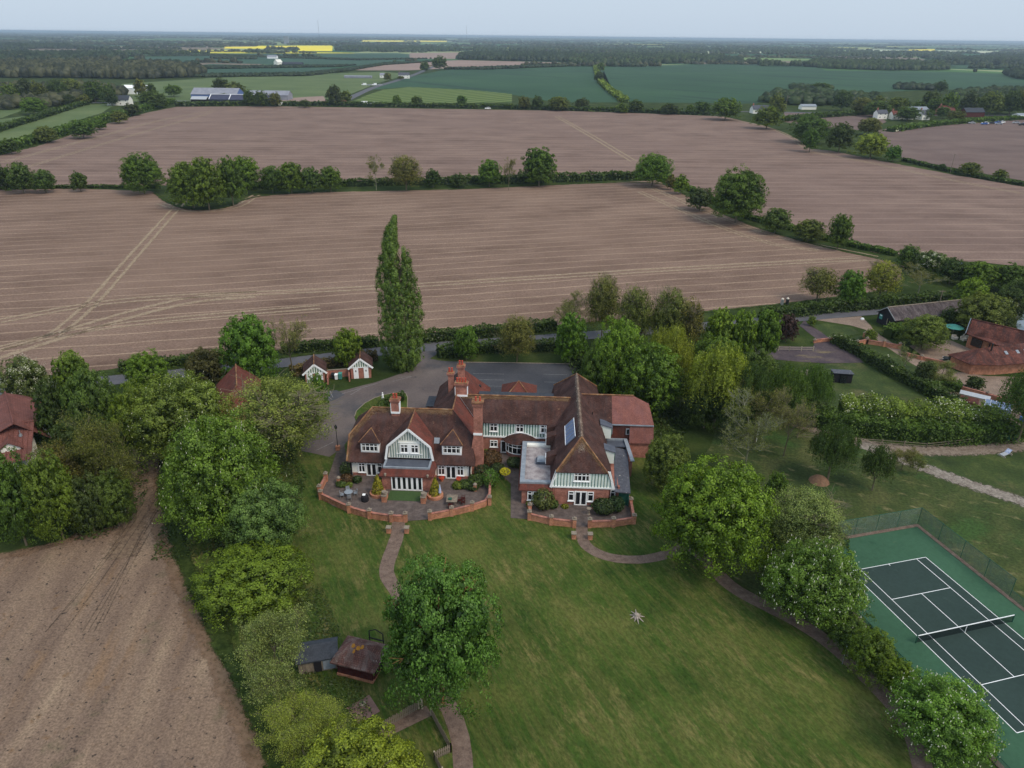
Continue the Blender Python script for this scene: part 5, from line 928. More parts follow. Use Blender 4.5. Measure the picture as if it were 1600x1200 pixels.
# rear left wing
wall(H,-23.1,-15.2,16.6,30.4,0,2.9,M['brick']); roof(H,[[(-18.9,20.0,8.5),(-18.9,26,8.5),(-23.6,31,2.7),(-23.6,19,2.7)],[(-18.9,26,8.5),(-14.6,31,2.7),(-23.6,31,2.7)]],M['tile'])
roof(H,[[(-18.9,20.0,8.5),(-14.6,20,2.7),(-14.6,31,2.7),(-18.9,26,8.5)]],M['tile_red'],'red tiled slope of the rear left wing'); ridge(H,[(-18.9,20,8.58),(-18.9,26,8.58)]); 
for s_,z_ in((-1,2.8),(1,3.8)):
    MB().prism([(-18.9,19.9,8.72),(-18.9+s_*(8.72-z_)*.74,19.9,z_),(-18.9+s_*(8.72-z_)*.74,19.9,z_-.3),(-18.9,19.9,8.42)],(0,.08,0)).build('bargeboard',M['white'],H)
MB().prism([(-18.9,20,8.4),(-22.9,20,3),(-14.9,20,3)],(0,.1,0)).build('gable_wall',M['render'],H)
MB().box(-24.9,-22.9,23.2,27,2.55,2.72).build('flat_roof',M['slate_d'],H,'dark flat roof of the rear entrance canopy'); wall(H,-24.7,-23.1,23.5,26.7,0,2.5,M['brick'])
# central range --------------------------------------------------
wall(H,-15.2,-3.0,13.5,19.5,0,2.75,M['brick'],label='brick ground floor of the central range')
tp=wall(H,-15.2,-3.0,13.42,19.4,2.95,5.45,M['mint'],'timber_panel','pale mint upper wall with dark green boards')
sk_=((-13.6,-12.1,3.6,5.4),(-9.6,-8.15,3.6,5.4),(-5.85,-4.3,3.6,5.4))
battens(tp,-14.9,-3.9,13.42,lambda x:3.05,lambda x:5.35,.42,.15,M['green'],skip=sk_)
MB().box(-15.2,-3.0,13.33,13.45,2.75,3.0).build('rail',M['white'],tp)
for x in(-13.45,-9.45,-5.7): window(H,(x,13.36,3.8),1.25,1.4,2,.36)
window(H,(-13.4,13.44,1.0),1.2,1.2,2,.34); window(H,(-5.65,13.44,1.0),1.2,1.25,2,.34); window(H,(-11.75,13.43,0),.95,2.15,1,0,door=True,label='white back door with glazed upper half')
roof(H,[[(-19,16.1,8.5),(0,16.1,8.5),(0,13.05,5.42),(-15.2,13.05,5.42)],[(-19,16.1,8.5),(-15.2,19.4,5.3),(0,19.4,5.3),(0,16.1,8.5)]],M['tile']); ridge(H,[(-18.5,16.1,8.58),(-1.2,16.1,8.58)],.13)
lichen(H,(-18.3,16.1,8.5),(-1.4,16.1,8.5),(0,-.9,-.99),(0,-.9,-.99))
# bow window with curved roof
bw=MB(); n=9; R_=2.15; cx=-8.75
for k in range(n):
    a0=math.pi+math.pi*k/n; a1=math.pi+math.pi*(k+1)/n
    p=[(cx+R_*math.cos(a0),13.45+R_*.8*math.sin(a0)),(cx+R_*math.cos(a1),13.45+R_*.8*math.sin(a1))]
    bw.quad((p[0][0],p[0][1],0),(p[1][0],p[1][1],0),(p[1][0],p[1][1],2.5),(p[0][0],p[0][1],2.5))
b_=bw.build('bow_window',M['brick'],H,'curved white bow window under a domed tile roof'); mf=MB();mg=MB()
for k in range(n):
    a0=math.pi+math.pi*k/n; a1=math.pi+math.pi*(k+1)/n; R2=R_+.04
    def pt(a,z,r=R2): return (cx+r*math.cos(a),13.45+r*.8*math.sin(a),z)
    mg.quad(pt(a0,.85),pt(a1,.85),pt(a1,2.4),pt(a0,2.4))
    for z0,z1 in((.75,.9),(1.85,1.95),(2.32,2.5)): mf.prism([pt(a0,z0,R2+.02),pt(a1,z0,R2+.02),pt(a1,z1,R2+.02),pt(a0,z1,R2+.02)],(math.cos((a0+a1)/2)*.06,math.sin((a0+a1)/2)*.06,0))
    if 1: mf.tube(pt(a0,.8,R2+.04),pt(a0,2.45,R2+.04),.06,.06,4)
mf.build('window_frame',M['white'],b_); mg.build('pane',M['glass'],b_)
br_=MB(); 
for k in range(12):
    a0=math.pi+math.pi*k/12; a1=math.pi+math.pi*(k+1)/12
    for r0,z0,r1,z1 in((2.75,2.55,1.7,3.25),(1.7,3.25,.0,3.65)):
        q=[(cx+r0*math.cos(a0),13.5+r0*.75*math.sin(a0),z0),(cx+r0*math.cos(a1),13.5+r0*.75*math.sin(a1),z0),(cx+r1*math.cos(a1),13.5+r1*.75*math.sin(a1),z1),(cx+r1*math.cos(a0),13.5+r1*.75*math.sin(a0),z1)]
        br_.quad(*q) if r1 else br_.quad(*q[:3])
br_.build('bow_roof',M['tile'],b_)
MB().prism([(cx-1.9,13.35,3.25),(cx-1.1,13.35,3.62),(cx,13.35,3.8),(cx+1.1,13.35,3.62),(cx+1.9,13.35,3.25),(cx+1.9,13.35,3.1),(cx+1,13.35,3.5),(cx,13.35,3.66),(cx-1,13.35,3.5),(cx-1.9,13.35,3.1)],(0,-.08,0)).build('bow_trim',M['white'],b_)
# behind the central range
wall(H,-15.2,-3.0,19.5,24.2,0,4.6,M['brick']); roof(H,[[(-16,19.2,5.6),(-3.4,19.2,5.6),(-3.4,24.5,5.15),(-16,24.5,5.15)]],M['slate_d'],'dark slate strip behind the main ridge')
roof(H,[[(-9.6,29.0,5.1),(-12.7,25,2.5),(-6.5,25,2.5)],[(-9.6,29.0,5.1),(-12.7,33,2.5),(-12.7,25,2.5)],[(-9.6,29.0,5.1),(-6.5,25,2.5),(-6.5,33,2.5)],[(-9.6,29,5.1),(-6.5,33,2.5),(-12.7,33,2.5)]],M['tile_red'],'small pyramid tile roof of the rear porch'); wall(H,-12.3,-6.9,25,32.6,0,2.4,M['brick']); ridge(H,[(-12.7,25,2.55),(-9.6,29,5.15),(-6.5,25,2.55)],.09)
# right wing ------------------------------------------------------
wall(H,-3.5,3.95,0,27,0,2.85,M['brick'],label='brick ground floor of the right wing')
RW=[(-3.95,-.08,2.95),(4.45,-.08,2.95),(3.75,-.08,5.55),(-3.25,-.08,5.55)]
rp=MB().prism(RW,(0,.15,0)).build('timber_panel',M['mint'],H,'pale mint front gable with dark green boards'); MB().prism([(-3.2,.06,2.95),(3.7,.06,2.95),(3.5,.06,5.5),(-3.0,.06,5.5)],(0,26.5,0)).build('upper_wall',M['brick'],H)
battens(rp,-3.55,4.05,-.09,lambda x:3.1,lambda x:min(5.4,5.5-max(0,(-3.25-x)*3.7,(x-3.75)*3.7)),  .42,.085,M['green'],skip=((-1.1,1.35,3.85,5.5),))
for a,b in(((-4.05,-.2,2.85),(-3.3,-.2,5.6)),((4.55,-.2,2.85),(3.8,-.2,5.6))):
    a=Vector(a);b=Vector(b);d=(b-a).normalized(); n=Vector((-d.z,0,d.x))*.17; MB().prism([a-n,b-n,b+n,a+n],(0,.1,0)).build('bargeboard',M['white'],rp)
MB().box(-4.0,4.5,-.16,-.08,2.85,3.08).build('rail',M['white'],rp); MB().box(-3.35,3.85,-.16,-.08,5.4,5.56).build('rail',M['white'],rp)
window(H,(-.98,-.16,4.0),2.2,1.35,4,.32)
window(H,(-.75,-.1,0),1.75,2.35,2,0,door=True,label='pair of white french doors'); window(H,(-1.6,-.08,.75),.8,1.55,1,.3); window(H,(1.05,-.08,.75),.85,1.55,1,.3)
R9=9.3; rt=[[(-.05,2.6,R9),(-3.4,-.3,5.45),(3.6,-.3,5.45)],
 [(-.05,2.6,R9),(-.1,23.4,R9),(-3.6,27,5.45),(-3.4,-.3,5.45)],[(-3.4,-.3,5.45),(-3.6,27,5.45),(-4.2,27,2.8),(-4.15,-.1,2.85)],
 [(-.05,2.6,R9),(3.6,-.3,5.45),(3.6,27,5.45),(-.1,23.4,R9)],[(3.6,-.3,5.45),(4.6,-.1,2.85),(4.4,27,2.8),(3.6,27,5.45)],[(-.1,23.4,R9),(3.6,27,5.45),(-3.6,27,5.45)],[(-3.6,27,5.45),(3.6,27,5.45),(4.4,27.6,2.8),(-4.2,27.6,2.8)]]
roof(H,rt,M['tile'],'long brown tiled roof of the right wing'); ridge(H,[(-.05,2.6,9.36),(-.1,23.4,9.36)],.17,surf('pale_lichened_ridge',[S(88,66,60,1),S(124,106,92,1),S(156,142,126,1)],1.4,5)); ridge(H,[(-3.4,-.3,5.5),(-.05,2.6,9.36),(3.6,-.3,5.5)],.13); ridge(H,[(-3.6,27,5.5),(-.1,23.4,9.36),(3.6,27,5.5)],.12)
for s_ in(-1,1): lichen(H,(-.05,2.6,9.3),(-.1,23.4,9.3),(s_*.62,0,-.69),(s_*.62,0,-.69),LICHW)
lichen(H,(-.05,2.6,9.3),(-3.4,-.3,5.45),(0,-1.1,-1.46),(.9,0,0)); lichen(H,(-.05,2.6,9.3),(3.6,-.3,5.45),(0,-1.1,-1.46),(-.9,0,0)); lichen(H,(-.5,2.1,8.63),(.45,2.1,8.63),(.1,-1.3,-1.73),(-.1,-1.3,-1.73),LICHW)
sp_=MB().prism([(-2.05,3.95,7.14),(-.75,3.95,8.6),(-.85,9.4,8.5),(-2.05,9.4,7.14)],(-.07,0,.07)).build('solar_panel',M['solar'],H,'grid of blue-grey glass panels on the left slope')
for k in range(6):
    y=3.95+k*1.09; MB().tube((-2.14,y,7.24),(-.84,y,8.70),.035,.035,4).build('panel_frame',M['metal'],sp_)
for a,b in(((-2.14,3.9,7.24),(-2.14,9.45,7.24)),((-.84,3.9,8.70),(-.9,9.45,8.62))): MB().tube(a,b,.05,.05,4).build('panel_frame',M['white'],sp_)
for v_ in(12.2,9.4,3.8): 
    d=MB().prism([(-4.75,v_,3.9),(-3.3,v_,3.9),(-3.3,v_,5.75),(-4.75,v_,5.2)],(0,1.5,0)).build('dormer',M['tile'],H,'small dormer looking left from the right wing'); window(d,(-4.79,v_+1.42,4.1),1.35,1.0,2,.3,rz=-math.pi/2,sill=False)
for v_,z_ in((6.2,3.4),(12.6,3.9)):
    d=MB().prism([(5.0,v_,z_-.3),(3.4,v_,z_-.3),(3.4,v_,z_+2.0),(5.0,v_,z_+1.5)],(0,1.5,0)).build('dormer',M['mint'],H,'small pale dormer on the right side of the wing'); window(d,(5.04,v_+.15,z_+.1),1.2,1.1,2,.3,rz=math.pi/2,fm=M['dgreen'],sill=False)
    MB().prism([(5.2,v_-.15,z_+1.5),(3.3,v_-.15,z_+2.1),(3.3,v_+1.65,z_+2.1),(5.2,v_+1.65,z_+1.5)],(0,0,.1)).build('dormer_roof',M['lead'],d)
# flat roofed building in the corner
wall(H,-8.0,-3.55,-.2,11.6,0,2.6,M['brick'],label='brick wall of the flat roofed link')
roof(H,[[(-8.35,-.5,2.45),(-3.7,-.5,2.45),(-3.7,.4,3.0),(-8.2,.4,3.0)],[(-8.5,-.5,2.45),(-8.2,.4,3.0),(-8.2,11.6,3.0),(-8.5,11.6,2.45)]],M['tile_red'],'red tile edge below the flat roof')
MB().box(-7.65,-3.6,1.0,11.1,2.9,3.0).build('flat_roof',M['felt'],H,'mottled brown-grey flat roof'); MB().box(-8.3,-3.6,.35,1.0,2.9,3.25).box(-8.3,-7.65,1.0,11.1,2.9,3.25).box(-8.3,-3.6,11.1,11.6,2.9,3.25).build('parapet',M['leadp'],H)
MB().box(-7.6,-4.1,10.3,11.08,3.0,3.3).build('roof_upstand',M['render'],H)
rl=MB().box(-6.2,-4.7,5.4,6.9,3.0,3.32).build('roof_light',M['lead'],H); MB().prism([(-6.05,5.5,3.34),(-4.85,5.5,3.34),(-4.95,6.8,3.62),(-5.95,6.8,3.62)],(0,0,.04)).build('pane',M['leadp'],rl)
window(H,(-6.5,-.3,0),1.05,2.25,1,0,door=True,label='white glazed side door'); window(H,(-7.2,-.28,.75),.65,1.45,1,.3); window(H,(-5.4,-.28,.75),.6,1.45,1,.3)
# recessed bay and slate roofed passage on the right
wall(H,3.95,5.3,.7,12,0,2.7,M['brick']); window(H,(4.2,.62,.8),.7,1.5,1,.3); MB().box(5.15,5.4,.3,.75,0,3.0).build('pier',M['brick'],H)
roof(H,[[(4.7,-.5,2.75),(6.85,-.3,2.45),(7.5,11.4,2.45),(5.4,11.6,2.75)]],M['slate'],'grey slate roof of the side passage')
wall(H,5.45,6.75,9.0,11.3,0,2.35,M['brick']); pd=MB().box(5.4,6.7,.15,.22,0,2.25).build('door',M['dgreen'],H,'dark green door at the end of the side passage'); MB().box(6.62,6.74,-.1,.1,0,2.35).box(5.32,5.42,0,.12,0,2.35).build('door_post',M['dgreen'],pd)
MB().box(6.7,6.78,.2,9,0,2.3).build('side_screen',M['dgreen'],H)
MB().box(4.3,7.4,11.6,13.3,2.7,2.85).build('flat_roof',M['lead'],H); MB().box(4.3,7.6,13.3,13.7,2.7,3.1).prism([(7.05,13.5,3.05),(7.6,13.5,3.05),(8.15,7.5,2.75),(7.6,7.5,2.75)],(0,0,.12)).build('parapet',M['leadp'],H); wall(H,7.4,7.9,7.8,13.2,0,2.6,M['brick'])
# annexe on the right
wall(H,4.4,11.1,13.3,21,0,2.75,M['brick'],label='plain brick ground floor of the annexe')
MB().box(7.9,11.1,14.1,21.2,2.75,5.45).build('upper_wall',M['brick'],H); roof(H,[[(7.9,14.0,5.5),(11.5,14.0,5.5),(11.55,13.0,2.75),(7.9,13.0,2.75)],[(11.5,14.0,5.5),(11.5,21.3,5.5),(11.6,21.3,2.75),(11.55,13.0,2.75)]],M['tile_new'],'steep pink tiled lower roof of the annexe'); MB().box(4.1,7.9,13.95,21.2,2.75,5.45).build('hung_tiles',M['tile_red'],H,'darker red tile hanging beside the wing')
for x in(4.7,7.35): window(H,(x,13.86,3.7),.62,1.05,1,0,fm=M['leadp'],sill=False)
roof(H,[[(0,17.5,8.5),(5.2,17.5,8.5),(5.2,13.8,5.5),(0,13.8,5.5)],[(0,17.5,8.5),(0,21.3,5.5),(5.2,21.3,5.5),(5.2,17.5,8.5)]],M['tile'])
roof(H,[[(5.2,17.5,8.5),(8.6,17.5,8.5),(11.45,14.9,5.7),(11.5,13.8,5.5),(5.2,13.8,5.5)],[(8.6,17.5,8.5),(11.2,18.6,6.7),(11.5,17.5,5.6),(11.45,14.9,5.7)],[(5.2,17.5,8.5),(5.2,21.3,5.5),(11.5,21.3,5.5),(11.2,18.6,6.7),(8.6,17.5,8.5)]],M['tile_new'],'newer pink tiled half of the annexe roof'); ridge(H,[(.4,17.5,8.58),(8.6,17.5,8.58)],.13)
MB().box(3.7,11.5,13.66,13.82,5.3,5.46).build('gutter',M['leadp'],H)
MB().tube((2.1,13.7,6.6),(2.1,13.7,7.5),.07,.07,6).build('vent_pipe',M['dmetal'],H)
MB().tube((-16.2,27.2,0),(-16.2,27.2,4.9),.06).lathe([(.25,0),(.3,.3),(.1,.45)],(-16.2,27.2,4.6),8).build('rear_lamp',M['dmetal'],H)
# small skirt of paving and lights
for x in(-33.6,): pass
# ------------------------------------------------------------------ garden walls with piers
def G2(u,v):
    a=math.radians(-2.5); return (9.5+u*math.cos(a)-v*math.sin(a), 85+u*math.sin(a)+v*math.cos(a))
def garden_wall(label,runs,h=.95,ph=1.35,mat=None):
    o=thing('garden_wall',label,'wall',(runs[0][0][0],runs[0][0][1],0)); ox,oy=runs[0][0]; seen=[]
    for pts in runs:
        q=smooth(pts,1,False) if len(pts)>3 else [Vector(p) for p in pts]
        m=MB(); c=MB()
        for a,b in zip(q[:-1],q[1:]):
            d=(b-a).normalized(); n=Vector((-d.y,d.x)); 
            for mb,w,z0,z1 in((m,.12,0,h),(c,.17,h,h+.08)):
                P4=[a-n*w,b-n*w,b+n*w,a+n*w]; mb.prism([(p.x-ox,p.y-oy,z0) for p in P4],(0,0,z1-z0))
        m.build('wall_run',M['brick_o'],o); c.build('coping',M['brick'],o)
        for p in pts:
            k=(round(p[0],1),round(p[1],1))
            if k in seen: continue
            seen.append(k); x,y=p[0]-ox,p[1]-oy
            r=MB().box(x-.24,x+.24,y-.24,y+.24,0,ph).build('pier',M['brick_o'],o); MB().box(x-.3,x+.3,y-.3,y+.3,ph,ph+.1).lathe([(.16,.1),(.2,.25),(.05,.38)],(x,y,ph),8).build('pier_cap',M['stone'],r)
    return o
T_=P['terrace_west']; TE=P['terrace_east']
W1=T_[16:17]+T_[15:16]+T_[14:15]+[T_[12],T_[11],T_[10]]
garden_wall('low curved orange brick wall round the left terrace, left of the path gap',[[T_[16],T_[15],T_[14]],[T_[14],T_[12],T_[11],T_[10],T_[9]]] if len(T_)>16 else [[T_[-1],T_[-2],T_[-3]],[T_[-3],T_[-5],T_[-6],T_[-7]]])
garden_wall('low curved orange brick wall round the left terrace, right of the path gap',[[T_[8],T_[7],T_[6],T_[5],T_[4]],[T_[4],T_[3]]])
garden_wall('low orange brick wall before the right wing, left of its path gap',[[TE[8],TE[7],TE[6]],[TE[8],(TE[8][0]+.1,TE[8][1]+1.6)]])
garden_wall('low orange brick wall before the right wing, right of its path gap',[[TE[5],TE[4],TE[3]],[TE[3],TE[2],(TE[2][0]-.3,TE[2][1]+1.9)]])
def gate_pier(x,y,label,h=.8):
    o=thing('path_pier',label,'pier',(x,y,0),group='low piers beside the garden paths'); MB().box(-.28,.28,-.28,.28,0,h).build('pier_body',M['brick_o'],o); MB().box(-.34,.34,-.34,.34,h,h+.1).build('pier_cap',M['stone'],o); return o
gp_l=P['L_garden_path'][1]; cp_l=P['L_curved_path'][1]
gate_pier(gp_l[0]-1.25,gp_l[1]+.4,'low brick pier on the left of the long garden path'); gate_pier(gp_l[0]+1.1,gp_l[1]+.4,'low brick pier on the right of the long garden path')
gate_pier(cp_l[0]-1.0,cp_l[1]+.5,'low brick pier on the left of the curved path'); gate_pier(cp_l[0]+1.1,cp_l[1]+.4,'low brick pier on the right of the curved path')
# flower piers, artificial grass and terrace furniture
for u,lab in((-27.0,'brick planter pier left of the green mat'),(-21.55,'brick planter pier right of the green mat')):
    x,y=G2(u,-.9); o=thing('planter_pier',lab,'pier',(x,y,0),math.radians(-2.5)); MB().box(-.32,.32,-.3,.9,0,1.05).build('pier_body',M['brick_o'],o); MB().box(-.38,.38,-.36,.96,1.05,1.15).build('pier_cap',M['stone'],o)
    MB().lathe([(.16,0),(.3,.15),(.34,.5),(.28,.5)],(0,.1,1.15),12).build('urn',M['stone'],o)
mt=thing('grass_mat','green artificial grass mat in front of the folding doors','mat',G2(-24.4,.6)+(.09,),math.radians(-2.5)); MB().box(-2.3,2.3,-1.25,1.15,0,.04).build('mat',surf('artificial_grass',[S(60,82,46,1),S(72,94,54,1)],4),mt)
def chair(x,y,rz,mat,label,group,s=1.):
    o=thing('garden_chair',label,'chair',(x,y,.09),rz,group)
    MB().box(-.26,.26,-.26,.26,.4,.45).build('seat',mat,o); MB().box(-.26,.26,.22,.27,.45,.95).build('backrest',mat,o)
    for a in(-.23,.23):
        for b in(-.23,.23): MB().tube((a,b,0),(a,b,.42),.03,.03,5).build('leg',mat,o)
        MB().box(a-.03,a+.03,-.25,.25,.62,.66).build('armrest',mat,o)
    return o
def table(x,y,mat,label,r=.6,rect=None,rz=0):
    o=thing('garden_table',label,'table',(x,y,.09),rz)
    if rect: MB().box(-rect[0],rect[0],-rect[1],rect[1],.7,.75).build('tabletop',mat,o); L=[(a*rect[0]*.85,b*rect[1]*.85) for a in(-1,1) for b in(-1,1)]
    else: MB().lathe([(r,.7),(r,.74)],n=20).build('tabletop',mat,o); L=[(math.cos(a)*r*.6,math.sin(a)*r*.6) for a in(.8,2.4,3.9,5.5)]
    for a,b in L: MB().tube((a,b,0),(a*.8,b*.8,.7),.03,.03,5).build('leg',mat,o)
    return o
tx_,ty_=G2(-32.2,-.0); table(tx_,ty_,M['metal'],'round pale metal table on the left terrace')
for k,(a,s_) in enumerate(((.3,'right of'),(1.9,'behind'),(3.4,'left of'),(5.0,'in front of'))): chair(tx_+math.cos(a)*.95,ty_+math.sin(a)*.95,a-math.pi/2,M['metal'],'pale metal chair %s the round terrace table'%s_,'metal chairs at the round table')
x,y=G2(-29.7,-.95); b=thing('covered_barbecue','black covered barbecue with a white lid beside the left planter','barbecue',(x,y,.09)); MB().lathe([(.5,0),(.55,.3),(.5,.8),(.3,.95)],n=12).build('cover',M['black'],b); MB().box(-.3,.1,-.2,.25,.95,1.02).build('lid',M['white'],b)
x,y=G2(-17.6,-.7); table(x,y,M['wood'],'weathered oval table on the right half of the terrace',rect=(.75,.9)); MB
bx=tag(MB().box(-.3,.2,-.25,.2,0,.12).build('folded_cover',M['dgreen']),'small green folded cover lying on the weathered table','cover'); bx.location=(x-.2,y-.2,.85)
for k,(dx,dy,rz,s_) in enumerate(((1.5,.55,-1.5,'upper'),(1.55,-.35,-1.7,'lower'),(1.05,.1,-1.5,'nearer'))): chair(x+dx,y+dy,rz,M['dwood'],'dark red wooden chair, the %s one right of the weathered table'%s_,'dark wooden chairs')
chair(x-.1,y-1.3,math.pi,M['dwood'],'dark chair in front of the weathered table',"dark wooden chairs")
x,y=G2(-19.4,.35); o=thing('closed_parasol','closed pale blue parasol on a base right of the folding doors','parasol',(x,y,.09)); MB().lathe([(.3,0),(.28,.12),(.05,.14)],n=12).build('base',M['dmetal'],o); MB().tube((0,0,.1),(0,0,2.3),.03).build('pole',M['wood_p'],o); MB().lathe([(.06,.8),(.2,.9),(.16,1.5),(.05,2.25)],n=10).build('canopy',surf('pale_blue_cloth',[S(150,160,190),S(178,186,210)],4),o)
def pot(u,v,lab,plant,r=.28,h=.42,pr=.35):
    x,y=G2(u,v); o=thing('flower_pot',lab,'pot plant',(x,y,.09)); MB().lathe([(r*.7,0),(r,h),(r*.8,h)],n=12).build('pot',M['terracotta'],o)
    p=link('plant',leaves_mesh('plant',sph(160)*[pr,pr,pr*.7]+[0,0,h+pr*.4],sph(160),np.full(160,.07),RNG.uniform(0,1,160),plant),o); p.color=(.12,.2,.04,1); return o
pot(-19.75,4.7,'pot of red flowers left of the right french door',M['petal_red']); pot(-17.3,4.7,'pot of red flowers right of the right french door',M['petal_red']); pot(-28.4,3.6,'potted plant beside the left porch corner',FOL)
pot(-7.0,-1.0,'dark potted plant by the flat roofed link door',FOL); pot(1.9,-.9,'grey-green potted plant by the front french doors',FOL)
# round brick planters with golden conifers
def shrub(x,y,r,h,col,label,name='shrub',cat='shrub',shape='ball',n=1600,leaf=.11,flowers=0,z=0,group=None):
    o=thing(name,label,cat,(x,y,z),group=group); d=sph(n); rad=RNG.uniform(.72,1.05,size=(n,1)); p=d*rad*[r,r,h/2]+[0,0,h*.52]
    if shape=='cone':
        t=RNG.uniform(0,1,n); a=RNG.uniform(0,6.283,n); w=(1-t)**.7*r*RNG.uniform(.75,1.05,n); p=np.stack([np.cos(a)*w,np.sin(a)*w,t*h],1); d=np.stack([np.cos(a),np.sin(a),np.full(n,.4)],1)
    p+=np.sin(p*3.1+x)*.06*r
    f=link('foliage',leaves_mesh('foliage',p,d+RNG.normal(size=(n,3))*.5,leaf*RNG.uniform(.6,1.3,n),.5+RNG.uniform(-.4,.4,n)+.15*np.sign(np.sin(p[:,0]*5)*np.sin(p[:,1]*5)*np.sin(p[:,2]*5)),FOL),o); f.color=(*col,1)
    MB().tube((0,0,0),(0,0,h*.5),.06*r+.03,.03,6).build('stem',M['bark'],o)
    if flowers: fl=link('blossom',leaves_mesh('blossom',(sph(flowers)*[r,r,h/2]*1.03+[0,0,h*.52]),sph(flowers),np.full(flowers,.09),np.ones(flowers),BLO),o)
    return o
GOLD=(.30,.27,.03); DK=(.055,.085,.03); MD=(.085,.13,.035); BRN=(.13,.075,.04); YG=(.16,.20,.035)
for u,lab in((-28.25,'golden cone conifer in the brick planter left of the folding doors'),(-20.15,'golden cone conifer in the brick planter right of the folding doors')):
    x,y=G2(u,.75); shrub(x,y,.85,2.7,GOLD,lab,'golden_conifer','conifer','cone',z=.5)
    q=thing('round_planter',('low curved brick planter under the %s golden conifer'%('left' if u<-25 else 'right')),'planter',(x,y,.0)); MB().lathe([(1.15,0),(1.15,.5),(.95,.5)],n=20).build('planter_wall',M['brick_o'],q)
def bed(u0,u1,v0,v1,lab):
    pass
SHR=[(-33.4,3.6,1.0,1.3,BRN,'reddish leaved shrub at the left corner of the manor'),(-31.9,3.7,.75,1.0,DK,'small dark shrub under the left french door window'),(-33.9,2.6,.8,.8,MD,'low green plant at the terrace corner by the left wing'),(-32.9,2.4,.7,.7,YG,'pale low plant in the left terrace bed'),(-34.0,5.3,.8,2.2,DK,'tall dark shrub against the left end of the manor'),
 (-14.6,4.2,1.3,1.6,MD,'leafy shrub in the bed at the right end of the left wing'),(-16.2,3.4,1.0,.9,MD,'low shrub along the right terrace bed'),(-17.2,3.2,.9,.8,YG,'low yellowish shrub along the right terrace bed'),(-15.0,2.9,.9,1.0,DK,'dark low shrub beside the terrace lamp post'),(-13.1,9.3,1.7,2.6,BRN,'big reddish-brown shrub below the tall chimney'),(-13.9,10.6,1.0,2.0,YG,'yellow-green shrub against the central range'),(-11.9,7.3,1.2,1.6,DK,'dark shrub beside the brick side path'),(-14.0,6.6,1.2,1.8,DK,'dark shrub between chimney and side path'),
 (-12.6,3.6,1.25,3.0,(.10,.19,.035),'bright green leafy bush at the corner of the side path'),(-9.4,9.6,1.2,1.4,DK,'dark bush in front of the bow window'),(-5.0,-1.1,1.55,2.9,(.13,.15,.05),'large clipped olive green ball bush before the flat roofed link'),(-3.6,-.9,.7,1.2,MD,'small green bush tucked behind the clipped ball'),(3.2,-1.5,1.6,1.9,DK,'dark spreading bush right of the front french doors'),(4.9,-.9,1.3,2.0,(.045,.085,.03),'dark round bush under the right corner window'),(-2.0,-.8,.5,.45,(.25,.25,.04),'small yellow plant at the foot of the brick gable wall')]
for u,v,r,h_,c,lab in SHR: x,y=G2(u,v); shrub(x,y,r,h_,c,lab,leaf=.1 if r<1.4 else .13,n=int(900*r*r)+500)
x,y=G2(-10.6,5.6); o=thing('yellow_topiary','small yellow standard tree with a thin stem beside the side path','shrub',(x,y,0)); MB().tube((0,0,0),(0,0,1.2),.06).build('stem',M['bark'],o); f=link('foliage',leaves_mesh('foliage',sph(500)*[.75,.75,.42]+[0,0,1.5],sph(500),np.full(500,.1),RNG.uniform(.3,1,500),FOL),o); f.color=(.5,.45,.03,1)
for u,v,lab in((-14.7,2.5,'small stone lamp pillar in the bed at the terrace end'),(-34.4,3.0,'small stone lamp pillar at the left terrace bed')):
    x,y=G2(u,v); o=thing('stone_pillar',lab,'pillar',(x,y,0)); MB().box(-.22,.22,-.22,.22,0,1.1).build('shaft',M['brick_o'],o); MB().lathe([(.3,0),(.3,.1),(.1,.3)],(0,0,1.1),8).build('cap',M['stone'],o)
for k,(u,v) in enumerate(((-24.0,3.9),)): pass
# sundial / birdbath in front of right wing
x,y=G2(1.2,-2.2); o=thing('birdbath','pale stone birdbath on the right terrace','birdbath',(x,y,.09)); MB().lathe([(.25,0),(.12,.15),(.1,.75),(.3,.85),(.34,.95),(.28,.9)],n=14).build('bowl',M['stone'],o)
# lamp posts
def lamp(x,y,lab,h=4.2):
    o=thing('lamp_post',lab,'lamp',(x,y,0)); MB().box(-.3,.3,-.3,.3,0,.75).build('brick_base',M['brick_o'],o); MB().tube((0,0,.75),(0,0,h-.6),.06,.045,8).tube((-.3,0,h-.9),(.3,0,h-.9),.02,.02,5).build('post',M['dmetal'],o); MB().lathe([(.08,0),(.2,.12),(.24,.5),(.1,.65),(.03,.8)],(0,0,h-.6),8).build('lantern',M['dmetal'],o)
lamp(-27.0,99.2,'black lamp post on a brick base at the left of the manor',4.3); lamp(-9.2,121.0,'black lamp post in the car park behind the manor',5)
o=thing('garden_statue','white statue on the grass island of the forecourt','statue',(-22.6,115.4,.16)); MB().box(-.3,.3,-.3,.3,0,.35).build('plinth',M['stone'],o)
MB().lathe([(.18,.35),(.22,.9),(.15,1.25),(.2,1.5),(.08,1.62),(.13,1.78),(.1,1.95),(.02,2.0)],n=10).build('figure',M['white'],o)
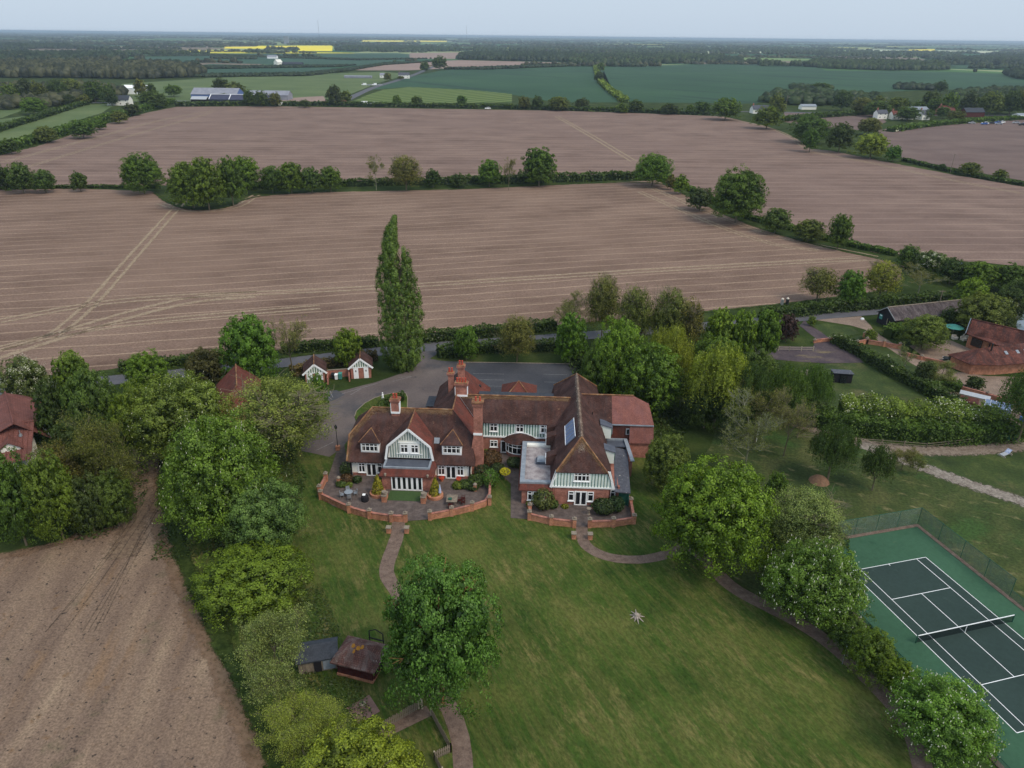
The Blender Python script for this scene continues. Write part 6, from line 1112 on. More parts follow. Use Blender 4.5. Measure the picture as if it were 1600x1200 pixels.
# painted bay lines
WORN=surf('worn_line_paint',[S(130,128,126,1),S(172,170,168,1)],3)
def pline(a,b,w=.06,z=.07):
    a=Vector(a);b=Vector(b);d=(b-a).normalized();n=Vector((-d.y,d.x))*w/2; o=MB(); i=0
    o.quad(*[(p.x,p.y,z) for p in(a-n,b-n,b+n,a+n)]); return o.build('painted_line',WORN,kind='structure')
for y in(128.3,125.6,122.9,120.2): pline((-7.5,y),(-1.5,y-.1),.06)
for a,b in(((-36.5,116.5),(-34.2,119.2)),((-34.2,119.2),(-31.9,116.6)),((-36.2,112.8),(-34.2,111.2)),((-33,120.0),(-31.9,117.4)),((-30.6,118.9),(-24.6,123.8)),((-26.0,122.6),(-24.6,123.8)),((-29.0,118.5),(-27.6,121.0)),((-21.5,126.2),(-19.0,126.6)),((-22.3,124.4),(-19.0,126.6)),((-30.4,98.8),(-28.2,101.6)),((6,128.4),(10.5,128.2)),((6,124.9),(10.2,124.7))): pline(a,b,.07)
# small timber gabled garages
def garage(x,y,w,d,rz,label,doors,zr=3.9):
    o=thing('garage',label,'garage',(x,y,0),rz); hw=w/2
    MB().box(-hw,hw,0,d,0,2.35).build('wall',M['brick'],o); g=MB().prism([(-hw-.1,-.06,2.3),(hw+.1,-.06,2.3),(0,-.06,zr-.15)],(0,.12,0)).build('timber_gable',M['render'],o)
    battens(g,-hw+.25,hw-.25,-.07,lambda t:2.4,lambda t:2.3+(1-abs(t)/hw)*(zr-2.7),.42,.17,M['green'])
    roof(o,[[(-hw-.4,-.16,2.1),(0,-.16,zr),(0,d+.3,zr),(-hw-.4,d+.3,2.1)],[(0,-.16,zr),(hw+.4,-.16,2.1),(hw+.4,d+.3,2.1),(0,d+.3,zr)]],M['tile']); ridge(o,[(0,-.16,zr+.06),(0,d+.3,zr+.06)],.1)
    for s_ in(-1,1):
        a=Vector((0,-.24,zr+.02));b=Vector((s_*(hw+.45),-.24,2.06));dd=(b-a).normalized();n=Vector((-dd.z,0,dd.x))*.17; MB().prism([a-n,b-n,b+n,a+n],(0,.07,0)).build('bargeboard',M['white'],o)
    MB().box(-hw,hw,-.1,0,2.2,2.38).build('rail',M['white'],o)
    for x0,x1 in doors:
        dr=MB().box(x0,x1,-.08,0,.05,2.15).build('door',M['white'],o,'white boarded door'); MB().box((x0+x1)/2-.09,(x0+x1)/2+.09,-.1,-.07,1.4,1.75).build('pane',M['glass'],dr)
    return o
garage(-36.3,123.0,3.5,4.6,math.radians(14),'left garage with green striped gable, half hidden by a bright tree',[(-1.5,-.4),(.2,1.4)]); garage(-28.4,125.7,3.7,4.4,math.radians(10),'right garage with striped gable and two white doors',[(-1.35,-.45),(.55,1.4)],4.0)
o=thing('yard_wall','low brick wall joining the two small garages','wall',(-32.6,126.3,0),.2); MB().box(-2.4,2.3,-.12,.12,0,1.5).build('wall_run',M['brick'],o); MB().box(1.7,1.95,-2.6,-.1,0,1.3).box(-2.2,-1.95,-3.2,-.1,0,1.4).build('side_wall',M['brick'],o); MB().box(-2.45,2.35,-.17,.17,1.5,1.57).build('coping',M['stone'],o)
def bin_(x,y,mat,label,group=None,s=1):
    o=thing('wheelie_bin',label,'bin',(x,y,.05),group=group); m=MB(); m.prism([(-.25*s,-.3*s,.1),(.25*s,-.3*s,.1),(.25*s,.3*s,.1),(-.25*s,.3*s,.1)],(0,0,.85*s)); m.build('body',mat,o); MB().prism([(-.3*s,-.36*s,.95*s),(.3*s,-.36*s,.95*s),(.3*s,.34*s,1.08*s),(-.3*s,.34*s,1.08*s)],(0,0,.06)).build('lid',mat,o); MB().tube((-.25*s,.3*s,.12),(.25*s,.3*s,.12),.1*s,.1*s,8).build('wheels',M['dmetal'],o); return o
bin_(-33.6,125.3,M['dmetal'],'dark bin on the left between the garages'); bin_(-32.9,125.0,M['white'],'pale bin in the middle between the garages'); bin_(-32.2,125.2,M['teal'],'teal green bin on the right between the garages',s=1.15)
bin_(80.5,104.5,M['dgreen'],'left green bin at the end of the gravel drive'); bin_(81.6,104.4,M['dgreen'],'right green bin at the end of the gravel drive')
# hall with brown-red roof behind the chestnuts
o=thing('brick_hall','brick hall with a red-brown pitched roof half hidden behind the chestnuts','house',(-48.2,117.2,0),math.radians(20))
MB().box(-3.2,3.2,-12,0,0,3.0).build('wall',M['brick'],o); roof(o,[[(0,0,6.4),(-3.7,.3,2.9),(-3.7,-12.3,2.9),(0,-9,6.4)],[(0,-9,6.4),(-3.7,-12.3,2.9),(3.7,-12.3,2.9)],[(0,0,6.4),(0,-9,6.4),(3.7,-12.3,2.9),(3.7,.3,2.9)],[(-3.7,.3,2.9),(0,0,6.4),(3.7,.3,2.9)]],M['tile_red']); ridge(o,[(0,0,6.45),(0,-9,6.45),(-3.7,-12.3,2.95)],.12)
vn=MB().tube((0,0,6.3),(0,0,7.9),.05).tube((-.4,0,7.6),(.5,0,7.6),.03).build('weathervane',M['dmetal'],o)
# house at the left edge
o=thing('red_roofed_house','house with bright red pantile roofs cut by the left picture edge','house',(-72.4,94.0,0),math.radians(0))
def L3(x,y,z): return (x+72.4,y-94.0,z)
MB().prism([L3(-76,93,0),L3(-71.9,96.4,0),L3(-82,108,0),L3(-87,104,0)],(0,0,3.2)).build('wall',M['render'],o); MB().prism([L3(-84,84,0),L3(-71.6,91.2,0),L3(-71.9,96.2,0),L3(-88,90,0)],(0,0,2.9)).build('wall',M['render'],o)
roof(o,[[L3(-79.9,103.9,7),L3(-72.4,93.9,7),L3(-69.2,96.2,3.4),L3(-74,106.5,3.2)],[L3(-79.9,103.9,7),L3(-87,100,3.2),L3(-80,90,3.2),L3(-72.4,93.9,7)],[L3(-79.9,103.9,7),L3(-74,106.5,3.2),L3(-80,110,3.2),L3(-87,104,3.2)]],M['tile_left'],'plain red hipped roof at the back'); ridge(o,[L3(-79.9,103.9,7.1),L3(-72.4,93.9,7.1)],.14,M['tile_left'])
roof(o,[[L3(-71.2,96.5,6),L3(-86,88.6,6),L3(-83.4,82.9,2.8),L3(-69.4,91.2,2.8)],[L3(-71.2,96.5,6),L3(-70.4,99.0,3.6),L3(-86,92,3.4),L3(-86,88.6,6)]],M['tile_left'],'ribbed red pantile roof in front'); ridge(o,[L3(-71.2,96.5,6.08),L3(-86,88.6,6.08)],.14,M['tile_left'])
for k in range(26):
    t=k/26; a=Vector(L3(-71.2,96.5,6.1)).lerp(Vector(L3(-86,88.6,6.1)),t); b=Vector(L3(-69.4,91.2,2.9)).lerp(Vector(L3(-83.4,82.9,2.9)),t); MB().tube(a,b,.08,.08,4,False).build('pantile_roll',M['tile_left'],o)
dm=MB().prism([L3(-73.2,90.9,3.3),L3(-71.1,92.1,3.3),L3(-71.1,92.1,4.2),L3(-72.15,91.5,5.1),L3(-73.2,90.9,4.2)],(-1.2,2.2,0)).build('dormer',M['render'],o)
roof(dm,[[L3(-72.1,91.2,5.3),L3(-73.6,90.4,4.1),L3(-74.9,92.8,4.1),L3(-73.4,93.6,5.3)],[L3(-72.1,91.2,5.3),L3(-73.4,93.6,5.3),L3(-71.9,94.4,4.1),L3(-70.6,92.0,4.1)]],M['tile_left'],name='dormer_roof')
MB().lathe([(.28,0),(.2,.3),(.08,.35),(.06,.9)],L3(-71.9,93.9,4.9),8).build('roof_vent',M['metal'],o)
MB().prism([L3(-69.2,96.3,3.3),L3(-69.9,97.6,3.3),L3(-70.6,97,4.6)],(0,0,.2)).build('bargeboard',M['white'],o)
# black weatherboarded barn
bo=(84.3,156.9); rz=math.atan2(5.4,18.1); o=thing('black_barn','long low black weatherboarded barn with a grey-brown tiled roof','barn',(84.3,156.9,0),rz); Lb=26
MB().box(0,Lb,-2.6,2.6,0,2.5).build('wall',M['black'],o); MB().prism([(0,-2.6,2.5),(0,2.6,2.5),(0,0,4.3)],(.12,0,0)).build('gable_wall',M['black'],o)
brn_t=tile_mat('barn_roof',S(74,66,68,1),S(90,80,80,1),S(106,98,98,1),(.7,S(150,140,130)),.3,.3)
roof(o,[[(-.3,0,4.5),(-.3,-3.0,2.4),(Lb,-3.0,2.4),(Lb,0,4.5)],[(-.3,0,4.5),(Lb,0,4.5),(Lb,3.0,2.4),(-.3,3.0,2.4)]],brn_t); ridge(o,[(-.3,0,4.56),(Lb,0,4.56)],.13,M['stone'])
for s_ in(-1,1): MB().prism([(-.36,0,4.62),(-.36,s_*3.05,2.5),(-.36,s_*3.05,2.25),(-.36,0,4.37)],(-.06,0,0)).build('bargeboard',M['metal'],o)
sg=MB().box(-.08,-.02,1.1,2.0,1.2,2.3).build('notice_board',M['teal'],o,'pale teal notice board with illegible print'); MB().box(-.1,-.085,1.25,1.85,1.95,2.15).build('notice_heading',M['white'],sg)
MB().box(-.08,-.02,-.55,-.45,.6,2.0).build('door_post',M['wood_p'],o)
MB().box(13,24,-6.5,-2.9,0,1.9).build('lean_to',M['black'],o); roof(o,[[(13,-2.8,2.5),(13,-6.8,1.8),(24.4,-6.8,1.8),(24.4,-2.8,2.5)]],M['tile'])
# pantiled barn conversion round a courtyard
o=thing('converted_barn','orange brick barn conversion with two mottled pantile roofs round a courtyard','house',(90,131,0))
def L4(x,y,z): return (x-90,y-131,z)
MB().prism([L4(86.9,134.4,0),L4(88.8,130.6,0),L4(93.6,130.6,0),L4(110,134,0),L4(110,139,0),L4(99,137.0,0)],(0,0,2.6)).build('wall',M['brick_o'],o)
roof(o,[[L4(85.9,134.2,2.7),L4(87.9,129.6,2.55),L4(90.6,132.2,4.9)],[L4(87.9,129.6,2.55),L4(93.5,129.5,2.55),L4(99.8,134.9,4.9),L4(90.6,132.2,4.9)],[L4(93.5,129.5,2.55),L4(112,133.2,2.55),L4(112,137.3,4.9),L4(99.8,134.9,4.9)],[L4(85.9,134.2,2.7),L4(90.6,132.2,4.9),L4(99.8,134.9,4.9),L4(112,137.3,4.9),L4(112,141,2.6),L4(98,138,2.6)]],M['pantile'],'front pantile roof with rounded hip')
MB().box(0,.1,-.1,0,0,.1)
dk=MB().box(4.5,7.4,-.9,-.8,0,2.1).build('dark_opening',M['glass'],o); dk.rotation_euler[2]=.2
for x,y in((96.0,132.4),(98.6,133.0),(100.4,133.4)): sk2=MB().box(-.3,.3,-.4,.4,0,.08).build('skylight',M['leadp'],o); sk2.location=L4(x,y,3.9); sk2.rotation_euler=(math.radians(32),0,.2)
MB().tube(L4(92.6,131.9,4.5),L4(92.6,131.9,6.0),.14,.14,8).build('flue',M['dmetal'],o)
MB().prism([L4(96.0,144.8,0),L4(98.4,139.6,0),L4(109,136,0),L4(109,142,0)],(0,0,3.0)).build('wall',M['brick_o'],o)
roof(o,[[L4(96.9,146.6,5.6),L4(95.3,144.6,3.1),L4(98.4,137.8,3.1),L4(107,134,3.1),L4(104,139.5,5.6)],[L4(96.9,146.6,5.6),L4(104,139.5,5.6),L4(110,144,3.1),L4(99.5,149.5,3.1)],[L4(95.3,144.6,3.1),L4(96.9,146.6,5.6),L4(99.5,149.5,3.1)]],M['pantile'],'rear pantile roof'); ridge(o,[L4(96.9,146.6,5.65),L4(104,139.5,5.65)],.14,M['pantile'])
MB().prism([L4(95.2,144.7,3.25),L4(96.8,146.8,5.8),L4(96.8,146.8,5.6),L4(95.2,144.7,3.05)],(-.1,.08,0)).build('bargeboard',M['leadp'],o)
MB().prism([L4(96.3,143.9,.9),L4(97.3,141.8,.9),L4(97.3,141.8,2.6),L4(96.3,143.9,2.6)],(-.1,-.05,0)).build('window',M['glass'],o); MB().prism([L4(97.9,140.6,.1),L4(101.5,139.0,.1),L4(101.5,139.0,2.6),L4(97.9,140.6,2.6)],(-.08,-.12,0)).build('glazed_screen',M['glass'],o)
for k in range(5): a=k/4; x=97.9+3.6*a;y=140.5-1.6*a; MB().tube(L4(x-.1,y-.15,0),L4(x-.1,y-.15,2.6),.06,.06,4).build('mullion',M['dwood'],o)
for a,b,c in((105.5,138.5,4.2),(108,137.0,4.2)): s2=MB().box(-.35,.35,-.5,.5,0,.08).build('skylight',M['leadp'],o); s2.location=L4(a,b,c-.4); s2.rotation_euler=(math.radians(-30),0,.9)
garden_wall('low orange brick wall along the barn conversion courtyard',[[(80.5,139.8),(83.0,137.5),(86.8,134.8)]],.7,.9); garden_wall('brick wall between the barn garden and the drive',[[(75.5,146.0),(78.5,144.5),(81.2,143.2)],],.9,1.3); garden_wall('short brick garden wall beside the black barn',[[(76.5,149.5),(75.5,146.0),(73.0,144.8)]],1.0,1.1); garden_wall('low brick wall between the two lawns by the yard',[[(64.5,146.2),(68,147.2),(71,148.0)]],.7,.7)
u=thing('garden_umbrella','wide teal garden umbrella on the lawn by the black barn','umbrella',(96.6,151.2,0)); MB().tube((0,0,0),(0,0,2.5),.04).build('pole',M['wood_p'],u); MB().lathe([(2.0,2.1),(1.0,2.45),(.05,2.75)],n=8).build('canopy',M['teal'],u)
for k,(a,b) in enumerate(((96.0,149.2),(97.6,148.6),(98.7,149.8))): 
    c=thing('garden_sofa','cream garden armchair, %s beside the teal umbrella'%('left one','middle one','right one')[k],'chair',(a,b,0),.4*k,'cream chairs by the umbrella'); MB().box(-.5,.5,-.45,.45,0,.42).build('seat',M['cream'],c); MB().box(-.5,.5,.3,.5,.42,.9).build('backrest',M['cream'],c); MB().box(-.55,-.4,-.45,.45,.42,.62).box(.4,.55,-.45,.45,.42,.62).build('armrest',M['cream'],c)
# vehicles
def car(x,y,rz,paint,label,z=.07,van=False,group=None,L=4.2):
    o=thing('parked_van' if van else 'parked_car',label,'van' if van else 'car',(x,y,z),rz,group); s=L/4.2
    prof=[(-2.1,.35),(-2.1,.8),(-1.9,.9),(-1.0,.98),(-.45,1.42),(1.1,1.45),(1.75,1.0),(2.1,.9),(2.1,.35)] if not van else [(-2.1,.35),(-2.1,.95),(-1.7,1.1),(-1.25,1.95),(2.05,2.0),(2.1,.35)]
    MB().prism([(a*s,-.86,b*s) for a,b in prof],(0,1.72,0)).build('body',paint,o)
    gl=[(-1.0,1.0),(-.5,1.36),(1.05,1.38),(1.6,1.0)] if not van else [(-1.6,1.15),(-1.25,1.8),(-.5,1.8),(-.5,1.15)]
    MB().prism([(a*s,-.88,b*s) for a,b in gl],(0,1.76,0)).build('side_windows',M['glass'],o); MB().prism([(-.98*s if not van else -1.67*s,-.7,1.02*s if not van else 1.18*s),(-.5*s if not van else -1.27*s,-.7,1.42*s if not van else 1.9*s),(-.52*s if not van else -1.29*s,.7,1.42*s if not van else 1.9*s),(-1.0*s if not van else -1.69*s,.7,1.02*s if not van else 1.18*s)],(-.03,0,.02)).build('windscreen',M['glass'],o)
    for a in(-1.3,1.3):
        for b in(-.8,.8): MB().tube((a*s,b-.1,.33),(a*s,b+.1,.33),.33,.33,12).build('wheel',M['dmetal'],o)
    for b in(-.6,.6): MB().box(-2.14*s,-2.08*s,b-.15,b+.15,.62,.78).build('headlight',M['white'],o)
    return o
car(88.6,136.2,-.5,M['dmetal'],'dark car parked at the tip of the pantiled barn',L=3.6)
# black shelter in paddock
o=thing('field_shelter','small dark timber shelter with a pale sloping roof in the paddock','shed',(62.4,127.0,0),-.12); MB().box(-1.7,1.7,-1.0,1.0,0,1.75).build('wall',M['black'],o); MB().prism([(-1.85,-1.2,1.95),(1.85,-1.2,1.95),(1.85,1.2,1.75),(-1.85,1.2,1.75)],(0,0,.08)).build('roof',M['slate'],o); MB().box(-.5,.6,-1.25,-1.2,0,1.7).build('opening',M['glass'],o)
o=thing('log_pile','pale heap of stones and logs beside the dark shelter','pile',(57.4,129.6,0)); 
for k in range(14): x,y=random.uniform(-1.6,1.6),random.uniform(-.8,.8); MB().lathe([(.1,0),(.42,.1),(.35,.45),(.12,.6)],(x,y,random.uniform(0,.4)),7).build('stone',M['stone'],o)
# pub style sign and poles
o=thing('hanging_sign','blue and white square sign on a post by the dark bush','sign',(121.5,196.2,0),.1); MB().tube((-.9,0,0),(-.9,0,4.4),.09).tube((.9,0,0),(.9,0,4.4),.09).build('post',M['dmetal'],o); MB().box(-1.0,1.0,-.06,.06,1.8,4.2).build('sign_board',surf('pale_blue_sign',[S(150,170,200),S(160,180,208)],3),o); MB().box(-.7,.7,-.1,-.06,2.3,3.3).build('emblem',M['blue'],o)
def pole(x,y,h,lab,r=.09,mat=None,name='telegraph_pole'): o=thing(name,lab,'pole',(x,y,0)); MB().tube((0,0,0),(0,0,h),r,r*.7,6).build('shaft',mat or M['wood'],o); MB().box(-.7,.7,-.05,.05,h-.4,h-.28).build('crossbar',mat or M['wood'],o) if h>5 else MB().lathe([(r*1.3,0),(r*1.3,.08)],(0,0,h),6).build('cap',mat or M['wood'],o); return o
pole(97.6,160.6,7.5,'pale pole rising behind the black barn roof'); pole(29.0,65.2,1.6,'thin pale stake beside the long path, upper one',.035,M['wood_p'],'garden_stake'); pole(34.6,56.8,2.4,'thin pale stake beside the long path, lower one',.04,M['metal'],'garden_stake')
pole(214,372,9,'telegraph pole in the low hedge of the far right field',.16); pole(238,690,14,'grey pole in front of the far hamlet trees',.2)
# people or post pair by the lane
for k,(x,y) in enumerate(((65.6,170.9),(67.0,171.3))):
    o=thing('roadside_post',('left','right')[k]+' dark post of the pair with a pale top on the lane verge','post',(x,y,0)); MB().box(-.3,.3,-.25,.25,0,1.3).build('post',M['dmetal' if k else 'metal'],o); MB().lathe([(.3,1.3),(.35,1.5),(.1,1.75)],n=8).build('top',M['cream'],o)
for k,(x,y) in enumerate(((74.5,168.2),(81.0,160.9))):
    o=thing('white_stone',('upper','lower')[k]+' white painted stone at the edge of the lane','stone',(x,y,0)); MB().lathe([(.4,0),(.45,.2),(.3,.42),(.05,.5)],n=8).build('stone_body',M['white'],o)
# post and rail fence
def fence_pr(pts,label,h=1.1,step=2.2,mat=None,name='rail_fence',cat='fence'):
    o=thing(name,label,cat,(pts[0][0],pts[0][1],0)); pm=MB().box(-.06,.06,-.06,.06,0,h).mesh('post',mat or M['wood_p'])
    for a,b in zip(pts[:-1],pts[1:]):
        a=Vector(a);b=Vector(b); n=max(1,int((b-a).length/step))
        for k in range(n+1): p=a.lerp(b,k/n)-Vector(pts[0]); link('post',pm,o,loc=(p.x,p.y,0))
        for z in(.45,.9): A=a-Vector(pts[0]);B=b-Vector(pts[0]); MB().tube((A.x,A.y,z*h/1.1),(B.x,B.y,z*h/1.1),.04,.04,4).build('rail',mat or M['wood_p'],o)
    return o
fence_pr([(53,141.5),(57.5,141.4),(62.5,141.5)],'short pale post and rail fence by the old tarmac yard'); fence_pr([(46.5,104.6),(56,103.2),(66,101.8),(77.5,104.2)],'thin grey rail fence below the big hawthorn hedge',1.0,3,M['wood'])
o=thing('dirt_mound','orange-brown mound of soil in the grass behind the pale feathery tree','mound',(45.2,91.7,0)); m=MB(); m.lathe([(1.5,0),(1.2,.4),(.95,.62),(.55,.85),(.12,.95)],n=11); m.build('soil_heap',surf('orange_soil',[S(130,98,76,1),S(152,118,94,1)],3,fine=(8,.2)),o)
o=thing('sun_lounger','blue and white lounger on the far right lawn','lounger',(77.3,99.8,0),.5); MB().box(-1.0,.4,-.35,.35,.3,.38).build('mattress',M['silver'],o); MB().prism([(.4,-.35,.34),(.4,.35,.34),(1.05,.35,.8),(1.05,-.35,.8)],(0,0,.07)).build('backrest',surf('blue_white_cloth',[S(90,110,160),S(200,206,216)],5),o); 
for a in(-.9,.9): MB().box(a-.04,a+.04,-.6,.6,0,.3).build('leg',M['wood_p'],o)
# greenhouse yard
o=thing('greenhouse','pale glass greenhouse with ridged roof beside the right hawthorn hedge','greenhouse',(84.2,114.0,0),-.55); MB().box(-2.0,2.0,-1.3,1.3,0,1.7).build('glass_walls',M['leadp'],o); MB().prism([(-2,-1.4,1.7),(-2,0,2.4),(-2,1.4,1.7)],(4,0,0)).build('glass_roof',M['solar'],o)
for k in range(6): x=-2+k*.8; MB().tube((x,-1.42,1.72),(x,0,2.45),.03,.03,4).tube((x,1.42,1.72),(x,0,2.45),.03,.03,4).build('glazing_bar',M['white'],o)
o=thing('cold_frame','long low pale cold frame above the greenhouse','cold frame',(83.6,119.6,0),-.62); MB().box(-2.4,2.4,-.55,.55,0,.7).build('frame',M['wood_p'],o); MB().prism([(-2.4,-.6,.72),(2.4,-.6,.72),(2.4,.6,1.0),(-2.4,.6,1.0)],(0,0,.05)).build('glass_lid',M['silver'],o)
o=thing('potting_shed','small brown roofed shed beside the greenhouse','shed',(80.6,116.6,0),-.6); MB().box(-1.4,1.4,-1,1,0,1.5).build('wall',M['brick'],o); roof(o,[[(-1.6,-1.2,1.4),(1.6,-1.2,1.4),(1.6,0,2.0),(-1.6,0,2.0)],[(-1.6,0,2.0),(1.6,0,2.0),(1.6,1.2,1.4),(-1.6,1.2,1.4)]],M['pantile'])
o=thing('water_tank','rounded pale green water tank at the end of the yard hedge','tank',(77.8,117.6,0)); MB().lathe([(.9,0),(.95,.6),(.7,1.1),(.2,1.3)],n=14).build('tank_body',M['leadp'],o)
for k,(x,y,c,l_) in enumerate(((86.2,116.0,'dgreen','green garden table folded behind the greenhouse'),(87.6,111.4,'blue','blue barrow standing behind the greenhouse'),(86.8,107.6,'teal','teal box at the end of the hawthorn hedge'))): 
    o=thing('garden_box',l_,'box',(x,y,0),.4); MB().box(-.7,.7,-.5,.5,.1,.75).build('body',M[c],o); MB().box(-.75,.75,-.55,.55,.75,.85).build('lid',M[c],o)
garden_wall('dark red brick wall between the yard and the barn drive',[[(76.5,124.5),(82,124.3),(86.5,120.5),(90.5,115.5)]],.8,.95)
# ------------------------------------------------------------------ tennis court
(cx_,cy_,cth)=P['court_frame'][0]
co=link('tennis_court',None,loc=(cx_,cy_,.06),rz=cth); co['kind']='structure'
co['label']='green tennis court with dark inner court and white lines'
MB().quad((-4.2,5.6,0),(14.6,5.6,0),(14.6,-29.5,0),(-4.2,-29.5,0)).build('court_surface',COURT,co); MB().quad((0,0,.004),(10.97,0,.004),(10.97,-23.77,.004),(0,-23.77,.004)).build('inner_court',COURTI,co)
MB().box(-4.75,-4.2,-30,6.1,-.05,.05).box(14.6,15.15,-30,6.1,-.05,.05).box(-4.2,14.6,5.6,6.1,-.05,.05).build('brick_edging',PATH,co)
ln=[(0,0,0,-23.77),(10.97,0,10.97,-23.77),(1.37,0,1.37,-23.77),(9.6,0,9.6,-23.77),(0,0,10.97,0),(0,-23.77,10.97,-23.77),(1.37,-5.485,9.6,-5.485),(1.37,-18.285,9.6,-18.285),(5.485,-5.485,5.485,-18.285),(5.485,0,5.485,-.3)]
for i,(a,b,c,d) in enumerate(ln):
    w=.036; z=.008+.0005*(i%2)+(.0006*(i//4)); (MB().quad((a-w,d,z),(c+w,d,z),(c+w,b,z),(a-w,b,z)) if a==c else MB().quad((a,b-w,z),(c,b-w,z),(c,b+w,z),(a,b+w,z))).build('court_line',M['white'],co)
net=thing('tennis_net','tennis net with white tape across the green court','net',(cx_,cy_,.06),cth)
nm,nt_,nb,no=base('black_net',.8,.1); nb.inputs['Base Color'].default_value=(.01,.015,.015,1); nb.inputs['Alpha'].default_value=.36
MB().box(-.9,11.87,-11.90,-11.87,.05,.98).build('net_mesh',nm,net); MB().box(-.9,11.87,-11.915,-11.855,.98,1.07).build('net_tape',M['white'],net); MB().box(5.46,5.51,-11.92,-11.85,.0,.98).build('centre_strap',M['white'],net)
for x in(-.95,11.92): MB().tube((x,-11.885,0),(x,-11.885,1.12),.06).build('net_post',M['dgreen'],net)
# chain link fence: woven wire reads as a thin green veil
fm,fn,fb,fo=base('green_chain_link',.8,.1); fb.inputs['Base Color'].default_value=c4(S(120,140,128,1)); 
q=noise(fn,coord(fn,'Object'),1.4,4,.7); fn.links.new(mix(fn,sstep(fn,q,.3,.7),(.16,)*3,(.36,)*3),fb.inputs['Alpha'])
cf=thing('court_fence','tall green chain link fence round the tennis court','fence',(cx_,cy_,0),cth); pm=MB().tube((0,0,0),(0,0,2.75),.035,.035,6).mesh('post',M['dgreen'])
def fr(x0,y0,x1,y1,tall=2.7):
    n=max(1,int(math.hypot(x1-x0,y1-y0)/3)); 
    d=Vector((x1-x0,y1-y0)).normalized(); n_=Vector((-d.y,d.x))*.01
    MB().prism([(x0-n_.x,y0-n_.y,.05),(x1-n_.x,y1-n_.y,.05),(x1-n_.x,y1-n_.y,tall),(x0-n_.x,y0-n_.y,tall)],(n_.x*2,n_.y*2,0)).build('wire_mesh',fm,cf)
    for k in range(n+1): link('post',pm,cf,loc=(x0+(x1-x0)*k/n,y0+(y1-y0)*k/n,0),scale=(1,1,tall/2.7))
    MB().tube((x0,y0,tall),(x1,y1,tall),.03,.03,5).build('top_rail',M['dgreen'],cf)
fr(-4.7,6.1,15.1,6.1); fr(15.1,6.1,15.1,-8.5); fr(15.1,-8.5,15.1,-29.5,1.1); fr(-4.7,6.1,-4.7,-12.5,1.1); fr(-4.7,-15,-4.7,-29.5,1.1)
gt=thing('court_gate','small dark green gate at the side of the court','gate',(cx_,cy_,.06),cth); MB().tube((-4.7,-12.6,0),(-4.7,-12.6,1.5),.07).tube((-4.7,-14.9,0),(-4.7,-14.9,1.5),.07).build('gate_post',M['dgreen'],gt); MB().box(-4.73,-4.67,-14.8,-12.7,.15,.2).box(-4.73,-4.67,-14.8,-12.7,1.1,1.16).build('gate_frame',M['dgreen'],gt)
for k in range(9): MB().tube((-4.7,-14.7+k*.24,.18),(-4.7,-14.7+k*.24,1.12),.02,.02,4).build('gate_bar',M['dgreen'],gt)
# pale tree stump on the lawn
o=thing('tree_stump','pale bleached tree stump with star shaped roots on the lawn','stump',(14.2,63.3,0)); m=MB(); m.lathe([(.42,0),(.3,.25),(.24,.5),(.02,.55)],n=9); m.build('stump',surf('bleached_wood',[S(144,132,122,1),S(182,170,158,1)],5,fine=(12,.2)),o)
for k in range(9):
    a=k*.7+random.uniform(-.15,.15); r=random.uniform(.7,1.25); MB().tube((0,0,.25),(math.cos(a)*r*.5,math.sin(a)*r*.5,.16),.12,.08,6).tube((math.cos(a)*r*.5,math.sin(a)*r*.5,.16),(math.cos(a)*r,math.sin(a)*r,.03),.08,.03,6).build('root',bpy.data.materials['bleached_wood'],o)
# ------------------------------------------------------------------ playhouse corner, lower left
o=thing('summerhouse','dark red timber summerhouse with a hipped lichened tile roof','summerhouse',(-15.0,55.6,0),math.radians(-16))
MB().box(-2.0,2.0,-1.6,1.5,0,.32).build('plinth',M['brick_o'],o); MB().box(-1.92,1.92,-1.5,1.4,.32,2.1).build('wall',M['dwood'],o)
for k in range(21): MB().box(-1.93+k*.19,-1.91+k*.19,-1.53,-1.5,.32,2.1).build('board_joint',M['black'],o)
lt=tile_mat('lichened_roof',S(120,84,76,1),S(104,74,70,1),S(124,108,102,1),(1.,S(176,168,160)),.2,.25)
roof(o,[[(-2.45,-1.95,1.95),(2.4,-1.95,1.95),(.75,-.05,3.35),(-.8,-.05,3.35)],[(-2.45,-1.95,1.95),(-.8,-.05,3.35),(-2.45,1.9,1.95)],[(2.4,-1.95,1.95),(2.4,1.9,1.95),(.75,-.05,3.35)],[(-.8,-.05,3.35),(.75,-.05,3.35),(2.4,1.9,1.95),(-2.45,1.9,1.95)]],lt)
ol_=surf('orange_lichen',[S(150,104,44,1),S(176,124,46,1)],5)
for a_,b_,c_,d_ in((-.75,-.35,-.5,.25),(-.2,-.45,.25,.3),(.25,-.3,.6,.22),(-.45,-.75,.1,.16)): MB().prism([(a_,b_-.1,3.35+(b_-.1+.05)*.737),(a_+d_,b_-.14,3.35+(b_-.09)*.737),(a_+d_*1.7,b_+.02,3.35+(b_+.07)*.737),(a_+d_*1.1,b_+.2,3.35+(b_+.25)*.737),(a_+.05,b_+.16,3.35+(b_+.21)*.737)],(0,0,.03)).build('orange_lichen',ol_,o)
window(o,(1.95,-1.2,.5),1.1,1.4,2,.3,rz=math.pi/2,fm=M['dwood']); MB().box(2.0,2.1,.2,1.2,.05,1.9).build('door',M['glass'],o)
o=thing('garden_arch','dark wooden arch frame standing behind the summerhouse','frame',(-14.0,58.6,0),-.3)
for a in(-.8,.8): MB().tube((a,0,0),(a,0,1.9),.06,.06,4).tube((a,0,1.9),(0,0,2.3),.05,.05,4).build('frame_post',M['black'],o)
MB().box(-.9,.9,-.05,.05,.9,1.0).build('frame_rail',M['black'],o)
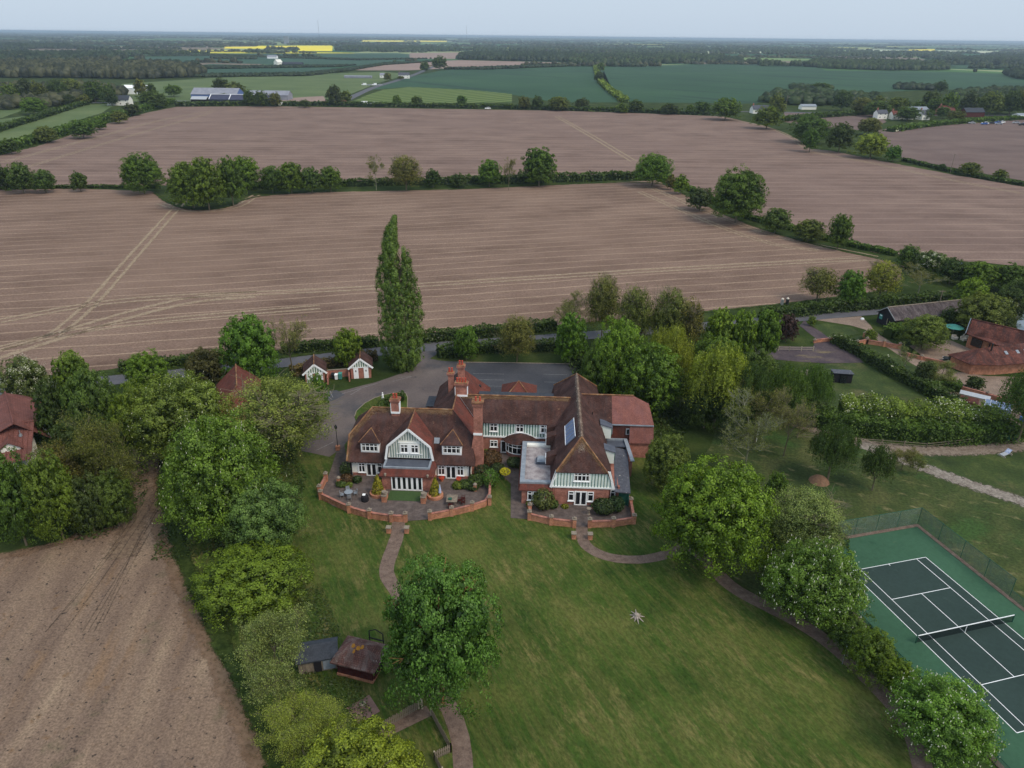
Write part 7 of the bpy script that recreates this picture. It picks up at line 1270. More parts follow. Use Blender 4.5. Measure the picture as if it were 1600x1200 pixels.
o=thing('garden_shed','old grey timber shed with a dark roof behind the silvery bush','shed',(-19.6,56.2,0),math.radians(14)); MB().box(-1.9,1.9,-1.2,1.2,0,1.8).build('wall',M['wood'],o)
roof(o,[[(-2.1,-1.45,1.75),(2.1,-1.45,1.75),(2.1,0,2.6),(-2.1,0,2.6)],[(-2.1,0,2.6),(2.1,0,2.6),(2.1,1.45,1.75),(-2.1,1.45,1.75)]],M['slate_d']); MB().box(.5,1.7,-1.25,-1.2,.2,1.65).build('window',M['leadp'],o); MB().box(-.4,.35,-1.25,-1.2,0,1.7).build('door',M['black'],o)
o=thing('sundial_disc','round pale stone disc on the small brick paving','disc',(-14.1,51.0,.065)); MB().lathe([(.33,0),(.33,.12),(.2,.16)],n=16).build('disc',M['stone'],o); MB().lathe([(.09,.16),(.05,.3)],n=8).build('gnomon',M['dmetal'],o)
pale_m=MB().prism([(-.07,-.012,0),(.07,-.012,0),(.07,-.012,1.0),(0,-.012,1.08),(-.07,-.012,1.0)],(0,.024,0)).mesh('pale',M['wood'])
def picket(pts,label,h=1.0,gap=.19,mat=None):
    o=thing('picket_fence',label,'fence',(pts[0][0],pts[0][1],0)); o0=Vector(pts[0])
    for a,b in zip(pts[:-1],pts[1:]):
        a=Vector(a)-o0;b=Vector(b)-o0;L=(b-a).length;an=math.atan2(b.y-a.y,b.x-a.x);n=int(L/gap)
        for k in range(n): p=a.lerp(b,(k+.5)/n); link('pale',pale_m,o,loc=(p.x,p.y,.05),rz=an+random.uniform(-.05,.05),scale=(1,1,h*random.uniform(.92,1.05)))
        for z in(.3,.8): MB().tube((a.x,a.y,z*h),(b.x,b.y,z*h),.035,.035,4).build('rail',M['wood'],o)
        for p in(a,b): MB().box(p.x-.06,p.x+.06,p.y-.06,p.y+.06,0,h+.15).build('post',M['wood_p'],o)
    return o
picket([(-12.9,55.6),(-10.3,55.2)],'grey picket fence running right from the summerhouse',.9); picket([(-11.6,48.2),(-8.6,50.6)],'grey picket fence bay right of the brick paving',1.05)
o=thing('wooden_gate','open wooden garden gate at the path opening','gate',(-8.3,50.6,0),math.radians(112))
for k in range(4): MB().box(.1+k*.42,.16+k*.42,-.03,.03,.1,1.0).build('gate_bar',M['wood_p'],o)
MB().box(0,1.6,-.03,.03,.15,.23).box(0,1.6,-.03,.03,.9,.98).build('gate_rail',M['wood_p'],o); MB().box(-.1,.05,-.07,.07,0,1.2).build('gate_post',M['wood_p'],o)
MB
picket([(-7.35,49.9),(-5.15,45.9),(-6.55,45.1)],'grey picket fence along the lower garden path',1.0); picket([(-6.55,45.1),(-5.7,43.6)],'last short bay of picket fence at the bottom edge',.9)
ribbon('garden_path',[(-12.0,47.6),(-9.5,49.2),(-7.6,50.4)],1.3,.058,PATH)
# ------------------------------------------------------------------ trees
PAL=dict(ch1=(.112,.165,.046),ch2=(.100,.165,.036),gg=(.105,.155,.070),yg2=(.110,.160,.026),yg2b=(.145,.185,.030),silv=(.16,.19,.10),yg3=(.17,.205,.055),pop=(.072,.135,.045),feath=(.155,.185,.075),feath2=(.165,.195,.095),br1=(.075,.145,.028),twig=(.15,.16,.08),
 yew=(.060,.062,.028),br2=(.095,.16,.030),haw=(.075,.115,.045),md1=(.070,.110,.034),md2=(.065,.105,.030),dk1=(.050,.080,.030),dk2=(.055,.075,.034),brn=(.105,.120,.042),brn2=(.115,.105,.045),br3=(.088,.140,.028),pop2=(.085,.138,.040),brn3=(.130,.130,.055),ol=(.120,.130,.050),
 yg4=(.12,.185,.032),yg5=(.165,.205,.048),oltw=(.14,.15,.06),pur=(.055,.028,.040),oak=(.105,.170,.022),ol2=(.105,.130,.042),oak2=(.070,.120,.026),pk=(.15,.15,.08),dk=(.045,.072,.026),md=(.062,.105,.028),br=(.10,.075,.045),yg=(.12,.165,.045),wb=(.095,.100,.060),wd=(.050,.075,.042),wg=(.062,.095,.042))
PAL={k:(v[0]*1.44,v[1]*1.42,v[2]*.95) if k not in('wb','wd','wg') else tuple(c*.78 for c in v) for k,v in PAL.items()}
PR={}
def proto(kind,lod,var):
    k=(kind,lod,var)
    if k in PR: return PR[k]
    n={'huge':40000,'big':22000,'mid':10000,'small':4500,'tiny':1500}[lod]; lf={'huge':.0185,'big':.0255,'mid':.036,'small':.05,'tiny':.09}[lod]
    parts={}
    if kind in('dense','chestnut','blossom','dome','oakspread','ash'):
        dome=kind in('chestnut','dome')
        kk=dict(k1=46,k2=20) if lod in('huge','big') else dict(k1=30,k2=15) if lod=='mid' else dict(k1=18,k2=12)
        if kind=='ash': kk=dict(k1=30,k2=24)
        gap=.50 if kind=='ash' else .35 if kind=='oakspread' else .18
        cand={'huge':600 if var>1 else 260,'big':300,'mid':150,'small':60,'tiny':0}[lod] if kind in('chestnut','blossom') else 0
        p,nn,s,val,cd,L,R1=crown_dense(int(n*(.95 if kind=='ash' else 1)),lf*(.95 if dome else 1),dome=dome,gap=gap,cand=cand,**kk)
        parts['crown']=leaves_mesh('crown',p,nn,s,val,FOL)
        if cand:
            if kind=='chestnut':
                m=MB(); up=np.array([0,0,1.]); hh={'huge':.026,'big':.034,'mid':.05,'small':.07}[lod]*(.7 if var<2 else 1.15)
                for c in cd:
                    d=RNG.normal(size=3)*.25+[0,0,1]; m.tube(c,c+d*hh*1.25,hh*.30,hh*.12,4)
                parts['blossom']=m.mesh('blossom',BLO,uv=False)
            else:
                q=cd[RNG.integers(0,len(cd),len(cd)*9)]+RNG.normal(size=(len(cd)*9,3))*.055
                parts['blossom']=leaves_mesh('blossom',q,q-[0,0,.5],np.full(len(q),lf*.62),np.ones(len(q)),BLO)
        parts['trunk']=trunk_unit('trunk',M['twig_o'] if kind=='ash' else M['bark'],h=.7 if kind=='ash' else .55,r=.045,limbs=14 if kind=='ash' else 7)
        if kind=='ash':
            w,_=branchy('twigs',M['twig_o'],(10,7,5),twig=.0016,up=.3,spread=.9,r0=.01); parts['twigs']=w
    elif kind in('bare','birch'):
        w,l=branchy('branches',{'bare':M['twig_s'] if var%2 else M['twig'],'birch':M['twig']}[kind],(9,7,6,5) if lod in('huge','big') else (8,6,5,4),leafn={'huge':14000,'big':11000,'mid':5500,'small':2200,'tiny':600}[lod],leaf={'huge':.012,'big':.016,'mid':.022,'small':.036,'tiny':.06}[lod],lmat=FOL,twig=.0016,r0=.013)
        parts['branches']=w; parts['crown']=l
        if kind=='birch':
            m=MB(); a=(0,0,0)
            for b,r0,r1 in(((.05,0,.5),.035,.03),((-.02,.05,1.0),.03,.024),((.16,.05,1.5),.024,.016),((.30,.1,1.95),.016,.006)): m.tube(a,b,r0,r1,6,False); a=b
            m.tube((-.02,.05,1.0),(.22,-.1,1.4),.016,.008,5,False); parts['trunk']=m.mesh('trunk',M['birch'],uv=False)
    elif kind=='feather' and lod in('huge','big','mid'):
        p,nn,s,val,cd,L,R1=crown_dense(int(n*.62),lf*.85,k1=54,k2=16,gap=.45)
        p=p+RNG.normal(size=p.shape)*.035*np.clip(np.linalg.norm(p-[0,0,.95],axis=1,keepdims=True),.3,1.2); p[:,2]=np.maximum(p[:,2],.01)
        parts['crown']=leaves_mesh('crown',p,nn,s,val,FOL); w,_=branchy('twigs',M['twig'],(12,8,6),twig=.0013,up=.35,spread=1.1,r0=.013,zb=.02); parts['twigs']=w; parts['trunk']=trunk_unit('trunk',M['bark'],h=.45,r=.03)
    elif kind in('feather','leafy'):
        w,l=branchy('branches',M['twig'],(13,9,6,3) if lod in('huge','big') else (12,8,5),leafn={'huge':46000,'big':26000,'mid':11000,'small':4500,'tiny':1200}[lod],leaf={'huge':.016,'big':.021,'mid':.030,'small':.046,'tiny':.08}[lod],lmat=FOL,twig=.0011,up=.5,spread=1.15,zb=.02,r0=.011,jit=.026)
        parts['branches']=w; parts['crown']=l
    elif kind=='willow':
        ns={'huge':1700,'big':1200,'mid':700,'small':300,'tiny':80}[lod]; per=16 if lod in('huge','big') else 11
        i=np.arange(14)+.5; th=np.pi*(1+5**.5)*i; ph=np.arccos(1-1.25*i/14); C=np.stack([np.cos(th)*np.sin(ph)*.62,np.sin(th)*np.sin(ph)*.62,.5+np.cos(ph)*.34],1)
        idx=RNG.integers(0,14,ns); d=sph(ns); d[:,2]=np.abs(d[:,2]); st=C[idx]+d*np.array([.33,.33,.16])*RNG.uniform(.6,1,size=(ns,1))
        ln=RNG.uniform(.12,.5,ns)*np.clip(st[:,2]*1.1,.2,1); t=RNG.uniform(0,1,size=(ns,per)); out=d*np.array([.10,.10,0]); 
        p=st[:,None,:]+out[:,None,:]*t[...,None]; p[...,2]-=ln[:,None]*t**1.4; p=p.reshape(-1,3)+RNG.normal(size=(ns*per,3))*.018; p[:,2]=np.clip(p[:,2],.0,1)
        nn=np.repeat(d,per,0)+RNG.normal(size=p.shape)*.5; nn[:,2]*=.4; val=np.repeat(RNG.uniform(.2,.8,ns),per)+RNG.uniform(-.2,.2,ns*per)
        q=ns*per//5; p=np.vstack([p,(sph(q)*RNG.uniform(.1,.6,size=(q,1)))*[1,1,.45]+[0,0,.52]]); nn=np.vstack([nn,sph(q)]); val=np.concatenate([val,RNG.uniform(.05,.4,q)])  # inner willow leaves keyed darker, shade within the crown as colour
        p[:,2]*=2; parts['crown']=leaves_mesh('crown',p,nn,lf*RNG.uniform(.6,1.3,len(p)),val,FOL,asp=.45); parts['trunk']=trunk_unit('trunk',M['bark'],h=.6,r=.05)
    elif kind=='poplar':
        n=60000; K=2400; z=RNG.uniform(0,1,K)**.95
        xl=np.interp(z,[0,.08,.4,.6,.79,.91,1],[-.7,-.98,-1,-.98,-.70,-.46,-.08]); xr=np.interp(z,[0,.08,.2,.4,.6,.74,.80,.84,.91,1],[.55,.95,1,.98,.78,.56,.44,.06,.08,.04])
        an=RNG.uniform(0,6.283,K); w_=(xr-xl)/2; rad=RNG.uniform(.15,1,K)**.6; c=np.stack([(xl+xr)/2+np.cos(an)*w_*rad,np.sin(an)*w_*rad*.9,z],1)
        ok=~((z>.60)&(np.abs(c[:,0]-.14+.1*(z-.6))<.10)); ok&=RNG.uniform(0,1,K)<1.15-.3*z; c=c[ok]; an=an[ok]; K=len(c)
        idx=RNG.integers(0,K,n); d=sph(n); p=c[idx]+d*np.array([.08,.08,.024])*RNG.uniform(.3,1.2,size=(n,1))
        parts['crown']=leaves_mesh('crown',p*[1,1,6.5],d+np.stack([np.cos(an),np.sin(an),np.full(K,.2)],1)[idx],RNG.uniform(.6,1.3,n)*.032,.5+RNG.uniform(-.22,.22,K)[idx]+RNG.uniform(-.28,.28,n),FOL); pl=[(-.2,0,1.0,.5),(.4,.05,.82,.5),(.05,-.3,.70,.85)]
        me=parts['crown']; co_=np.empty(len(me.vertices)*3,np.float32); me.vertices.foreach_get('co',co_); co_=co_.reshape(-1,3); co_[:,2]/=6.5; me.vertices.foreach_set('co',co_.ravel()); me.update()
        m=MB(); 
        for (a,b,h_,w_) in pl: m.tube((a*.2,b*.2,0),(a*.8,b*.8,h_*.3),.06,.045,6,False).tube((a*.8,b*.8,h_*.3),(a*.6,b,h_*.95),.045,.01,5,False)
        for k in range(26): a=random.uniform(0,6.28); z=random.uniform(.1,.7); m.tube((0,0,z),(math.cos(a)*.4,math.sin(a)*.4,z+.14),.022,.006,4,False)
        parts['trunk']=m.mesh('trunk',M['twig'],uv=False)
    PR[k]=parts; return parts
cnt={}
def plant_tree(kind,x,y,H,R,zb,col,label,group=None,px=60,name=None):
    lod='huge' if px>120 else 'big' if px>62 else 'mid' if px>34 else 'small' if px>20 else 'tiny'
    if kind=='poplar': lod='big'
    nv={'huge':3,'big':4,'mid':4,'small':4,'tiny':3}[lod] if kind in('dense',) else {'chestnut':4}.get(kind,2)
    c=cnt.get((kind,lod),0); cnt[(kind,lod)]=c+1; pr=proto(kind,lod,c%nv); rz=random.uniform(0,6.28)
    if kind=='poplar': rz=0
    nm=name or {'chestnut':'chestnut_tree','poplar':'poplar_tree','willow':'willow_tree','birch':'birch_tree','oakspread':'oak_tree','dome':'oak_tree','blossom':'hawthorn_tree','bare':'bare_tree'}.get(kind,'tree' if H>4.5 else 'bush')
    o=thing(nm,label,'tree' if H>4.5 else 'bush',(x,y,0),rz,group)
    for k,me in pr.items():
        if lod=='tiny' and k=='trunk' and H<5: continue
        if k in('trunk','branches','twigs'): ch=link(k,me,o,scale=(R,R,H/ZB) if k!='twigs' else (R*.72,R*.72,H*.8/ZB) if kind=='ash' else (R*1.02,R*1.02,H/ZB))
        else:
            br=kind in('bare','birch','leafy') or (kind=='feather' and 'twigs' not in pr); z0=0 if br else zb
            ch=link(k,me,o,loc=(0,0,z0),scale=(R,R,H/ZB if br else H if kind=='poplar' else (H-z0)/1.97))
        if k=='trunk': ch.scale=(R*.9,R*.9,H*.95) if kind!='birch' else (R,R,H/ZB)
        j=[random.uniform(.92,1.08) for _ in range(3)]; ch.color=(PAL[col][0]*j[0],PAL[col][1]*j[1],PAL[col][2]*j[2],1)
        if k in('blossom','twigs') : ch['kind']='stuff'
    return o
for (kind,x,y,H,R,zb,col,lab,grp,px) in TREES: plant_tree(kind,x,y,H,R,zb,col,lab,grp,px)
# ------------------------------------------------------------------ hedges
def hedge(pts,h,w,col,fl,label):
    q=smooth(pts,1,False) if len(pts)>2 else [Vector(p) for p in pts]; o0=q[0]; P_=[];N_=[];Z=[]
    dist=sum(p.y for p in q)/len(q); lf=max(.10,dist*.0016); L=sum((b-a).length for a,b in zip(q[:-1],q[1:])); n=int(min(26000,L*(w+2*h)/(lf*lf)*.85))
    seg=np.array([[a.x,a.y,b.x,b.y] for a,b in zip(q[:-1],q[1:])]); sl=np.hypot(seg[:,2]-seg[:,0],seg[:,3]-seg[:,1]); idx=RNG.choice(len(seg),n,p=sl/sl.sum()); t=RNG.uniform(0,1,n)
    a=seg[idx,:2];b=seg[idx,2:]; c=a+(b-a)*t[:,None]; d=(b-a)/sl[idx][:,None]; nr=np.stack([-d[:,1],d[:,0]],1)
    s_along=np.cumsum(np.r_[0,sl])[idx]+t*sl[idx]
    f=RNG.uniform(-1,1,n); u=RNG.uniform(0,1,n)
    big=1+.10*np.sin(s_along*.55+h*3)+.07*np.sin(s_along*1.7+w)+.05*np.sin(s_along*4.1); top=RNG.uniform(0,1,n)<w/(w+2*h)*1.3
    lat=np.where(top,f*w/2*.95,np.sign(f)*w/2*(1-.18*u))*big; zz=np.where(top,h,h*u)*np.where(top,big,1)+RNG.normal(size=n)*h*.05
    lat+=RNG.normal(size=n)*w*.05; p=np.stack([c[:,0]+nr[:,0]*lat-o0.x,c[:,1]+nr[:,1]*lat-o0.y,np.maximum(zz,.02)],1)
    nn=np.stack([np.where(top,0,np.sign(f))*nr[:,0],np.where(top,0,np.sign(f))*nr[:,1],np.where(top,1,.25)],1)+RNG.normal(size=(n,3))*.55
    val=.45+.2*np.sin(s_along*1.1)*np.sin(s_along*.37+1)+np.where(top,.12,-.05)+RNG.uniform(-.28,.28,n)  # hedge top keyed lighter than its sides, daylight put into leaf tone
    o=thing('hedge',label,'hedge',(o0.x,o0.y,0)); ch=link('foliage',leaves_mesh('foliage',p,nn,lf*RNG.uniform(.7,1.4,n),val,FOL),o); ch.color=(*PAL[col],1)
    # twiggy core
    m=MB(); 
    for a_,b_ in zip(q[:-1],q[1:]):
        a_=a_-o0;b_=b_-o0; k=Vector((-(b_-a_).y,(b_-a_).x)).normalized()*w*.3; m.prism([(a_.x-k.x,a_.y-k.y,0),(b_.x-k.x,b_.y-k.y,0),(b_.x+k.x,b_.y+k.y,0),(a_.x+k.x,a_.y+k.y,0)],(0,0,h*.72))
    cr=m.build('inner_growth',FOL,o,uv=False); cr.color=(*PAL[col],1)
    if fl:
        k=RNG.choice(n,int(n*fl)); k=k[np.sin(s_along[k]*.45)>-.2]; kk=np.repeat(k,2); pp=p[kk]+RNG.normal(size=(len(kk),3))*.22+nn[kk]*.08; bl=link('blossom',leaves_mesh('blossom',pp,nn[kk],np.full(len(kk),lf*.7),np.ones(len(kk)),BLO),o); bl['kind']='stuff'
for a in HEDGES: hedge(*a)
# ground cover beneath the groves
def cover(name,poly,n,hmax,leaf,col):
    xs=np.array(poly); x0,y0=xs.min(0);x1,y1=xs.max(0); p=RNG.uniform(0,1,size=(n*2,2))*[x1-x0,y1-y0]+[x0,y0]; ins=np.zeros(len(p),bool); j=len(xs)-1
    for i in range(len(xs)):
        a,b=xs[i],xs[j]; c=((a[1]>p[:,1])!=(b[1]>p[:,1]))&(p[:,0]<(b[0]-a[0])*(p[:,1]-a[1])/(b[1]-a[1]+1e-9)+a[0]); ins^=c; j=i
    p=p[ins][:n]; m=len(p); cl=np.sin(p[:,0]*.9+np.sin(p[:,1]*.6)*2)*np.sin(p[:,1]*.8+1); z=RNG.uniform(.05,1,m)*hmax*np.clip(.45+cl*.55,.08,1)
    me=leaves_mesh(name,np.column_stack([p,z]),RNG.normal(size=(m,3))*.6+[0,0,1],leaf*RNG.uniform(.6,1.4,m),.4+cl*.25+RNG.uniform(-.25,.25,m),FOL); o=link(name,me,kind='stuff'); o.color=(*PAL[col],1); o['label']='low leafy growth under the trees'; return o
cover('undergrowth',[(-30,74),(-44,72),(-47,85),(-56,100),(-48,112),(-38,104),(-30,92),(-28,80)],14000,.9,.16,'dk')
cover('undergrowth',[(-90,74),(-52,76),(-50,84),(-58,104),(-70,116),(-95,112)],16000,1.4,.18,'dk')
cover('undergrowth',[(12,112),(24,98),(30,108),(40,112),(54,112),(58,120),(52,134),(44,141),(18,143),(11,134)],30000,2.2,.2,'dk')
cover('undergrowth',[(31,74),(33,66),(37,60),(39,54),(42,46),(44,47),(41,58),(39,66),(44,78),(38,84)],14000,.9,.14,'md')
cover('undergrowth',[(-26,66),(-24,56),(-20,50),(-17,44),(-12,38),(-9,44),(-13,50),(-17,58),(-22,68)],12000,.45,.11,'dk')
# ------------------------------------------------------------------ distance: woods, farms, haze
def dome_proto(sub):
    import bmesh
    bm=bmesh.new(); bmesh.ops.create_icosphere(bm,subdivisions=sub,radius=1); v=np.array([x.co[:] for x in bm.verts]); f=np.array([[x.index for x in fc.verts] for fc in bm.faces]); bm.free()
    keep=(v[f][:,:,2].mean(1)>-.35); return v,f[keep]
DP={1:dome_proto(1),2:dome_proto(2),3:dome_proto(3)}
def merge_domes(name,pos,r,h,sub,mat,col,label):
    v,f=DP[sub]; K=len(pos); an=RNG.uniform(0,6.283,K); ca,sa=np.cos(an)[:,None],np.sin(an)[:,None]
    nz=1+RNG.normal(size=(K,len(v)))*(.13 if sub<3 else .11); X=v[None,:,:]*nz[:,:,None]; x=X[...,0]*ca-X[...,1]*sa; y=X[...,0]*sa+X[...,1]*ca
    P_=np.stack([x*r[:,None]+pos[:,0:1],y*r[:,None]+pos[:,1:2],(X[...,2]*.55+.42)*h[:,None]],2).reshape(-1,3); F_=(f[None]+(np.arange(K)*len(v))[:,None,None]).reshape(-1,3)
    me=bpy.data.meshes.new(name); me.vertices.add(len(P_)); me.vertices.foreach_set('co',P_.astype(np.float32).ravel()); me.loops.add(F_.size); me.loops.foreach_set('vertex_index',F_.astype(np.int32).ravel()); me.polygons.add(len(F_)); me.polygons.foreach_set('loop_start',np.arange(0,F_.size,3,dtype=np.int32)); me.update(calc_edges=True)
    val=np.repeat(RNG.uniform(.15,.75,K),len(f))+RNG.uniform(-.25,.25,K*len(f)); a=me.attributes.new('v','FLOAT','FACE'); a.data.foreach_set('value',val.astype(np.float32)); me.materials.append(mat)
    o=link(name,me,kind='stuff'); o['label']=label; o.color=(*PAL[col],1); return o
def inside(p,xs):
    xs=np.array(xs); ins=np.zeros(len(p),bool); j=len(xs)-1
    for i in range(len(xs)):
        a,b=xs[i],xs[j]; c=((a[1]>p[:,1])!=(b[1]>p[:,1]))&(p[:,0]<(b[0]-a[0])*(p[:,1]-a[1])/(b[1]-a[1]+1e-9)+a[0]); ins^=c; j=i
    return ins
for poly,h,r,col,lab in WOODS:
    xs=np.array(poly); x0,y0=xs.min(0);x1,y1=xs.max(0); st=r*1.25
    gx,gy=np.meshgrid(np.arange(x0,x1,st),np.arange(y0,y1,st)); p=np.column_stack([gx.ravel(),gy.ravel()])+RNG.uniform(-.45,.45,size=(gx.size,2))*st; p=p[inside(p,poly)]
    if len(p)<2: p=np.array([[(x0+x1)/2,(y0+y1)/2]])
    # trees deep inside a broad wood that the front rows hide are thinned
    if len(p)>1900: p=p[RNG.choice(len(p),1900,replace=False)]
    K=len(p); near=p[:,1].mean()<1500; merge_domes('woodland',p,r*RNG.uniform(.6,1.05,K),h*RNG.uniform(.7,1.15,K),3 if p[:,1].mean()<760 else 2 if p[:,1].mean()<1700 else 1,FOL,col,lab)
# hedgerow trees and copses of the deep distance, one stuff object per depth band
Y=1500.; band=0
while Y<26000:
    pos=[];rr=[];hh=[]; halfw=Y*.78; sp=max(9,Y*.0045)
    x=-halfw
    while x<halfw:
        run=random.uniform(80,700)*(Y/3000)**.5
        if random.random()<(.58 if x<-.2*Y else .50 if x<.25*Y else .34):
            nrow=random.choice((1,1,2,3)); y0=Y*random.uniform(.985,1.03); sl=random.uniform(-.12,.12)
            k=int(run/sp); xx=x+np.arange(k)*sp+RNG.uniform(-.4,.4,k)*sp
            for r_ in range(nrow): pos.append(np.column_stack([xx,y0+(xx-x)*sl+r_*sp*1.2+RNG.uniform(-.4,.4,k)*sp])); rr.append(sp*RNG.uniform(.45,.85,k)); hh.append(RNG.uniform(6,15,k)*(.8 if nrow<2 else 1.05))
        x+=run+random.uniform(0,200)
    pos=np.vstack(pos);rr=np.concatenate(rr);hh=np.concatenate(hh)
    ok=np.ones(len(pos),bool)
    for k in('rape_a','rape_b','pale_far','pale_far_b','crop_far_e','rape_c','brown_far_b'): ok&=~inside(pos,P[k])
    for k in('brown_far','teal_b','teal_c','teal_a'): ok&=~inside(pos,P[k])
    ok&=~((pos[:,1]<1750)&(abs(pos[:,0]-150)<650)&(pos[:,1]<1600))
    pos,rr,hh=pos[ok],rr[ok],hh[ok]
    if len(pos): merge_domes('distant_woodland',pos,rr,hh,2 if Y<2600 else 1,FOL,('wd','wg','wb')[band%3],'strip of hedgerow trees and copses in the far distance')
    Y*=1.055; band+=1
ORD='first second third fourth fifth sixth seventh eighth ninth tenth eleventh twelfth'.split()
# ---- far farms and hamlet
def block(x,y,w,d,h,zr,rz,wm,rm,label,name='farm_building',cat='barn',win=0,group=None,chim=0):
    o=thing(name,label,cat,(x,y,0),rz,group); MB().box(-w/2,w/2,-d/2,d/2,0,h).build('wall',wm,o)
    MB().prism([(-w/2,-d/2,h),(-w/2,d/2,h),(-w/2,0,zr)],(w,0,0)).build('gable',wm,o)
    roof(o,[[(-w/2-.3,-d/2-.4,h-.15),(w/2+.3,-d/2-.4,h-.15),(w/2+.3,0,zr+.1),(-w/2-.3,0,zr+.1)],[(-w/2-.3,0,zr+.1),(w/2+.3,0,zr+.1),(w/2+.3,d/2+.4,h-.15),(-w/2-.3,d/2+.4,h-.15)]],rm)
    for k in range(win):
        X=-w/2+w*(k+.5)/win
        for z in((.9,) if h<4 else (.9,3.4)): f=MB().box(X-.55,X+.55,-d/2-.08,-d/2,z,z+1.2).build('window',M['white'],o); MB().box(X-.42,X+.42,-d/2-.1,-d/2-.06,z+.12,z+1.08).build('pane',M['glass'],f)
    for k in range(chim): MB().box(-w/2+1+k*(w-2)-.4,-w/2+1+k*(w-2)+.4,-.4,.4,zr-.5,zr+1.6).build('chimney',M['brick'],o)
    return o
GS=surf('grey_sheet_roof',[S(120,122,132),S(140,142,150)],.3); PVs=surf('blue_solar_roof',[S(56,58,78,1),S(74,76,98,1)],.3,rough=.4); 
b=block(-247,712,56,13,4.5,8,0,M['slate_d'],PVs,'long dark farm shed with white edged solar roof'); 
for x in(-28,-10,14,28): MB().tube((x,-6.9,4.5),(x,0,8.25),.35,.35,4).build('roof_strip',M['white'],b)
MB().tube((-28,0,8.3),(28,0,8.3),.3,.3,4).build('ridge_strip',M['white'],b)
block(-240,770,40,16,4.5,8,0,GS,GS,'grey roofed barn behind the solar shed'); block(-290,768,44,22,5,10,0,surf('blue_sheet',[S(80,100,150),S(96,116,160)],.5),GS,'wide grey and blue farm building left of the solar shed'); block(-287,716,14,9,4,6,0,M['black'],M['silver'],'small shed with a white roof at the left farm',cat='shed')
block(-348,690,19,9,4.6,8,.05,M['render'],M['slate_d'],'white cottage with a dark roof at the left farm','cottage','house',4,chim=1); block(-393,822,26,14,6,8.5,0,M['white'],M['white'],'white barn beyond the left farm trees')
car(-209,700,1.2,M['white'],'white van parked at the solar farm shed',.1,True,L=6); car(-300,842,.4,M['white'],'large white van on the pasture beyond the far farm',.1,True,L=10)
for i,(x,y) in enumerate(((-191,1000),(-184,998),(-178,1001),(-171,1000))): car(x,y,.1*i,M['white'] if i%2==0 else M['silver'],'parked vehicle on the airfield grass, number %s in the row'%('one','two','three','four')[i] if 0 else ('leftmost','second','third','rightmost')[i]+' vehicle parked on the pale airfield grass',.1,i%2==0,L=6)
block(-165,1180,16,10,5,8,.1,M['render'],M['slate'],'white house at the far end of the airfield road','cottage','house',3,chim=1); block(-195,1190,14,9,4,6.5,0,M['render'],GS,'low pale house left of the white road house','cottage','house',3); block(-232,1175,40,8,2.5,3.5,.03,GS,GS,'line of low grey roofs on the airfield')
block(-480,1620,16,9,6,11,1.2,M['render'],M['render'],'tall white gabled house by the yellow field','cottage','house',2); block(-445,1600,40,12,4,7,0,M['slate_d'],M['slate_d'],'dark long farm roof by the yellow field'); block(-620,2050,24,14,5,8,0,M['white'],GS,'white shed at the edge of the yellow field')
block(-158,712,9,5,2.5,4,0,M['brick'],M['tile_new'],'tiny orange roofed hut at the field edge','hut','hut')
for i,(x,y,L_) in enumerate(((-138,716,7),(-130,720,7),(-124,712,6))): car(x,y,.2,M['silver'] if i else M['white'],('left','middle','right')[i]+' vehicle at the junction of the airfield road',.15,i==0,L=L_)
car(153.5,672,.1,M['blue'],'blue car driving on the far road',.15,L=5); car(-24,688,.2,M['white'],'white car at the edge of the middle field',.12,L=5)
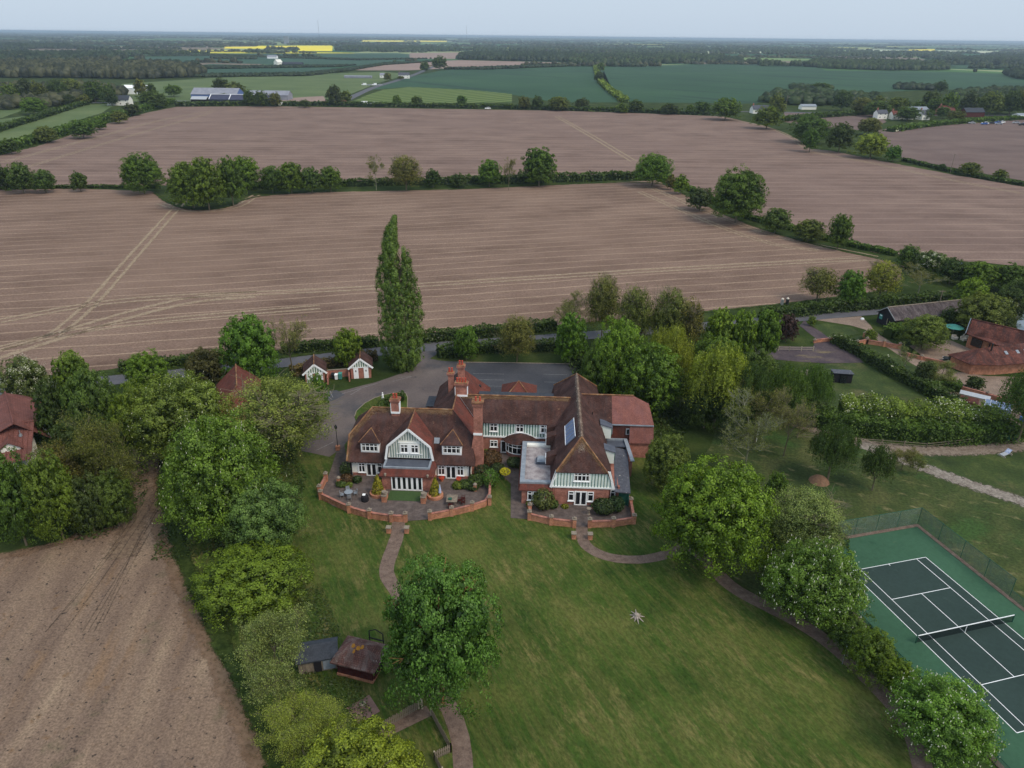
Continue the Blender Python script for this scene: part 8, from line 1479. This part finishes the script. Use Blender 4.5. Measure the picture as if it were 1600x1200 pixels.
ham=[(300,642,9,6,4.5,7,.2,'render','slate','white house at the left of the far hamlet',2,1),(311,640,7,6,4,6.5,.1,'render','tile_red','white house with an orange roof in the far hamlet',2,1),(322,642,8,6,4,6.5,.1,'render','slate','white house with a dark roof in the far hamlet',2,1),(334,640,8,7,4.5,7.5,.3,'render','slate','right hand white house in the hamlet row',2,1),
 (352,690,20,10,4,6,.2,'slate','leadp','pale roofed farm shed in the far hamlet',0,0),(345,735,24,12,4.5,7,.0,'slate','slate','large grey roofed shed behind the hamlet',0,0),(372,678,12,9,4.5,8,.1,'brick','tile_red','brick gabled house in the far hamlet',1,1),(392,672,17,9,4,7,.1,'dwood','slate_d','long dark purple roof in the far hamlet',0,0),
 (270,725,14,7,3,4.5,.1,'render','leadp','low white building left of the hamlet trees',0,0),(425,655,14,9,3,4.5,.2,'render','leadp','small white roofed building by the right road',0,0),(212,680,14,8,3.6,6.5,.1,'render','slate','grey roofed cottage behind the roadside trees',3,1)]
for x,y,w,d,h,zr,rz,wm,rm,lab,wn,ch_ in ham: block(x,y,w,d,h,zr,rz,M[wm],M[rm],lab,'cottage' if wn else 'farm_building','house' if wn else 'barn',wn,chim=ch_)
for i in range(12): car(358+i*4.6+random.uniform(-1,1),608+random.uniform(-8,14),random.uniform(-.5,.5),[M['silver'],M['blue'],M['white'],M['dmetal']][i%4],'%s car from the left in the small car park by the hamlet'%ORD[i],.12,L=5,group='cars parked by the far hamlet')
# church tower and masts on the horizon
o=thing('water_tower','pale square tower standing above the far woods','tower',(-1330,4700,0)); MB().box(-12,12,-10,10,0,40).build('tower_body',GS,o); MB().box(-13,13,-11,11,40,43).build('parapet',GS,o)
for x,y,h_,l_ in((-1500,6200,150,'thin radio mast left on the horizon'),(-460,7600,140,'thin radio mast in the middle of the horizon')): o=thing('radio_mast',l_,'mast',(x,y,0)); MB().tube((0,0,0),(0,0,h_),.8,.5,5).build('mast',M['dmetal'],o)
# haze
hm=bpy.data.materials.new('air_haze'); hm.use_nodes=True; ht=hm.node_tree; ht.nodes.clear(); ho=ht.nodes.new('ShaderNodeOutputMaterial'); hv=ht.nodes.new('ShaderNodeVolumePrincipled'); hv.inputs['Density'].default_value=HAZE; hv.inputs['Color'].default_value=(.70,.86,1.0,1); hv.inputs['Anisotropy'].default_value=.2
ht.links.new(hv.outputs[0],ho.inputs['Volume'])
hb=MB().box(-31000,31000,-151,46000,-1,62).build('haze',hm,kind='stuff',uv=False)
